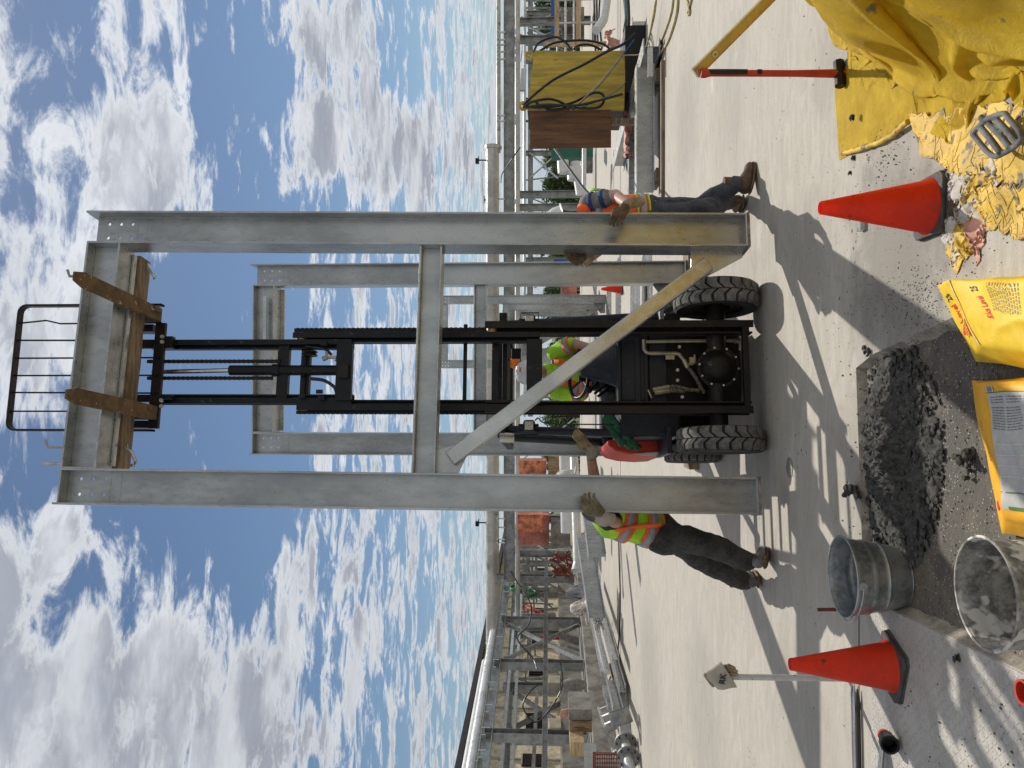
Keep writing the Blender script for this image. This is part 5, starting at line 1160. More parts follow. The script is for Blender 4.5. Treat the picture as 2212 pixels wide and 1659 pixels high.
# ================================================================ TREES beyond the deck
def tree(x, y, h, w_, lab, seed):
    random.seed(seed); t = thing('tree', lab, 'tree', loc=(x, y, -3.2), group='trees beyond the deck')
    mb = MB(); mb.tube([(0, 0, 0), (.1, 0, h*.35), (.0, .1, h*.7)], [.25, .18, .08], 8)
    for k in range(5): a = random.uniform(0, 6.28); mb.tube([(0, 0, h*(.3+.08*k)), (math.cos(a)*w_*.35, math.sin(a)*w_*.35, h*(.5+.08*k))], [.09, .03], 6)
    mb.build('trunk', bark, t)
    mb = MB(); cl = []
    for k in range(16):
        a = random.uniform(0, 6.28); r = w_*.5*math.sqrt(random.random())*.8; z = h*random.uniform(.22, .92); r *= 1-.6*max(0, (z/h-.5)*2)**2; cl.append((math.cos(a)*r, math.sin(a)*r, z, w_*random.uniform(.14, .26)))
    for cx_, cy_, cz_, cr in cl:
        for j in range(150):
            d = V((random.gauss(0, 1), random.gauss(0, 1), random.gauss(0, .8))); d.normalize(); p = V((cx_, cy_, cz_))+d*cr*random.uniform(.55, 1.05); s = random.uniform(.10, .24)
            a = V((random.uniform(-1, 1), random.uniform(-1, 1), random.uniform(-1, 1))).normalized()*s; b = a.cross(d).normalized()*s*.6; mb.add([p-a, p+b, p+a, p-b], [(0, 1, 2, 3)])
    mb.build('crown', leafm, t); return t
rnd = random.Random(4)
names = ['first', 'second', 'third', 'fourth', 'fifth', 'sixth', 'seventh', 'eighth', 'ninth', 'tenth', 'eleventh', 'twelfth', 'thirteenth', 'fourteenth']
TR = [(25, 1152), (62, 1158), (90, 1166), (330, 1172), (352, 1169), (380, 1176), (404, 1172), (428, 1174), (560, 1172), (632, 1174), (655, 1176), (684, 1174), (770, 1177), (900, 1172), (975, 1173), (1000, 1171)]
wd = ['at the right edge of the view', 'behind the small handrail', 'behind the yellow cabinet\'s right side', 'just left of the brown plywood sheet', 'round and tall, above the green box', 'small, in the gap left of the green box', 'bushy, right of the right worker', 'directly behind the right worker\'s vest', 'between the frame and the second frame', 'right of the third frame', 'behind the third frame', 'beside the right work lamp', 'right of the operator\'s helmet', 'under the left work lamp', 'left of the second frame\'s left column', 'above the board crate']
for i, (Y, X) in enumerate(TR):
    y = rnd.uniform(95, 125); p = px(X, Y, y); h = p.z+3.2; tree(p.x, y, h, h*rnd.uniform(.75, 1.0), 'leafy green tree beyond the deck, '+wd[i], 40+i)
mb = MB()
for i in range(60):
    x = rnd.uniform(-40, 160); y = rnd.uniform(130, 170); w_ = rnd.uniform(3, 8)
    for k in range(120):
        p = V((x+rnd.gauss(0, w_*.5), y+rnd.gauss(0, 2), -3.2+abs(rnd.gauss(0, 2.4)))); s = .45; a = V((rnd.uniform(-1, 1), rnd.uniform(-1, 1), rnd.uniform(-1, 1)))*s; b = V((rnd.uniform(-1, 1), rnd.uniform(-1, 1), rnd.uniform(-1, 1)))*s; mb.add([p-a, p+b, p+a, p-b], [(0, 1, 2, 3)])
tag(mb.build('far_wood', leafm, None), 'dark strip of far woodland along the horizon', 'woodland', kind='stuff')
# ================================================================ FOREGROUND
def cone(c, yaw, h, lab, bs=.265):
    t = thing('traffic_cone', lab, 'traffic cone', mat=kmat(c, yaw), group='orange traffic cones')
    mb = MB(); b = bs/2; e = .025
    pts = [(-b+e, -b), (b-e, -b), (b, -b+e), (b, b-e), (b-e, b), (-b+e, b), (-b, b-e), (-b, -b+e)]
    mb.plate([(x, y, .0) for x, y in pts], (0, 0, .014)); mb.plate([(x*.97, y*.97, .0142) for x, y in pts], (0, 0, .017)); mb.build('base', rubb, t, bev=.004)
    r0 = bs*.425; mb = MB(); mb.lathe([(r0*1.08, .032), (r0*1.05, .040), (r0*.98, .052), (.031, h-.02), (.029, h-.004), (.026, h), (.022, h-.004), (.022, h-.05), (r0*.8, .045)], (0, 0, 0), seg=40); mb.build('cone_body', cone_o, t, smooth=50); return t
cone(V((.765, 3.40, 0)), 0, .485, 'orange traffic cone on a black base, the nearest one, beside the crumpled papers')
cone(V((-1.354, 3.775, 0)), -19, .50, 'orange traffic cone on the tread plate left of the smaller metal pail')
cone(gd(1345, 624), 8, .49, 'small distant orange traffic cone behind the second frame')
# pails
def pail(c, rb_, rt, h, mat, lab, nm='pail', ribs=(), bail=True, inner=None):
    t = thing(nm, lab, 'pail', loc=c); mb = MB(); pr = [(0, 0), (rb_*.96, 0), (rb_, .004)]; n = 26
    for i in range(1, n+1):
        u = i/n; r = rb_+(rt-rb_)*u
        for rr in ribs: r += .0065*math.exp(-((u-rr)/.012)**2)
        pr.append((r, h*u))
    pr += [(rt+.006, h+.002), (rt+.007, h-.006), (rt+.001, h-.005)]
    pr2 = [(rt-.003, h-.004)]+[((rb_+(rt-rb_)*u)-.003+sum(.0065*math.exp(-((u-rr)/.012)**2) for rr in ribs), h*u) for u in [1-i/n for i in range(1, n)]]+[(rb_-.004, .006), (0, .006)]
    mb.lathe(pr[:-1]+pr2, seg=56); mb.build('body', mat, t, smooth=50)
    mb = MB(); mb.tube([(math.cos(a)*(rt+.004), math.sin(a)*(rt+.004), h) for a in [2*math.pi*i/56 for i in range(56)]], .005, 8, closed=True); mb.build('rim', mat, t, smooth=60); mb = MB(); mb.tube([(math.cos(a)*(rb_+.002), math.sin(a)*(rb_+.002), .004) for a in [2*math.pi*i/56 for i in range(56)]], .004, 6, closed=True); mb.build('foot_ring', mat, t, smooth=60)
    if bail:
        mb = MB(); P = []
        for i in range(25):
            a = math.pi/2+math.pi*i/24; P.append(V((math.cos(a)*(rt+.022), math.sin(a)*(rt+.012), h-.022+.010*abs(math.cos(a)))))
        mb.tube(P, .0038, 8); mb.build('bail_handle', galvb, t, smooth=60)
        for s in (-1, 1):
            mb = MB(); mb.lathe([(0, .008), (.02, .008), (.024, 0)], (0, s*(rt-.002), h-.022), (0, s, 0), 16); mb.build('ear', mat, t, smooth=50)
    return t
c = gd(1945, 1247, RZ); pail(c, .145, .190, .275, pailm, 'galvanised pail with a wire bail standing beside the dark grout heap', ribs=(.36, .42, .60, .66))
pail(V((-.645, 2.44, RZ)), .135, .168, .36, pailc, 'larger cement-caked pail cut off by the bottom right of the photo', ribs=(.80, .86, .70), bail=False)
# sledgehammer and level
hp = gd(1826, 159)
sh = thing('sledgehammer', 'sledgehammer with a red and black handle standing on its head by the yellow tarp', 'hammer', loc=hp)
top = px(1514, 158, hp.y)
def hh(t): return hp.lerp(top, t)
mb = MB(); hl = (top-hp).length; n = 30; P = [hh(i/n) for i in range(n+1)]; mb.tube(P, [.0185+.0065*max(0, 1-i/(n*.35))+(.008 if i >= n-1 else 0) for i in range(n+1)], 14); mb.build('handle', M('red_handle', (.46, .035, .02), .45, 0, .2, 8, spots=(.10, .05, .04), ssz=20, sam=.05), sh, space='W', smooth=50)
mb = MB()
for a, b in ((.68, .95), (.58, .61)): mb.tube([hh(a)+V((.003, -.004, 0)), hh((a+b)/2)+V((.003, -.005, 0)), hh(b)+V((.003, -.004, 0))], .0178, 12)
mb.build('grip', tyred, sh, space='W', smooth=60)
mb = MB(); ax = V((.97, .2, 0)); c = hp+V((0, 0, .032)); mb.lathe([(0, -.080), (.026, -.080), (.032, -.072), (.032, -.03), (.030, 0), (.032, .03), (.032, .072), (.026, .080), (0, .080)], c, ax, 8); mb.build('head', blkg, sh, space='W', bev=.003)
lt = px(1503, 157, hp.y+.03); lb = gd(1835, -166); lb.z = .03
lv = thing('spirit_level', 'gold aluminium spirit level leaning against the sledgehammer handle', 'spirit level', loc=lb)
d = (lb-lt).normalized(); mb = MB(); mb.ibeam(lt, lb, .060, .026, up=(0, -.35, 1), tf=.006, tw=.012); mb.build('level_body', goldl, lv, space='W', bev=.001)
mb = MB(); mb.bar(lt-d*.006, lt+d*.014, .03, .064, up=(0, -.35, 1)); mb.build('end_cap', wood_n, lv, space='W', bev=.003)
mb = MB(); c = lt+d*.14; mb.lathe([(.010, -.016), (.018, -.016), (.018, .016), (.010, .016)], c, d.cross(V((0, -.35, 1))), 16, close=True); mb.build('vial', alum, lv, space='W', smooth=50)
# upright conduit with a glove over it
cb_ = gd(1832, 1466); ct_ = px(1572, 1462, cb_.y+.02)
mb = MB(); mb.cyl(cb_, ct_, .0165, 16); single(mb, 'white_conduit', M('grey_conduit', (.50, .50, .49), .4, 0, .12, 8, spots=(.2, .2, .2), ssz=30, sam=.05), 'upright pale conduit stub left of the tread plate cone with a glove over its top', 'conduit', smooth=50)
gl = thing('work_glove', 'white-cuffed leather glove hung over the top of the upright conduit', 'glove', loc=px(1592, 1462, cb_.y))
def GP(X, Y, dy=0): return px(X, Y, cb_.y+dy)
mb = MB(); secs = []
for (Xa, Ya, Xb, Yb, t_) in ((1556, 1428, 1593, 1484, .030), (1548, 1434, 1578, 1487, .034), (1538, 1443, 1562, 1490, .030), (1528, 1449, 1550, 1488, .024), (1521, 1456, 1534, 1472, .016)):
    a, b = GP(Xa, Ya), GP(Xb, Yb); secs.append(((a+b)/2, (b-a)/2, V((0, t_, 0))))
mb.loft(secs, 24); mb.noise(.004, 20); mb.build('cuff', M('pale_cuff_canvas', (.42, .385, .32), .85, 0, .15, 12, bump=.4, bs=60), gl, space='W', smooth=60)
for (X, Y, X2, Y2) in ((1574, 1438, 1586, 1443), (1577, 1446, 1591, 1450), (1580, 1455, 1592, 1457)): mb = MB(); mb.limb([GP(1562, Y+4, .03), GP(X, Y, .0), GP(X2, Y2, -.005)], [.014, .012, .009], 10, 4); mb.build('finger', leath, gl, space='W', smooth=60)
mb = MB(); mb.limb([GP(1524, 1458), GP(1530, 1466), GP(1540, 1480)], [.012, .014, .012], 10, 4); mb.build('cuff_opening', leath, gl, space='W', smooth=60)
for q_ in range(0): pass

a, b = GP(1575, 1456, -.045), GP(1553, 1477, -.045)
mwt = Matrix.Translation(GP(1557, 1471, -.042)) @ Matrix(((math.cos(-.35), 0, -math.sin(-.35), 0), (0, 0, -1, 0), (math.sin(-.35)*-1, 0, math.cos(.35), 0), (0, 0, 0, 1)))
def frame_mat(origin, xd, yd):
    xd = V(xd).normalized(); yd = V(yd); yd = (yd-xd*yd.dot(xd)).normalized(); zd = xd.cross(yd); m_ = Matrix.Identity(4)
    for i, v in enumerate((xd, yd, zd)):
        for j in range(3): m_[j][i] = v[j]
    m_.translation = V(origin); return m_
cm_ = (GP(1557, 1455, 0)+GP(1560, 1468, 0))/2; cm_.y = cb_.y-.036
text_mesh('RK', .048, frame_mat(cm_, GP(1553, 1445)-GP(1548, 1475), GP(1540, 1460)-GP(1572, 1465)), 'ink_mark', inkk, gl, ext=.002)
# rods, socket, red pipe nipple, peg
for i, (a, b, r, mt_, lb) in enumerate((((1845, 1478), (1850, 1720), .011, chrome, 'polished rod lying along the edge of the tread plate'), ((1852, 1488), (1857, 1720), .013, dkbrown, 'dark rod lying beside the polished rod'), ((1840, 1470), (1846, 1720), .008, galv2, 'thin grey rod, the farthest of the rods at the left edge'))):
    p, q = gd(*a, r+.004), gd(*b, r+.004); mb = MB(); mb.tube([p, p.lerp(q, .12), q], [r*.3, r, r], 12); single(mb, 'steel_rod', mt_, lb, 'rod', 'steel rods at the left edge', smooth=50)
sk = thing('impact_socket', 'black impact socket on a chrome bar lying on the tread plate at the left edge', 'socket wrench', loc=gd(1922, 1605))
c = gd(1919, 1604, .052); ax = V((.12, -.95, .22)).normalized(); c0 = c-ax*.0
mb = MB(); mb.lathe([(.0, -.03), (.022, -.03), (.028, -.03), (.028, .03), (.042, .055), (.042, .10), (.036, .103), (.031, .10), (.030, .03), (0, .03)], c0-ax*.06, ax, 28); mb.build('socket', rubb if False else blk, sk, space='W', smooth=40)
mb = MB(); mb.lathe([(.022, -.05), (.030, -.05), (.030, -.025), (.022, -.025)], c0-ax*.06, ax, 20, close=True); mb.build('collar', redp, sk, space='W', smooth=40)
mb = MB(); mb.tube([c0-ax*.09, c0-ax*.10+V((-.05, .02, .0)), c0+V((-.35, .12, .0)), c0+V((-.7, .18, -.01))], .013, 14); mb.build('bar', chrome, sk, space='W', smooth=50)
c = gd(2212, 1440, .0); mb = MB(); mb.lathe([(.0, 0), (.041, 0), (.042, .11), (.040, .125), (.041, .14), (.033, .14), (.031, .10), (.0, .10)], V((c.x-.0, 2.54, .005)), seg=30); single(mb, 'red_pipe_nipple', redp, 'short red pipe piece standing at the bottom edge left of the caked pail', 'pipe piece', smooth=50)
p = gd(1848, 1316); mb = MB(); mb.cyl(p, px(1766, 1317, p.y), .010, 12); single(mb, 'rusty_peg', rustp, 'rusty peg sticking up behind the left side of the galvanised pail', 'peg', smooth=50)
sp_ = thing('spray_bottle', 'small red and white capped bottle lying left of the galvanised pail', 'bottle', loc=gd(1858, 1290))
a = gd(1852, 1278, .035); b = gd(1848, 1262, .035); mb = MB(); mb.cyl(a, b+V((.1, .05, 0)), .024, 16); mb.build('body', redp, sp_, space='W', smooth=50)
mb = MB(); mb.cyl(a, a+V((-.035, -.01, .0)), .026, 16); mb.lathe([(.014, 0), (.026, 0), (.026, .02), (.014, .02)], a+V((-.035, -.02, 0)), (-.5, -.85, 0), 16, close=True); mb.build('cap', whitep, sp_, space='W', smooth=50)
mb = MB(); mb.ell(gd(1835, 1285, .02), (.025, .02, .016), 10, 8); mb.noise(.006, 40); single(mb, 'green_scrap', greenp, 'small dark green scrap beside the capped bottle', 'scrap', smooth=60)
# manhole-like core mark on the deck
c = gd(1706, 1010); mb = MB(); mb.lathe([(0, .004), (.07, .004), (.07, .001)], (c.x, c.y, 0), seg=28); tag(mb.build('access_cover', concw, None), 'small round access cover set in the deck in the forklift\'s shadow', 'access cover')
# ---- yellow tarp mound
def ridged(q): return max(0., 1-abs(noise.noise(q)*2))
_bx = [(.6, .50), (1.2, .66), (2.0, .86), (2.68, 1.00), (3.1, 1.09), (3.45, 1.22), (3.9, 1.50), (4.28, 1.80), (4.9, 2.3)]
def xbn(y): return np.interp(y, [q[0] for q in _bx], [q[1] for q in _bx])
BUMPS = [(1.62, 3.15, .26, .20, .16), (1.42, 2.55, .22, .28, .15), (1.95, 2.5, .3, .3, .20), (1.35, 2.0, .22, .22, .14), (2.0, 3.5, .25, .22, .10), (1.75, 1.8, .3, .3, .18), (1.9, 2.95, .12, .3, .12)]
def Hm(x, y):
    s = np.maximum(0, x-xbn(y)-.10); fy = np.clip((4.45-y)/.8, 0, 1)**.7; h = .84*(1-np.exp(-s*2.1))*fy
    for cx_, cy_, rx_, ry_, a_ in BUMPS: h = h+a_*np.clip(1-((x-cx_)/rx_)**2-((y-cy_)/ry_)**2, 0, 1)**.5*np.minimum(1, s*4)*fy
    return h
n_, m_ = 170, 190; u = np.linspace(0, 1, n_)[:, None]; v = np.linspace(0, 1, m_)[None]
yy = .9+3.75*v+0*u; xx = xbn(yy)-.10+.05*np.sin(yy*7)+(3.3-xbn(yy))*u
X_ = np.stack([xx, yy, Hm(xx, yy)*1.0+.06+.0*xx], -1)
X_ = simcloth(X_, 1.17, Hm, steps=130, iters=5, seed=4, jit=.07, bend=.18, fric=.6)
tp = thing('yellow_tarp', 'large bright yellow tarp heaped up at the right foreground', 'tarp', loc=(1.9, 2.8, 0))
grid_mb(X_).build('tarp_body', tarpy, tp, space='W', smooth=180, mods=SUB)
def sheet(corners, amp, res, seed, f=5, z0=.006, wob=.03, stretch=(1, 1)):
    mb = MB(); P = [V((*c, 0)) if len(c) == 2 else V(c) for c in corners]; vs = []
    for j in range(res+1):
        for i in range(res+1):
            u, v = i/res, j/res; p = P[0].lerp(P[1], u).lerp(P[3].lerp(P[2], u), v)
            e = min(u, 1-u, v, 1-v); n_ = V(noise.noise_vector(V((p.x*7+seed, p.y*7, seed))))
            if e < .12: n4 = V(noise.noise_vector(V((p.x*3+seed, p.y*3, seed)))); p = p+V((n4.x, n4.y, 0))*wob*1.6
            w2 = V(noise.noise_vector(V((p.x*3+seed, p.y*3, 1))))*.12
            r = ridged(V(((p.x+w2.x)*f*stretch[0]+seed, (p.y+w2.y)*f*stretch[1], seed)))**2*.6+ridged(V(((p.x+w2.x)*f*2.3, (p.y+w2.y)*f*2.3+seed, seed*2)))**2*.4
            vs.append(V((p.x+n_.x*amp*.4*min(1, e*8), p.y+n_.y*amp*.4*min(1, e*8), z0+amp*r*min(1, .12+e*5))))
    mb.add(vs, [(j*(res+1)+i, j*(res+1)+i+1, (j+1)*(res+1)+i+1, (j+1)*(res+1)+i) for j in range(res) for i in range(res)]); return mb
def gq(*l): return [tuple(gd(*q)) for q in l]
single(grid_mb(simcloth(bilin(gq((1808, 150), (1820, 338), (1968, 262), (1990, 140)), 90, 90, .05), 1.10, lambda x, y: 0*x, 90, 4, 7, jit=.02, bend=.1)), 'yellow_sheet', tarpy, 'flat corner of yellow sheet with a rolled hem beside the sledgehammer head', 'sheet', smooth=180, mods=SUB)
hem = cat([gd(1820, 332, .02), gd(1842, 326, .022), (gd(1885, 312, .024)), gd(1930, 290, .026), gd(1962, 262, .03)], 10); mb = MB(); mb.tube([p+V(noise.noise_vector(p*14))*.008 for p in hem], .014, 8); single(mb, 'sheet_hem', tarpd, 'dirty rolled hem along the left edge of the flat yellow sheet', 'hem', smooth=60)
single(grid_mb(simcloth(bilin(gq((1985, 240), (1992, 342), (2240, 470), (2330, 190)), 110, 120, .10), 1.28, lambda x, y: .03*np.sin(x*9)**2*np.cos(y*8)**2, 120, 4, 9, jit=.03, bend=.06)), 'dirty_yellow_sheet', tarpd, 'dirty crumpled yellow sheet with mud stains under the grey plastic grid', 'sheet', smooth=180, mods=SUB)
single(grid_mb(simcloth(bilin(gq((2085, 395), (2128, 505), (2330, 560), (2330, 370)), 90, 90, .12), 1.38, lambda x, y: .03*np.sin(x*11)**2, 120, 4, 17, jit=.03, bend=.05)), 'crumpled_bag', tarpd, 'crumpled orange-yellow empty sack at the bottom edge left of the grey grid', 'empty sack', smooth=180, mods=SUB)
for i, (X, Y, r, h_, mt_, lb, sd) in enumerate(((2085, 412, (.085, .075, .04), .03, paperw, 'crumpled dirty white paper, upper piece in the litter', 2), (2102, 452, (.10, .085, .05), .04, paperw, 'largest crumpled white paper in the litter', 7), (2066, 486, (.06, .035, .022), .02, paperw, 'pointed white paper scrap nearest the black cone base', 12),
     (2090, 505, (.08, .05, .03), .02, tarpd, 'torn yellow scrap at the lower left of the litter', 21), (2074, 445, (.06, .05, .035), .03, M('brown_scrap', (.12, .08, .045), .8, 0, .4, 12, bump=.6), 'brown stained scrap in the middle of the litter', 31), (2108, 492, (.06, .06, .05), .03, pinkt, 'pinkish scrap on the left of the litter', 44), (2110, 430, (.10, .08, .045), .03, tarpd, 'twisted orange-yellow scrap right of the largest paper', 52))):
    c = gd(X, Y, 0); k = 1.5; a_ = sd*.7; R0 = np.array([[math.cos(a_), -math.sin(a_)], [math.sin(a_), math.cos(a_)]]); q = [(-r[0]*k, -r[1]*k), (r[0]*k*1.1, -r[1]*k*.8), (r[0]*k, r[1]*k), (-r[0]*k*.7, r[1]*k*1.15)]; q = [tuple(R0 @ np.array(p_)+np.array([c.x, c.y])) for p_ in q]
    Xc = simcloth(bilin(q, 36, 36, .09), 1.65, lambda x, y: .035*np.clip(1-((x-c.x)**2+(y-c.y)**2)/(r[0]*r[1]*1.6), 0, 1), 70, 4, sd, jit=.03, bend=.03)
    single(grid_mb(Xc), 'crumpled_paper' if mt_ is paperw else 'torn_scrap', mt_, lb, 'litter', 'litter beside the near cone', smooth=40, mods=(('SOLIDIFY', dict(thickness=.0015)),))
# grey plastic grid
def D3(x, y, h_): return gd((3500+.3617*x)/1.8228, (400+.3617*y)/1.8228, h_)
mb = MB(); ring = [D3(905, 345, .10), D3(1105, 575, .09), D3(1235, 570, .09), D3(1448, 400, .10), D3(1300, 180, .11), D3(1240, 130, .11), D3(1060, 200, .11)]
mb.tube(cat(ring+[ring[0]], 4), .0105, 10)
for a, b in (((990, 270), (1215, 560)), ((1080, 230), (1320, 500)), ((1160, 190), (1390, 440))): mb.tube([D3(*a, .10), D3((a[0]+b[0])/2+8, (a[1]+b[1])/2, .105), D3(*b, .10)], .012, 8)
mb.tube([D3(990, 165, .12), D3(1060, 220, .11)], .012, 8)
single(mb, 'plastic_grid', M('grey_caked_plastic', (.16, .16, .155), .8, 0, .35, 14, bump=.5), 'grey cement-caked grid with slots lying on the crumpled yellow sheet', 'grid', smooth=60, mods=FUSE(.004, 4))
# grout heap and crumbs
def heap():
    mb = MB(); N = 120; vs = []
    for j in range(N+1):
        for i in range(N+1):
            X = 1845+215*i/N; Y = 770+520*j/N; p = gd(X, Y, RZ); u, v = (X-1945)/88, (Y-985)/225
            ang = V((X*.012, Y*.008, 0)); rr = math.sqrt(u*u+v*v)*(1+.28*noise.noise(ang*1.6)); e = max(0, 1-rr)
            n_ = abs(noise.noise(p*9)); n2 = abs(noise.noise(p*24)); n3 = abs(noise.noise(p*55))
            z = (e**.6)*(.020+.030*n_*2+.030*n2*2+.020*n3*2) if e > 0 else -.004
            vs.append(p+V((0, 0, z)))
    mb.add(vs, [(j*(N+1)+i, j*(N+1)+i+1, (j+1)*(N+1)+i+1, (j+1)*(N+1)+i) for j in range(N) for i in range(N) if max(vs[j*(N+1)+i].z, vs[j*(N+1)+i+1].z, vs[(j+1)*(N+1)+i+1].z) > RZ-.003]); return mb
tag(heap().build('grout_heap', clump, None, smooth=30), 'heap of dark wet grout on the recess floor', 'grout heap', kind='stuff')
random.seed(21)
ICO = None
def rock(mb, c, r):
    bmv = [V((math.cos(a)*math.cos(e), math.sin(a)*math.cos(e), math.sin(e))) for e, na in ((-1.57, 1), (-.6, 5), (.5, 5), (1.57, 1)) for a in [k*6.283/na+(e*2) for k in range(na)]]
    vs = [V(c)+V((q.x*random.uniform(.7, 1.25), q.y*random.uniform(.7, 1.25), q.z*random.uniform(.5, 1.0)))*r for q in bmv]
    f = [(0, 1+(k+1) % 5, 1+k) for k in range(5)]+[(11, 6+k, 6+(k+1) % 5) for k in range(5)]+[(1+k, 1+(k+1) % 5, 6+(k+1) % 5) for k in range(5)]+[(1+k, 6+(k+1) % 5, 6+k) for k in range(5)]
    mb.add(vs, f)
mb = MB()
for i in range(2300):
    a = random.uniform(0, 6.283); r = math.sqrt(random.random())*1.12; X, Y = 1945+88*r*math.cos(a), 985+225*r*math.sin(a); p = gd(X, Y, RZ); e = max(0, 1-r)
    s = random.choice((.003, .004, .005, .006, .008, .011, .015, .020)); rock(mb, p+V((0, 0, s*.4+.03*e**.6)), s)
tag(mb.build('grout_lumps', clump, None), 'loose dark lumps over the grout heap', 'grout lumps', kind='stuff')
for (X, Y, R_, z0, lb) in ((1853, 1056, .058, 0, 'large dark clod of grout sitting on the recess edge left of the heap'), (1879, 762, .022, 0, 'dark clod at the far right corner of the recess'), (2100, 1005, .05, RZ, 'black clod beside the orange-yellow bag'), (2003, 1075, .04, RZ, 'grey clod at the near left of the grout heap')):
    mb = MB(); c = gd(X, Y, z0)
    for k in range(16): d = V((random.gauss(0, .5), random.gauss(0, .5), abs(random.gauss(.2, .3))))*R_; rock(mb, c+d+V((0, 0, R_*.3)), R_*random.uniform(.35, .6))
    single(mb, 'grout_clod', clump, lb, 'grout clod', mods=FUSE(R_*.09, 2))
for (X, Y, R_, z0, lb) in ((1845, 255, .022, .03, 'dark clod on the flat yellow sheet'), (1846, 342, .017, .0, 'dark clod on the deck left of the flat yellow sheet'), (1838, 374, .014, 0, 'small dark clod above the black cone base'), (1869, 752, .016, 0, 'small dark clod just beyond the recess corner'), (2072, 1424, .022, .004, 'dark chip on the tread plate near the caked pail')):
    mb = MB(); c = gd(X, Y, z0); rock(mb, c+V((0, 0, R_*.5)), R_); rock(mb, c+V((R_*.5, 0, R_*.4)), R_*.7); single(mb, 'grout_clod', clump, lb, 'grout clod')
mb = MB()
def crumbs(n, fx, smin, smax, z0):
    for i in range(n):
        X, Y = fx(); p = gd(X, Y, z0); s = smin+(smax-smin)*random.random()**4; rock(mb, p+V((0, 0, s*.3)), s)
U = random.uniform
crumbs(1500, lambda: (random.gauss(1985, 60), random.gauss(650, 42)), .0008, .0045, 0)
crumbs(1000, lambda: (U(1720, 2200), U(330, 790)), .0008, .0045, 0)
crumbs(260, lambda: (random.gauss(1915, 30), random.gauss(330, 40)), .001, .007, 0)
crumbs(260, lambda: (U(1500, 1900), U(0, 1659)), .001, .006, 0)
crumbs(160, lambda: (random.gauss(1850, 18), U(780, 1290)), .0015, .008, 0)
crumbs(160, lambda: (U(1900, 2212), U(1470, 1659)), .001, .007, .005)
mb2 = mb; tag(mb2.build('deck_crumbs', clump, None), 'scattered dark crumbs of grout on the deck', 'crumbs', kind='stuff')
mb = MB(); crumbs(2600, lambda: (U(1880, 2200), U(720, 1420)), .0015, .008, RZ)
keep = mb; tag(keep.build('recess_gravel', M('mixed_gravel', (.24, .20, .15), .9, 0, .5, 40, col2=(.07, .06, .05)), None), 'fine gravel scattered over the recess floor', 'gravel', kind='stuff')
# small wooden wedge behind the cone
mb = MB(); p = gd(1868, 490); mb.box((p.x-.02, p.y-.02, 0), (p.x+.05, p.y+.03, .03)); single(mb, 'metal_shim', galvb, 'small bright shim lying behind the near cone', 'shim')
# ---- bags
def sack(bottom, top, mat, lab, seed, res=26, amp=.008):
    """bottom, top: four corners far-right, far-left, near-left, near-right"""
    t = thing('paper_sack', lab, 'sack', loc=sum((V(q) for q in bottom), V())/4)
    mb = MB(); b = [V(q) for q in bottom]; tp = [V(q) for q in top]
    def P(u, v, w_):
        lo = b[0].lerp(b[1], u).lerp(b[3].lerp(b[2], u), v); hi = tp[0].lerp(tp[1], u).lerp(tp[3].lerp(tp[2], u), v)
        q = lo.lerp(hi, w_); bl_ = math.sin(math.pi*u)**.5*math.sin(math.pi*v)**.5
        q = q+V((0, 0, 1))*(.018*bl_*w_)
        n_ = V(noise.noise_vector(q*7+V((seed, 0, 0)))); r = ridged(q*6+V((seed, 0, 0)))**3
        return q+n_*amp+V((0, 0, 1))*(r*amp*1.6*w_)
    R_ = res
    def face(fn, n1, n2): k = len(mb.v); mb.v += [fn(i/n1, j/n2) for j in range(n2+1) for i in range(n1+1)]; mb.f.extend([(k+j*(n1+1)+i, k+j*(n1+1)+i+1, k+(j+1)*(n1+1)+i+1, k+(j+1)*(n1+1)+i) for j in range(n2) for i in range(n1)])
    face(lambda u, v: P(u, v, 1), R_, R_); face(lambda u, w_: P(u, 0, w_), R_, 8); face(lambda u, w_: P(u, 1, w_), R_, 8); face(lambda v, w_: P(0, v, w_), R_, 8); face(lambda v, w_: P(1, v, w_), R_, 8)
    o = mb.build('paper', mat, t, space='W', smooth=45); me = o.data; bm = bmesh.new(); bm.from_mesh(me); bmesh.ops.remove_doubles(bm, verts=bm.verts, dist=.0008); bm.to_mesh(me); bm.free()
    t_P = P; return t, P
def decal(P, t, u0, u1, v0, v1, mat, name, w_=1, n=14, lift=.0025, wface=None, m=None, tris=None):
    mb = m or MB(); k = len(mb.v)
    for j in range(n+1):
        for i in range(n+1):
            u, v = u0+(u1-u0)*i/n, v0+(v1-v0)*j/n; q = P(u, v, 1) if wface is None else wface(u, v); mb.v.append(q+V((0, -lift*.3, lift)))
    mb.f += [(k+j*(n+1)+i, k+j*(n+1)+i+1, k+(j+1)*(n+1)+i+1, k+(j+1)*(n+1)+i) for j in range(n) for i in range(n)]
    if m is None: return mb.build(name, mat, t, space='W', smooth=60)
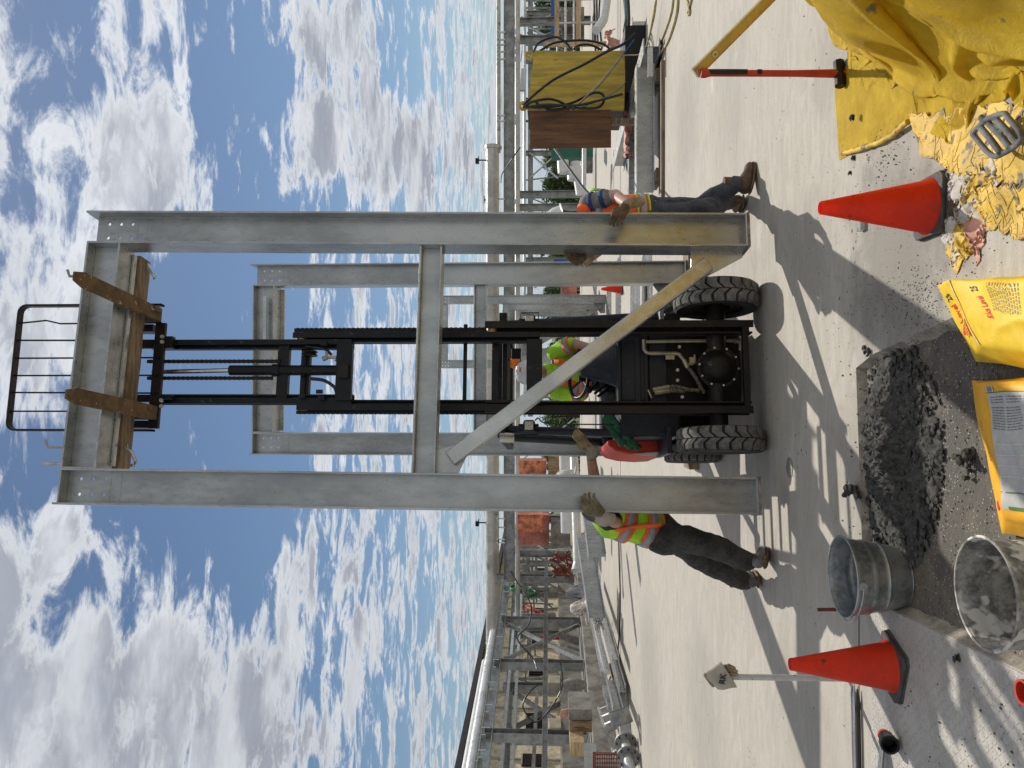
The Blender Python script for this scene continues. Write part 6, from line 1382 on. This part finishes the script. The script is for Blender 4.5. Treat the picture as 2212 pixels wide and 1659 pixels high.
def wrap_text(txt, size, P, fr, uv, sx, sy, mat, name, t, lift=.003):
    """text curved onto the sack: uv origin, sx and sy map text axes to (u, v)"""
    cu = bpy.data.curves.new('t', 'FONT'); cu.body = txt; cu.size = 1; cu.align_x = 'CENTER'; cu.align_y = 'CENTER'; cu.offset = .012
    ob = bpy.data.objects.new('t', cu); COL.objects.link(ob); me = bpy.data.meshes.new_from_object(ob.evaluated_get(bpy.context.evaluated_depsgraph_get())); bpy.data.objects.remove(ob); me.name = name
    inv = WM[t.name].inverted()
    for v in me.vertices:
        a, b = v.co.x*size, v.co.y*size; u = uv[0]+a*sx[0]+b*sy[0]; w_ = uv[1]+a*sx[1]+b*sy[1]; v.co = inv @ (fr(u, w_)+V((0, -lift*.4, lift)))
    me.materials.clear(); me.materials.append(mat); o = bpy.data.objects.new(name, me); COL.objects.link(o); o.parent = t; WM[o.name] = WM[t.name]; return o
t1, P1 = sack([gd(2027, 618), gd(2108, 778), gd(2330, 812), gd(2330, 578)], [gd(2049, 602, .115), gd(2113, 742, .105), gd(2330, 790, .12), gd(2330, 600, .12)], bagy, 'yellow paper sack with a red triangle logo on its end flap', 3)
E1 = lambda u, w_: P1(u, 0, w_)
# end flap: u runs far-right (0) to near-left (1); w_ ground to top. reading direction = decreasing u, letter tops towards the ground
mb = MB(); tri = [(.86, .86), (.60, .80), (.70, .12)]; k = 8; vs = []
for i in range(k+1):
    for j in range(k+1-i):
        a, b = i/k, j/k; c_ = 1-a-b; u = tri[0][0]*a+tri[1][0]*b+tri[2][0]*c_; w_ = tri[0][1]*a+tri[1][1]*b+tri[2][1]*c_; vs.append(E1(u, w_)+V((0, -.001, .0025)))
idx = {}; n_ = 0
for i in range(k+1):
    for j in range(k+1-i): idx[(i, j)] = n_; n_ += 1
fcs = []
for i in range(k):
    for j in range(k-i):
        fcs.append((idx[(i, j)], idx[(i+1, j)], idx[(i, j+1)]))
        if j < k-i-1: fcs.append((idx[(i+1, j)], idx[(i+1, j+1)], idx[(i, j+1)]))
mb.add(vs, fcs); mb.build('logo_triangle', inkr, t1, space='W', smooth=60)
wrap_text('Sika', .13, P1, E1, (.725, .66), (-1, 0), (0, -3.0), bagy, 'logo_text', t1, .0045)
wrap_text('Level', .13, P1, E1, (.47, .45), (-1, 0), (0, -3.0), inkr, 'flap_text', t1)
wrap_text('25', .13, P1, E1, (.22, .45), (-1, 0), (0, -3.0), inkk, 'flap_number', t1)
T1 = lambda u, v: P1(u, v, 1)
wrap_text('Sika Level', .085, P1, T1, (.42, .30), (-1, -.15), (.1, -1.0), inkr, 'face_text', t1)
wrap_text('25', .085, P1, T1, (.14, .24), (-1, -.15), (.1, -1.0), inkk, 'face_number', t1)
mb = MB()
for r in range(12):
    v = .38+r*.022; u0 = .06; 
    while u0 < .46: L_ = random.uniform(.02, .06); decal(P1, t1, u0, min(.47, u0+L_), v, v+.0055, None, '', n=2, m=mb); u0 += L_+.012
mb.build('fine_print', inkt, t1, space='W')
mb = MB(); decal(P1, t1, .0, 1.0, .0, .018, paperw, 'fold', n=30, lift=.004); 
t2, P2 = sack([gd(2098, 824), gd(2163, 1152), gd(2420, 1190), gd(2420, 800)], [gd(2122, 830, .10), gd(2168, 1120, .09), gd(2420, 1160, .11), gd(2420, 815, .11)], bago, 'orange-yellow paper sack with a large white printed label lying in the recess', 11)
decal(P2, t2, .07, .93, .05, 1.0, labelw, 'label', n=30)
mb = MB()
for r in range(16):
    for (ua, ub) in ((.10, .36),):
        v = .07; 
for c_ in range(3):        # columns of fine print across the label
    for r in range(13):
        u = .10+r*.020; v0 = .075+c_*.16
        if r == 3: continue
        vv = v0
        while vv < v0+.13: L_ = random.uniform(.015, .05); decal(P2, t2, u, u+.006, vv, min(vv+L_, v0+.14), None, '', n=2, m=mb, lift=.0045); vv += L_+.008
mb.build('fine_print', inkt, t2, space='W')
mb = MB()
for u in (.45, .53, .61, .69): decal(P2, t2, u, u+.006, .08, .42, None, '', n=8, m=mb, lift=.0045)
mb.build('rule_lines', whitep, t2, space='W')
mb = MB(); decal(P2, t2, .905, .93, .12, 1., None, '', n=12, m=mb, lift=.0045); decal(P2, t2, .80, .808, .05, 1., None, '', n=12, m=mb, lift=.0045); decal(P2, t2, .066, .072, .05, 1., None, '', n=12, m=mb, lift=.0045); mb.build('green_stripe', inkg, t2, space='W')
decal(P2, t2, .02, .062, .055, .12, whitep, 'barcode_ground', n=4, lift=.004)
mb = MB()
for i in range(11): decal(P2, t2, .024+i*.0034, .0255+i*.0034, .06, .112, None, '', n=2, m=mb, lift=.0052)
mb.build('barcode', inkk, t2, space='W')
E2 = lambda u, w_: P2(u, 0, w_)
wrap_text('BH 10DA105', .05, P2, E2, (.42, .55), (-1.0, 0), (0, -3.5), M('faint_print', (.42, .22, .03), .7), 'side_text', t2)
mb = MB(); decal(P2, t2, .83, .89, .3, .7, None, '', n=4, m=mb, wface=E2, lift=.004); mb.build('red_stamp', inkr, t2, space='W')
# ================================================================ PEOPLE
def tubeP(mb, pts, rs, seg=16, dens=8, flat=None):
    P = cat(pts, dens); n = len(pts)-1; R_ = []
    for i in range(len(P)):
        t = i/(len(P)-1)*n; k = min(int(t), n-1); f = t-k; f = f*f*(3-2*f); R_.append(rs[k]*(1-f)+rs[k+1]*f)
    mb.tube(P, R_, seg); mb.ell(P[0], rs[0]*.99, seg, 8); mb.ell(P[-1], rs[-1]*.99, seg, 8); return mb
def glove(t, wrist, palm, fdir, side, curl, mat=leathd, name='glove', r=1.0, cuff=None, cuffm=None):
    """wrist, palm centre, finger direction, side = direction from little finger to index, curl = direction the fingers bend towards"""
    mb = MB(); w_, p = V(wrist), V(palm); f = V(fdir).normalized(); s = V(side).normalized(); c = V(curl).normalized()
    ax = (p-w_).normalized(); mb.limb([w_, w_.lerp(p, .55)], [.030*r, .036*r], 12, 4)
    for k in (-.037, -.0125, .0125, .037): mb.limb([w_.lerp(p, .4)+s*k*.7*r, p+s*k*r+f*.024*r], [.018*r, .0165*r], 10, 4)
    for k, ln in ((-.042, .062), (-.0145, .082), (.0145, .088), (.042, .078)):
        a = p+s*k*r+f*.032*r; b = a+(f*.85+c*.25)*ln*.42*r; d = b+(f*.45+c*.85)*ln*.36*r; e = d+(f*-.10+c*1.0)*ln*.26*r
        mb.limb([a, b, d, e], [.0118*r, .0112*r, .0102*r, .0088*r], 10, 4)
    a = w_.lerp(p, .5)+s*.030*r; b = a+(s*.75+f*.45)*.040*r; d = b+(f*.8+c*.35+s*.1)*.036*r; e = d+(f*.6+c*.6)*.024*r; mb.limb([a, b, d, e], [.016*r, .0145*r, .0130*r, .011*r], 10, 4)
    g = mb.build(name, mat, t, space='W', mods=FUSE(.0036, 1))
    if cuff:
        cm = MB(); q = w_+(w_-p).normalized()*cuff[0]; q = V(cuff[2]) if len(cuff) > 2 else q; cm.loft([(w_.lerp(p, .35), s*.040, c.cross(s).cross(s)*-.03 if False else (ax.cross(s)).normalized()*.032), (w_, s*.045, ax.cross(s).normalized()*.036), (w_.lerp(q, .5), s*(.045+cuff[1])*.5+s*.024, ax.cross(s).normalized()*.045), (q, s*cuff[1], ax.cross(s).normalized()*cuff[1]*.75)], 20, cap=False); cm.noise(.004, 25)
        o = cm.build('cuff', cuffm or leath, g, space='W', smooth=60); so_ = o.modifiers.new('s', 'SOLIDIFY'); so_.thickness = .004
    return g
def head(mb, c, face, up, r=.1):
    """head with jaw, nose, brows, ears; returns feature builder points"""
    c = V(c); f = V(face).normalized(); u = (V(up)-f*V(up).dot(f)).normalized(); s = f.cross(u)
    rot = Matrix((s, f, u)).transposed()
    mb.ell(c+u*.025, (.077, .098, .105), 20, 14, rot); mb.ell(c+f*.028-u*.045, (.058, .068, .072), 18, 12, rot); mb.ell(c+f*.068-u*.092, (.026, .022, .018), 12, 8, rot)
    mb.ell(c+f*.102-u*.018, (.013, .018, .017), 10, 8, rot); mb.limb([c+f*.092+u*.020, c+f*.108-u*.012], [.008, .011], 8, 3)
    for k in (-1, 1):
        mb.ell(c+s*k*.079-f*.002-u*.005, (.010, .018, .032), 10, 8, rot); mb.ell(c+s*k*.032+f*.090+u*.030, (.020, .010, .007), 10, 6, rot); mb.ell(c+s*k*.040+f*.066-u*.02, (.022, .022, .022), 10, 8, rot)
        mb.ell(c+s*k*.010+f*.086-u*.056, (.014, .012, .006), 8, 6, rot)
    return c, f, u, s
def face_bits(t, c, f, u, s, hairm=True):
    rot = Matrix((s, f, u)).transposed(); mb = MB()
    for k in (-1, 1): mb.ell(c+s*k*.031+f*.088+u*.012, (.011, .007, .006), 10, 6, rot)
    mb.build('eyes', eyem, t, space='W', smooth=80); mb = MB(); mb.ell(c+f*.094-u*.056, (.020, .006, .004), 10, 6, rot); mb.build('mouth', lipm, t, space='W', smooth=80)
    if hairm: mb = MB(); mb.ell(c+u*.030-f*.018, (.083, .094, .100), 18, 12, rot); mb.build('hair', hair, t, space='W', smooth=80)
def hardhat(t, c, f, u, s, mark=False):
    mb = MB(); c0 = c+u*.045-f*.006; a, b = s*.118, f*.142
    prof_ = [(1.16, -.012), (1.17, -.006), (1.02, .002), (.99, .03), (.93, .065), (.80, .095), (.58, .118), (.30, .130), (.02, .134)]
    mb.loft([(c0+u*h, a*k, b*k) for k, h in prof_], 32); mb.loft([(c0+u*(-.008)+f*.05, a*.9, b*.9), (c0+u*(-.002)+f*.05, a*.9, b*.9)], 24)
    o = mb.build('hard_hat', hatw, t, space='W', smooth=50)
    for k in (-1, 0, 1): m2 = MB(); m2.tube([c0+u*h+s*(k*.035)+f*q for q, h in ((.128, .05), (.08, .112), (0, .136), (-.08, .112), (-.128, .05))], .006, 6); m2.build('ridge', hatw, o, space='W', smooth=60)
    return o
def boot(t, ankle, toe, mat, sole=True):
    a, q = V(ankle), V(toe); d = V((q.x-a.x, q.y-a.y, 0)); L_ = d.length; d.normalize(); s = d.cross(V((0, 0, 1))); g = V((a.x, a.y, min(a.z, q.z+.10))); z = q.z
    up = V((0, 0, 1)); mb = MB(); base = V((a.x, a.y, z)); rise = max(0, a.z-z-.10)
    secs = [(base-d*.075+up*(.045+rise*.8), s*.036, up*.035), (base-d*.05+up*(.055+rise*.7), s*.044, up*.05), (base+up*(.065+rise*.45), s*.047, up*.062), (base+d*.06+up*(.058+rise*.2), s*.048, up*.052), (base+d*.12+up*.045, s*.052, up*.041), (base+d*.17+up*.038, s*.048, up*.034), (base+d*.20+up*.03, s*.028, up*.022)]
    mb.loft(secs, 20); mb.loft([(base-d*.005+up*(.05+rise*.5), s*.050, d*.058), (a+up*.02, s*.052, d*.060), (a+up*.10, s*.056, d*.064)], 18)
    o = mb.build('boot', mat, t, space='W', mods=FUSE(.006, 3))
    mb = MB(); mb.loft([(c_-V((0, 0, 1))*(b_.length+.004), a_*1.12, V((0, 0, 1))*.013) for c_, a_, b_ in secs], 16); mb.build('sole', bsole, o, space='W', smooth=50)
    mb = MB(); 
    for k in range(5): c_ = base+d*(.055+.018*k)+up*(.112+rise*.2-.012*k); mb.tube([c_-s*.022, c_+up*.004, c_+s*.022], .0028, 5)
    mb.build('laces', bsole, o, space='W'); return o
def trousers(t, pelvis, hips, knees, ankles, rs, mat, name='trousers', vox=.009):
    mb = MB(); p = V(pelvis); mid = (V(hips[0])+V(hips[1]))/2; w_ = (V(hips[0])-V(hips[1])); s = w_.normalized(); f = V((0, 0, 1)).cross(s).normalized()
    mb.loft([(p+V((0, 0, .10)), s*.155, f*.110), (p, s*.17, f*.125), (mid, s*.168, f*.125), (mid-V((0, 0, .07)), s*.14, f*.105)], 24)
    for h, k, a in zip(hips, knees, ankles):
        h, k, a = V(h), V(k), V(a); tubeP(mb, [h, h.lerp(k, .5)+f*.008, k, k.lerp(a, .45), a], [rs[0], rs[0]*.92, rs[1], rs[1]*.97, rs[2]], 20, 8)
        for j in range(9): tt = .30+.08*j; c_ = k.lerp(a, tt); mb.ell(c_+V((random.uniform(-.01, .01), random.uniform(-.01, .01), 0)), (rs[2]*1.13, rs[2]*1.13, .016), 14, 6)
    mb.noise(.016, 9); mb.noise(.008, 24)
    return mb.build(name, mat, t, space='W', mods=FUSE(vox, 2))
def torso(mb, pelvis, chest, neck, sv, rs=(.15, .18, .16), dp=(.105, .125, .10)):
    p, c, n = V(pelvis), V(chest), V(neck); s = V(sv).normalized(); ax = (n-p).normalized(); f = ax.cross(s).normalized()
    mb.loft([(p, s*rs[0], f*dp[0]), (p.lerp(c, .5), s*(rs[0]*.95), f*dp[0]), (c, s*rs[1], f*dp[1]), (c.lerp(n, .55), s*rs[2], f*dp[2]), (n, s*.075, f*.065)], 26); return f
def band(t, pts, w_, th, mat, name, up):
    mb = MB(); P = cat(pts, 8); n = len(P); u = V(up).normalized(); vs = []
    mid = sum(P, V())/n
    for i, p in enumerate(P): vs += [p+u*w_/2, p-u*w_/2]
    mb.add(vs, [(i*2, i*2+1, i*2+3, i*2+2) for i in range(n-1)]); o = mb.build(name, mat, t, space='W', smooth=60); m_ = o.modifiers.new('s', 'SOLIDIFY'); m_.thickness = th; m_.offset = 0; return o
def ringband(t, c, a, b, ax, w_, mat, name, k=1.0, seg=32, arc=(0, 1)):
    mb = MB(); vs = []; c, a, b, ax = V(c), V(a), V(b), V(ax).normalized(); n = int(seg*(arc[1]-arc[0])); full = arc == (0, 1)
    for i in range(n+(0 if full else 1)):
        t_ = 2*math.pi*(arc[0]+i/seg); q = c+(a*math.cos(t_)+b*math.sin(t_))*k; vs += [q+ax*w_/2, q-ax*w_/2]
    m_ = len(vs)//2; mb.add(vs, [(i*2, i*2+1, ((i+1) % m_)*2+1, ((i+1) % m_)*2) for i in range(m_ if full else m_-1)]); o = mb.build(name, mat, t, space='W', smooth=70); s_ = o.modifiers.new('s', 'SOLIDIFY'); s_.thickness = .003; return o
# ---------------- left worker (leans to the right, pushing on the column and the forklift post)
pw = thing('person', 'worker in a lime vest and black trousers leaning into the left column of the frame', 'person', loc=gd(1662, 1215))
yA = 5.86
hipL, hipR = px(1428, 1166, 5.84), px(1424, 1138, 5.98)
kneeL, kneeR = px(1508, 1170, 5.68), px(1514, 1206, 6.04)
ankL, ankR = px(1612, 1210, 5.78), px(1604, 1254, 6.14)
pel = px(1408, 1142, 5.92); chest = px(1318, 1118, 5.86); neck = px(1272, 1078, 5.82); sv = V((.35, .94, .05))
mb = MB(); torso(mb, pel, chest, neck, sv); hc = px(1243, 1056, 5.80); fdir = V((.92, -.25, -.25)); C_ = head(mb, hc, fdir, V((.25, 0, 1)))
mb.limb([neck, hc-V((0, 0, .04))], [.058, .055], 14)
shL = px(1280, 1100, 5.66); elL = px(1330, 1128, 5.42); wrL = px(1301, 1120, 5.28)
shR = px(1284, 1075, 6.0); elR = px(1283, 1026, 6.02); wrR = px(1274, 972, 6.02)
mb.limb([shL, elL, wrL], [.056, .044, .030], 14); mb.limb([shR, elR, wrR], [.058, .046, .031], 14)
for h, k, a in ((hipL, kneeL, ankL), (hipR, kneeR, ankR)): mb.limb([h, k, a], [.085, .058, .042], 14)
mb.build('body', skin, pw, space='W', mods=FUSE(.008, 3)); face_bits(pw, *C_); hardhat(pw, *C_)
trousers(pw, pel, (hipL, hipR), (kneeL, kneeR), (ankL, ankR), (.118, .092, .078), cargo)
boot(pw, ankL, gd(1660, 1196)+V((0, 0, .012)), bootg); boot(pw, ankR, gd(1634, 1246)+V((0, 0, .015)), bootg)
mb = MB(); torso(mb, pel+V((0, 0, -.02)), chest, neck, sv, (.163, .187, .172), (.120, .138, .112)); mb.limb([shL, shL.lerp(elL, .85)], [.088, .074], 14); mb.limb([shR, shR.lerp(elR, .6)], [.072, .062], 14); mb.noise(.007, 13); mb.build('shirt', shirtk, pw, space='W', mods=FUSE(.008, 2))
# vest: lime shell with orange and silver bands
ax = (neck-pel).normalized(); s_ = V(sv).normalized(); f_ = ax.cross(s_).normalized()
mb = MB(); mb.loft([(pel-ax*.02, s_*.178, f_*.136), (pel.lerp(chest, .5), s_*.172, f_*.134), (chest, s_*.198, f_*.150), (chest.lerp(neck, .5), s_*.150, f_*.128), (neck-ax*.02, s_*.100, f_*.085)], 30, cap=False); mb.noise(.007, 12); o = mb.build('safety_vest', hiviz, pw, space='W', smooth=60); m_ = o.modifiers.new('s', 'SOLIDIFY'); m_.thickness = .006; vest = o
for t_, w_, mt_, k in ((.14, .105, hiorg, 1.02), (.14, .055, reft, 1.045), (.62, .10, hiorg, 1.02), (.62, .052, reft, 1.045)):
    c = pel.lerp(chest, t_*1.15); a = s_*(.173+.02*t_); b = f_*(.133+.014*t_); ringband(vest, c, a, b, ax, w_, mt_, 'vest_band', k*1.01)
band(vest, [chest.lerp(neck, .6)-s_*.12-f_*.09, chest-s_*.20-f_*.03, pel.lerp(chest, .6)-s_*.175-f_*.07, pel-s_*.13-f_*.12], .04, .004, hiorg, 'vest_trim', f_)
ringband(vest, pel-ax*.02, s_*.181, f_*.138, ax, .02, hiorg, 'vest_trim', 1.01)
glove(pw, px(1300, 1114, 5.27), px(1284, 1098, 5.235), V((0, 0, .35))+V((.55, 0, .2)), V((-.35, 0, .85)), V((.5, .6, -.1)), leath if False else M('olive_glove_leather', (.20, .17, .09), .75, 0, .4, 14, col2=(.10, .08, .045), bump=.6, bs=50), cuff=(.07, .062), cuffm=M('pale_glove_cuff', (.33, .30, .25), .85, 0, .2, 14), r=1.05)
glove(pw, wrR, px(1258, 949, 5.99), V((.55, -.1, .75)), V((-.5, -.5, .3)), V((.3, .8, -.1)), M('tan_glove_leather', (.27, .20, .11), .75, 0, .35, 14, bump=.5, bs=50), cuff=(.05, .055, px(1285, 985, 6.02)), cuffm=M('grey_glove_cuff', (.28, .26, .23), .85, 0, .2, 14), r=1.0)
# ---------------- right worker (behind the right column)
pr = thing('person', 'worker in orange vest, striped sleeves and dark jeans behind the frame\'s right column', 'person', loc=gd(1634, 405))
hipL, hipR = px(1420, 452, 6.22), px(1418, 472, 6.05)
kneeL, kneeR = px(1508, 446, 6.28), px(1516, 452, 6.05)
ankL, ankR = px(1590, 398, 6.26), px(1575, 436, 6.60)
pel = px(1404, 456, 6.15); chest = px(1318, 460, 6.14); neck = px(1262, 468, 6.14); sv = V((.42, .9, 0)) 
mb = MB(); torso(mb, pel, chest, neck, sv); hc = px(1226, 482, 6.14); C_ = head(mb, hc, V((-.9, -.3, -.15)), V((0, 0, 1))); mb.limb([neck, hc-V((0, 0, .04))], [.058, .055], 14)
shN = px(1272, 440, 6.05); elN = px(1330, 422, 5.94); wrN = px(1356, 441, 5.66)
shF = px(1275, 492, 6.22); elF = px(1320, 520, 6.12); wrF = px(1276, 558, 5.92)
mb.limb([shN, elN, wrN], [.060, .048, .032], 14); mb.limb([shF, elF, wrF], [.058, .046, .032], 14)
for h, k, a in ((hipL, kneeL, ankL), (hipR, kneeR, ankR)): mb.limb([h, k, a], [.085, .058, .042], 14)
mb.build('body', M('light_skin', (.50, .31, .24), .55, 0, .15, 14), pr, space='W', mods=FUSE(.008, 3)); face_bits(pr, *C_); hardhat(pr, *C_)
trousers(pr, pel, (hipL, hipR), (kneeL, kneeR), (ankL, ankR), (.105, .080, .068), jean, 'jeans')
boot(pr, ankL, gd(1632, 372)+V((0, 0, .012)), bootb); boot(pr, ankR, gd(1598, 452)+V((0, 0, .012)), bootb)
mb = MB(); torso(mb, pel+V((0, 0, -.04)), chest, neck, sv, (.155, .182, .165), (.118, .132, .108)); mb.limb([shN, shN.lerp(elN, .62)], [.078, .072], 14); mb.limb([shF, shF.lerp(elF, .6)], [.07, .06], 14); mb.noise(.007, 13); mb.build('shirt', shirtg, pr, space='W', mods=FUSE(.008, 2))
d_ = (elN-shN).normalized(); a_ = d_.cross(V((0, 1, 0))).normalized()*.080; b_ = d_.cross(a_.normalized())*.080
for t_ in (.16, .58): ringband(pr, shN.lerp(elN, t_), a_, b_, d_, .035, shirtb, 'sleeve_stripe', 1.0 if t_ < .3 else .95)
ax = (neck-pel).normalized(); s_ = V(sv).normalized(); f_ = ax.cross(s_).normalized()
mb = MB(); mb.loft([(pel+ax*.005, s_*.172, f_*.134), (pel.lerp(chest, .5), s_*.168, f_*.132), (chest, s_*.192, f_*.146), (chest.lerp(neck, .5), s_*.165, f_*.128), (neck-ax*.01, s_*.115, f_*.09)], 30, cap=False); mb.noise(.007, 12); vest = mb.build('safety_vest', hiorg, pr, space='W', smooth=60); m_ = vest.modifiers.new('s', 'SOLIDIFY'); m_.thickness = .006
for t_, w_, mt_ in ((.20, .05, reft), (.75, .05, reft), (.05, .015, hiviz), (.34, .015, hiviz), (1.35, .05, reft)):
    c = pel.lerp(chest, t_) if t_ < 1.2 else chest.lerp(neck, .45); k = 1.03; a, b = s_*(.171+.018*min(1, t_)), f_*(.133+.012*min(1, t_))
    if t_ > 1.2: a, b = s_*.170, f_*.132
    ringband(vest, c, a, b, ax, w_, mt_, 'vest_band', k)
mb = MB(); mb.ell(shN+V((-.055, -.01, .035)), (.062, .070, .060), 18, 12); mb.ell(shN.lerp(neck, .6)+V((0, 0, .02)), (.09, .085, .055), 18, 12); mb.build('vest_shoulder', hiorg, vest, space='W', mods=FUSE(.007, 3))
ringband(vest, chest.lerp(neck, .25)+V((.16, -.02, 0)), V((0, .085, 0)), V((.02, 0, .11)), V((1, 0, .2)), .022, hiviz, 'armhole_trim')
glove(pr, wrN, px(1338, 460, 5.56), V((-.85, .0, .35)), V((.1, -.1, .9)), V((-.2, .9, -.1)), leathd, cuff=(.05, .055, px(1378, 436, 5.70)), r=1.0)
glove(pr, px(1266, 560, 5.90), px(1245, 556, 5.84), V((.3, -.3, .9)), V((-.6, -.3, .2)), V((.9, -.2, .1)), leathd, cuff=(.05, .05), r=1.05)
# ---------------- operator
po = thing('person', 'forklift operator in a lime shirt and white hard hat seated behind the mast', 'person', loc=V((.1, 7.35, .9)))
yo = 7.35
neck = px(1190, 800, yo); chest = px(1240, 806, yo+.02); pel = px(1320, 806, yo+.12); sv = V((1, .12, 0))
mb = MB(); torso(mb, pel, chest, neck, sv, (.16, .185, .165), (.12, .13, .105)); hc = px(1153, 804, yo-.03); C_ = head(mb, hc, V((.22, -.95, .12)), V((0, 0, 1))); mb.limb([neck, hc-V((0, 0, .04))], [.06, .056], 14)
shL, elL, wrL = px(1203, 846, yo), px(1262, 852, yo-.12), px(1256, 822, yo-.42)
shR, elR, wrR = px(1200, 762, yo), px(1238, 742, yo-.12), px(1285, 752, yo-.38)
mb.limb([shL, elL, wrL], [.058, .046, .030], 14); mb.limb([shR, elR, wrR], [.058, .046, .030], 14)
for h in (wrL, wrR):
    for k in range(4): mb.limb([h, h+V((.012*k-.018, -.05, .01)), h+V((.012*k-.018, -.085, -.02))], [.018, .0095, .008], 8, 3)
    mb.limb([h, h+V((.035, -.03, .01)), h+V((.03, -.06, .0))], [.014, .010, .008], 8, 3)
kL, kR = px(1318, 852, yo-.42), px(1318, 762, yo-.42); hL, hR = pel+V((-.1, 0, 0)), pel+V((.1, 0, 0)); aL, aR = px(1420, 846, yo-.45), px(1420, 766, yo-.45)
mb.build('body', skin, po, space='W', mods=FUSE(.008, 3)); face_bits(po, *C_); hardhat(po, *C_)
trousers(po, pel, (hL, hR), (kL, kR), (aL, aR), (.10, .080, .065), cargo, vox=.011)
boot(po, aL, aL+V((0, -.18, -.10)), bootb); boot(po, aR, aR+V((0, -.18, -.10)), bootb)
mb = MB(); torso(mb, pel, chest, neck, sv, (.178, .200, .185), (.138, .146, .118)); mb.limb([shL, shL.lerp(elL, .85)], [.084, .078], 14); mb.limb([shR, shR.lerp(elR, .85)], [.084, .076], 14); mb.limb([neck, neck+V((0, 0, .03))], [.074, .070], 14); mb.noise(.009, 11); shirt = mb.build('high_visibility_shirt', hiviz, po, space='W', mods=FUSE(.008, 2))
for sh_, el_ in ((shL, elL), (shR, elR)):
    d_ = (el_-sh_).normalized(); a_ = d_.cross(V((0, 1, 0))).normalized()*.084; b_ = d_.cross(a_.normalized())*.084
    ringband(shirt, sh_.lerp(el_, .80), a_, b_, d_, .075, hiorg, 'sleeve_band', 1.0); ringband(shirt, sh_.lerp(el_, .80), a_, b_, d_, .042, reft, 'sleeve_tape', 1.04)
s_ = V(sv).normalized(); band(shirt, [neck+V((-.09, -.06, -.03)), chest+V((-.10, -.150, .08)), pel+V((-.09, -.155, .05))], .05, .004, hiorg, 'shirt_stripe', s_); band(shirt, [neck+V((.09, -.06, -.03)), chest+V((.10, -.150, .08)), pel+V((.09, -.155, .05))], .05, .004, hiorg, 'shirt_stripe', s_)
m2 = MB(); c = C_[0]+C_[2]*.10+C_[1]*.125; m2.tube([c+C_[3]*.02, c-C_[3]*.02+C_[2]*.02], .004, 5); m2.tube([c+C_[3]*.02+C_[2]*.02, c-C_[3]*.02], .004, 5); m2.build('ink_mark', inkr, [o for o in bpy.data.objects if o.name.startswith('hard_hat') and o.parent == po][0], space='W')
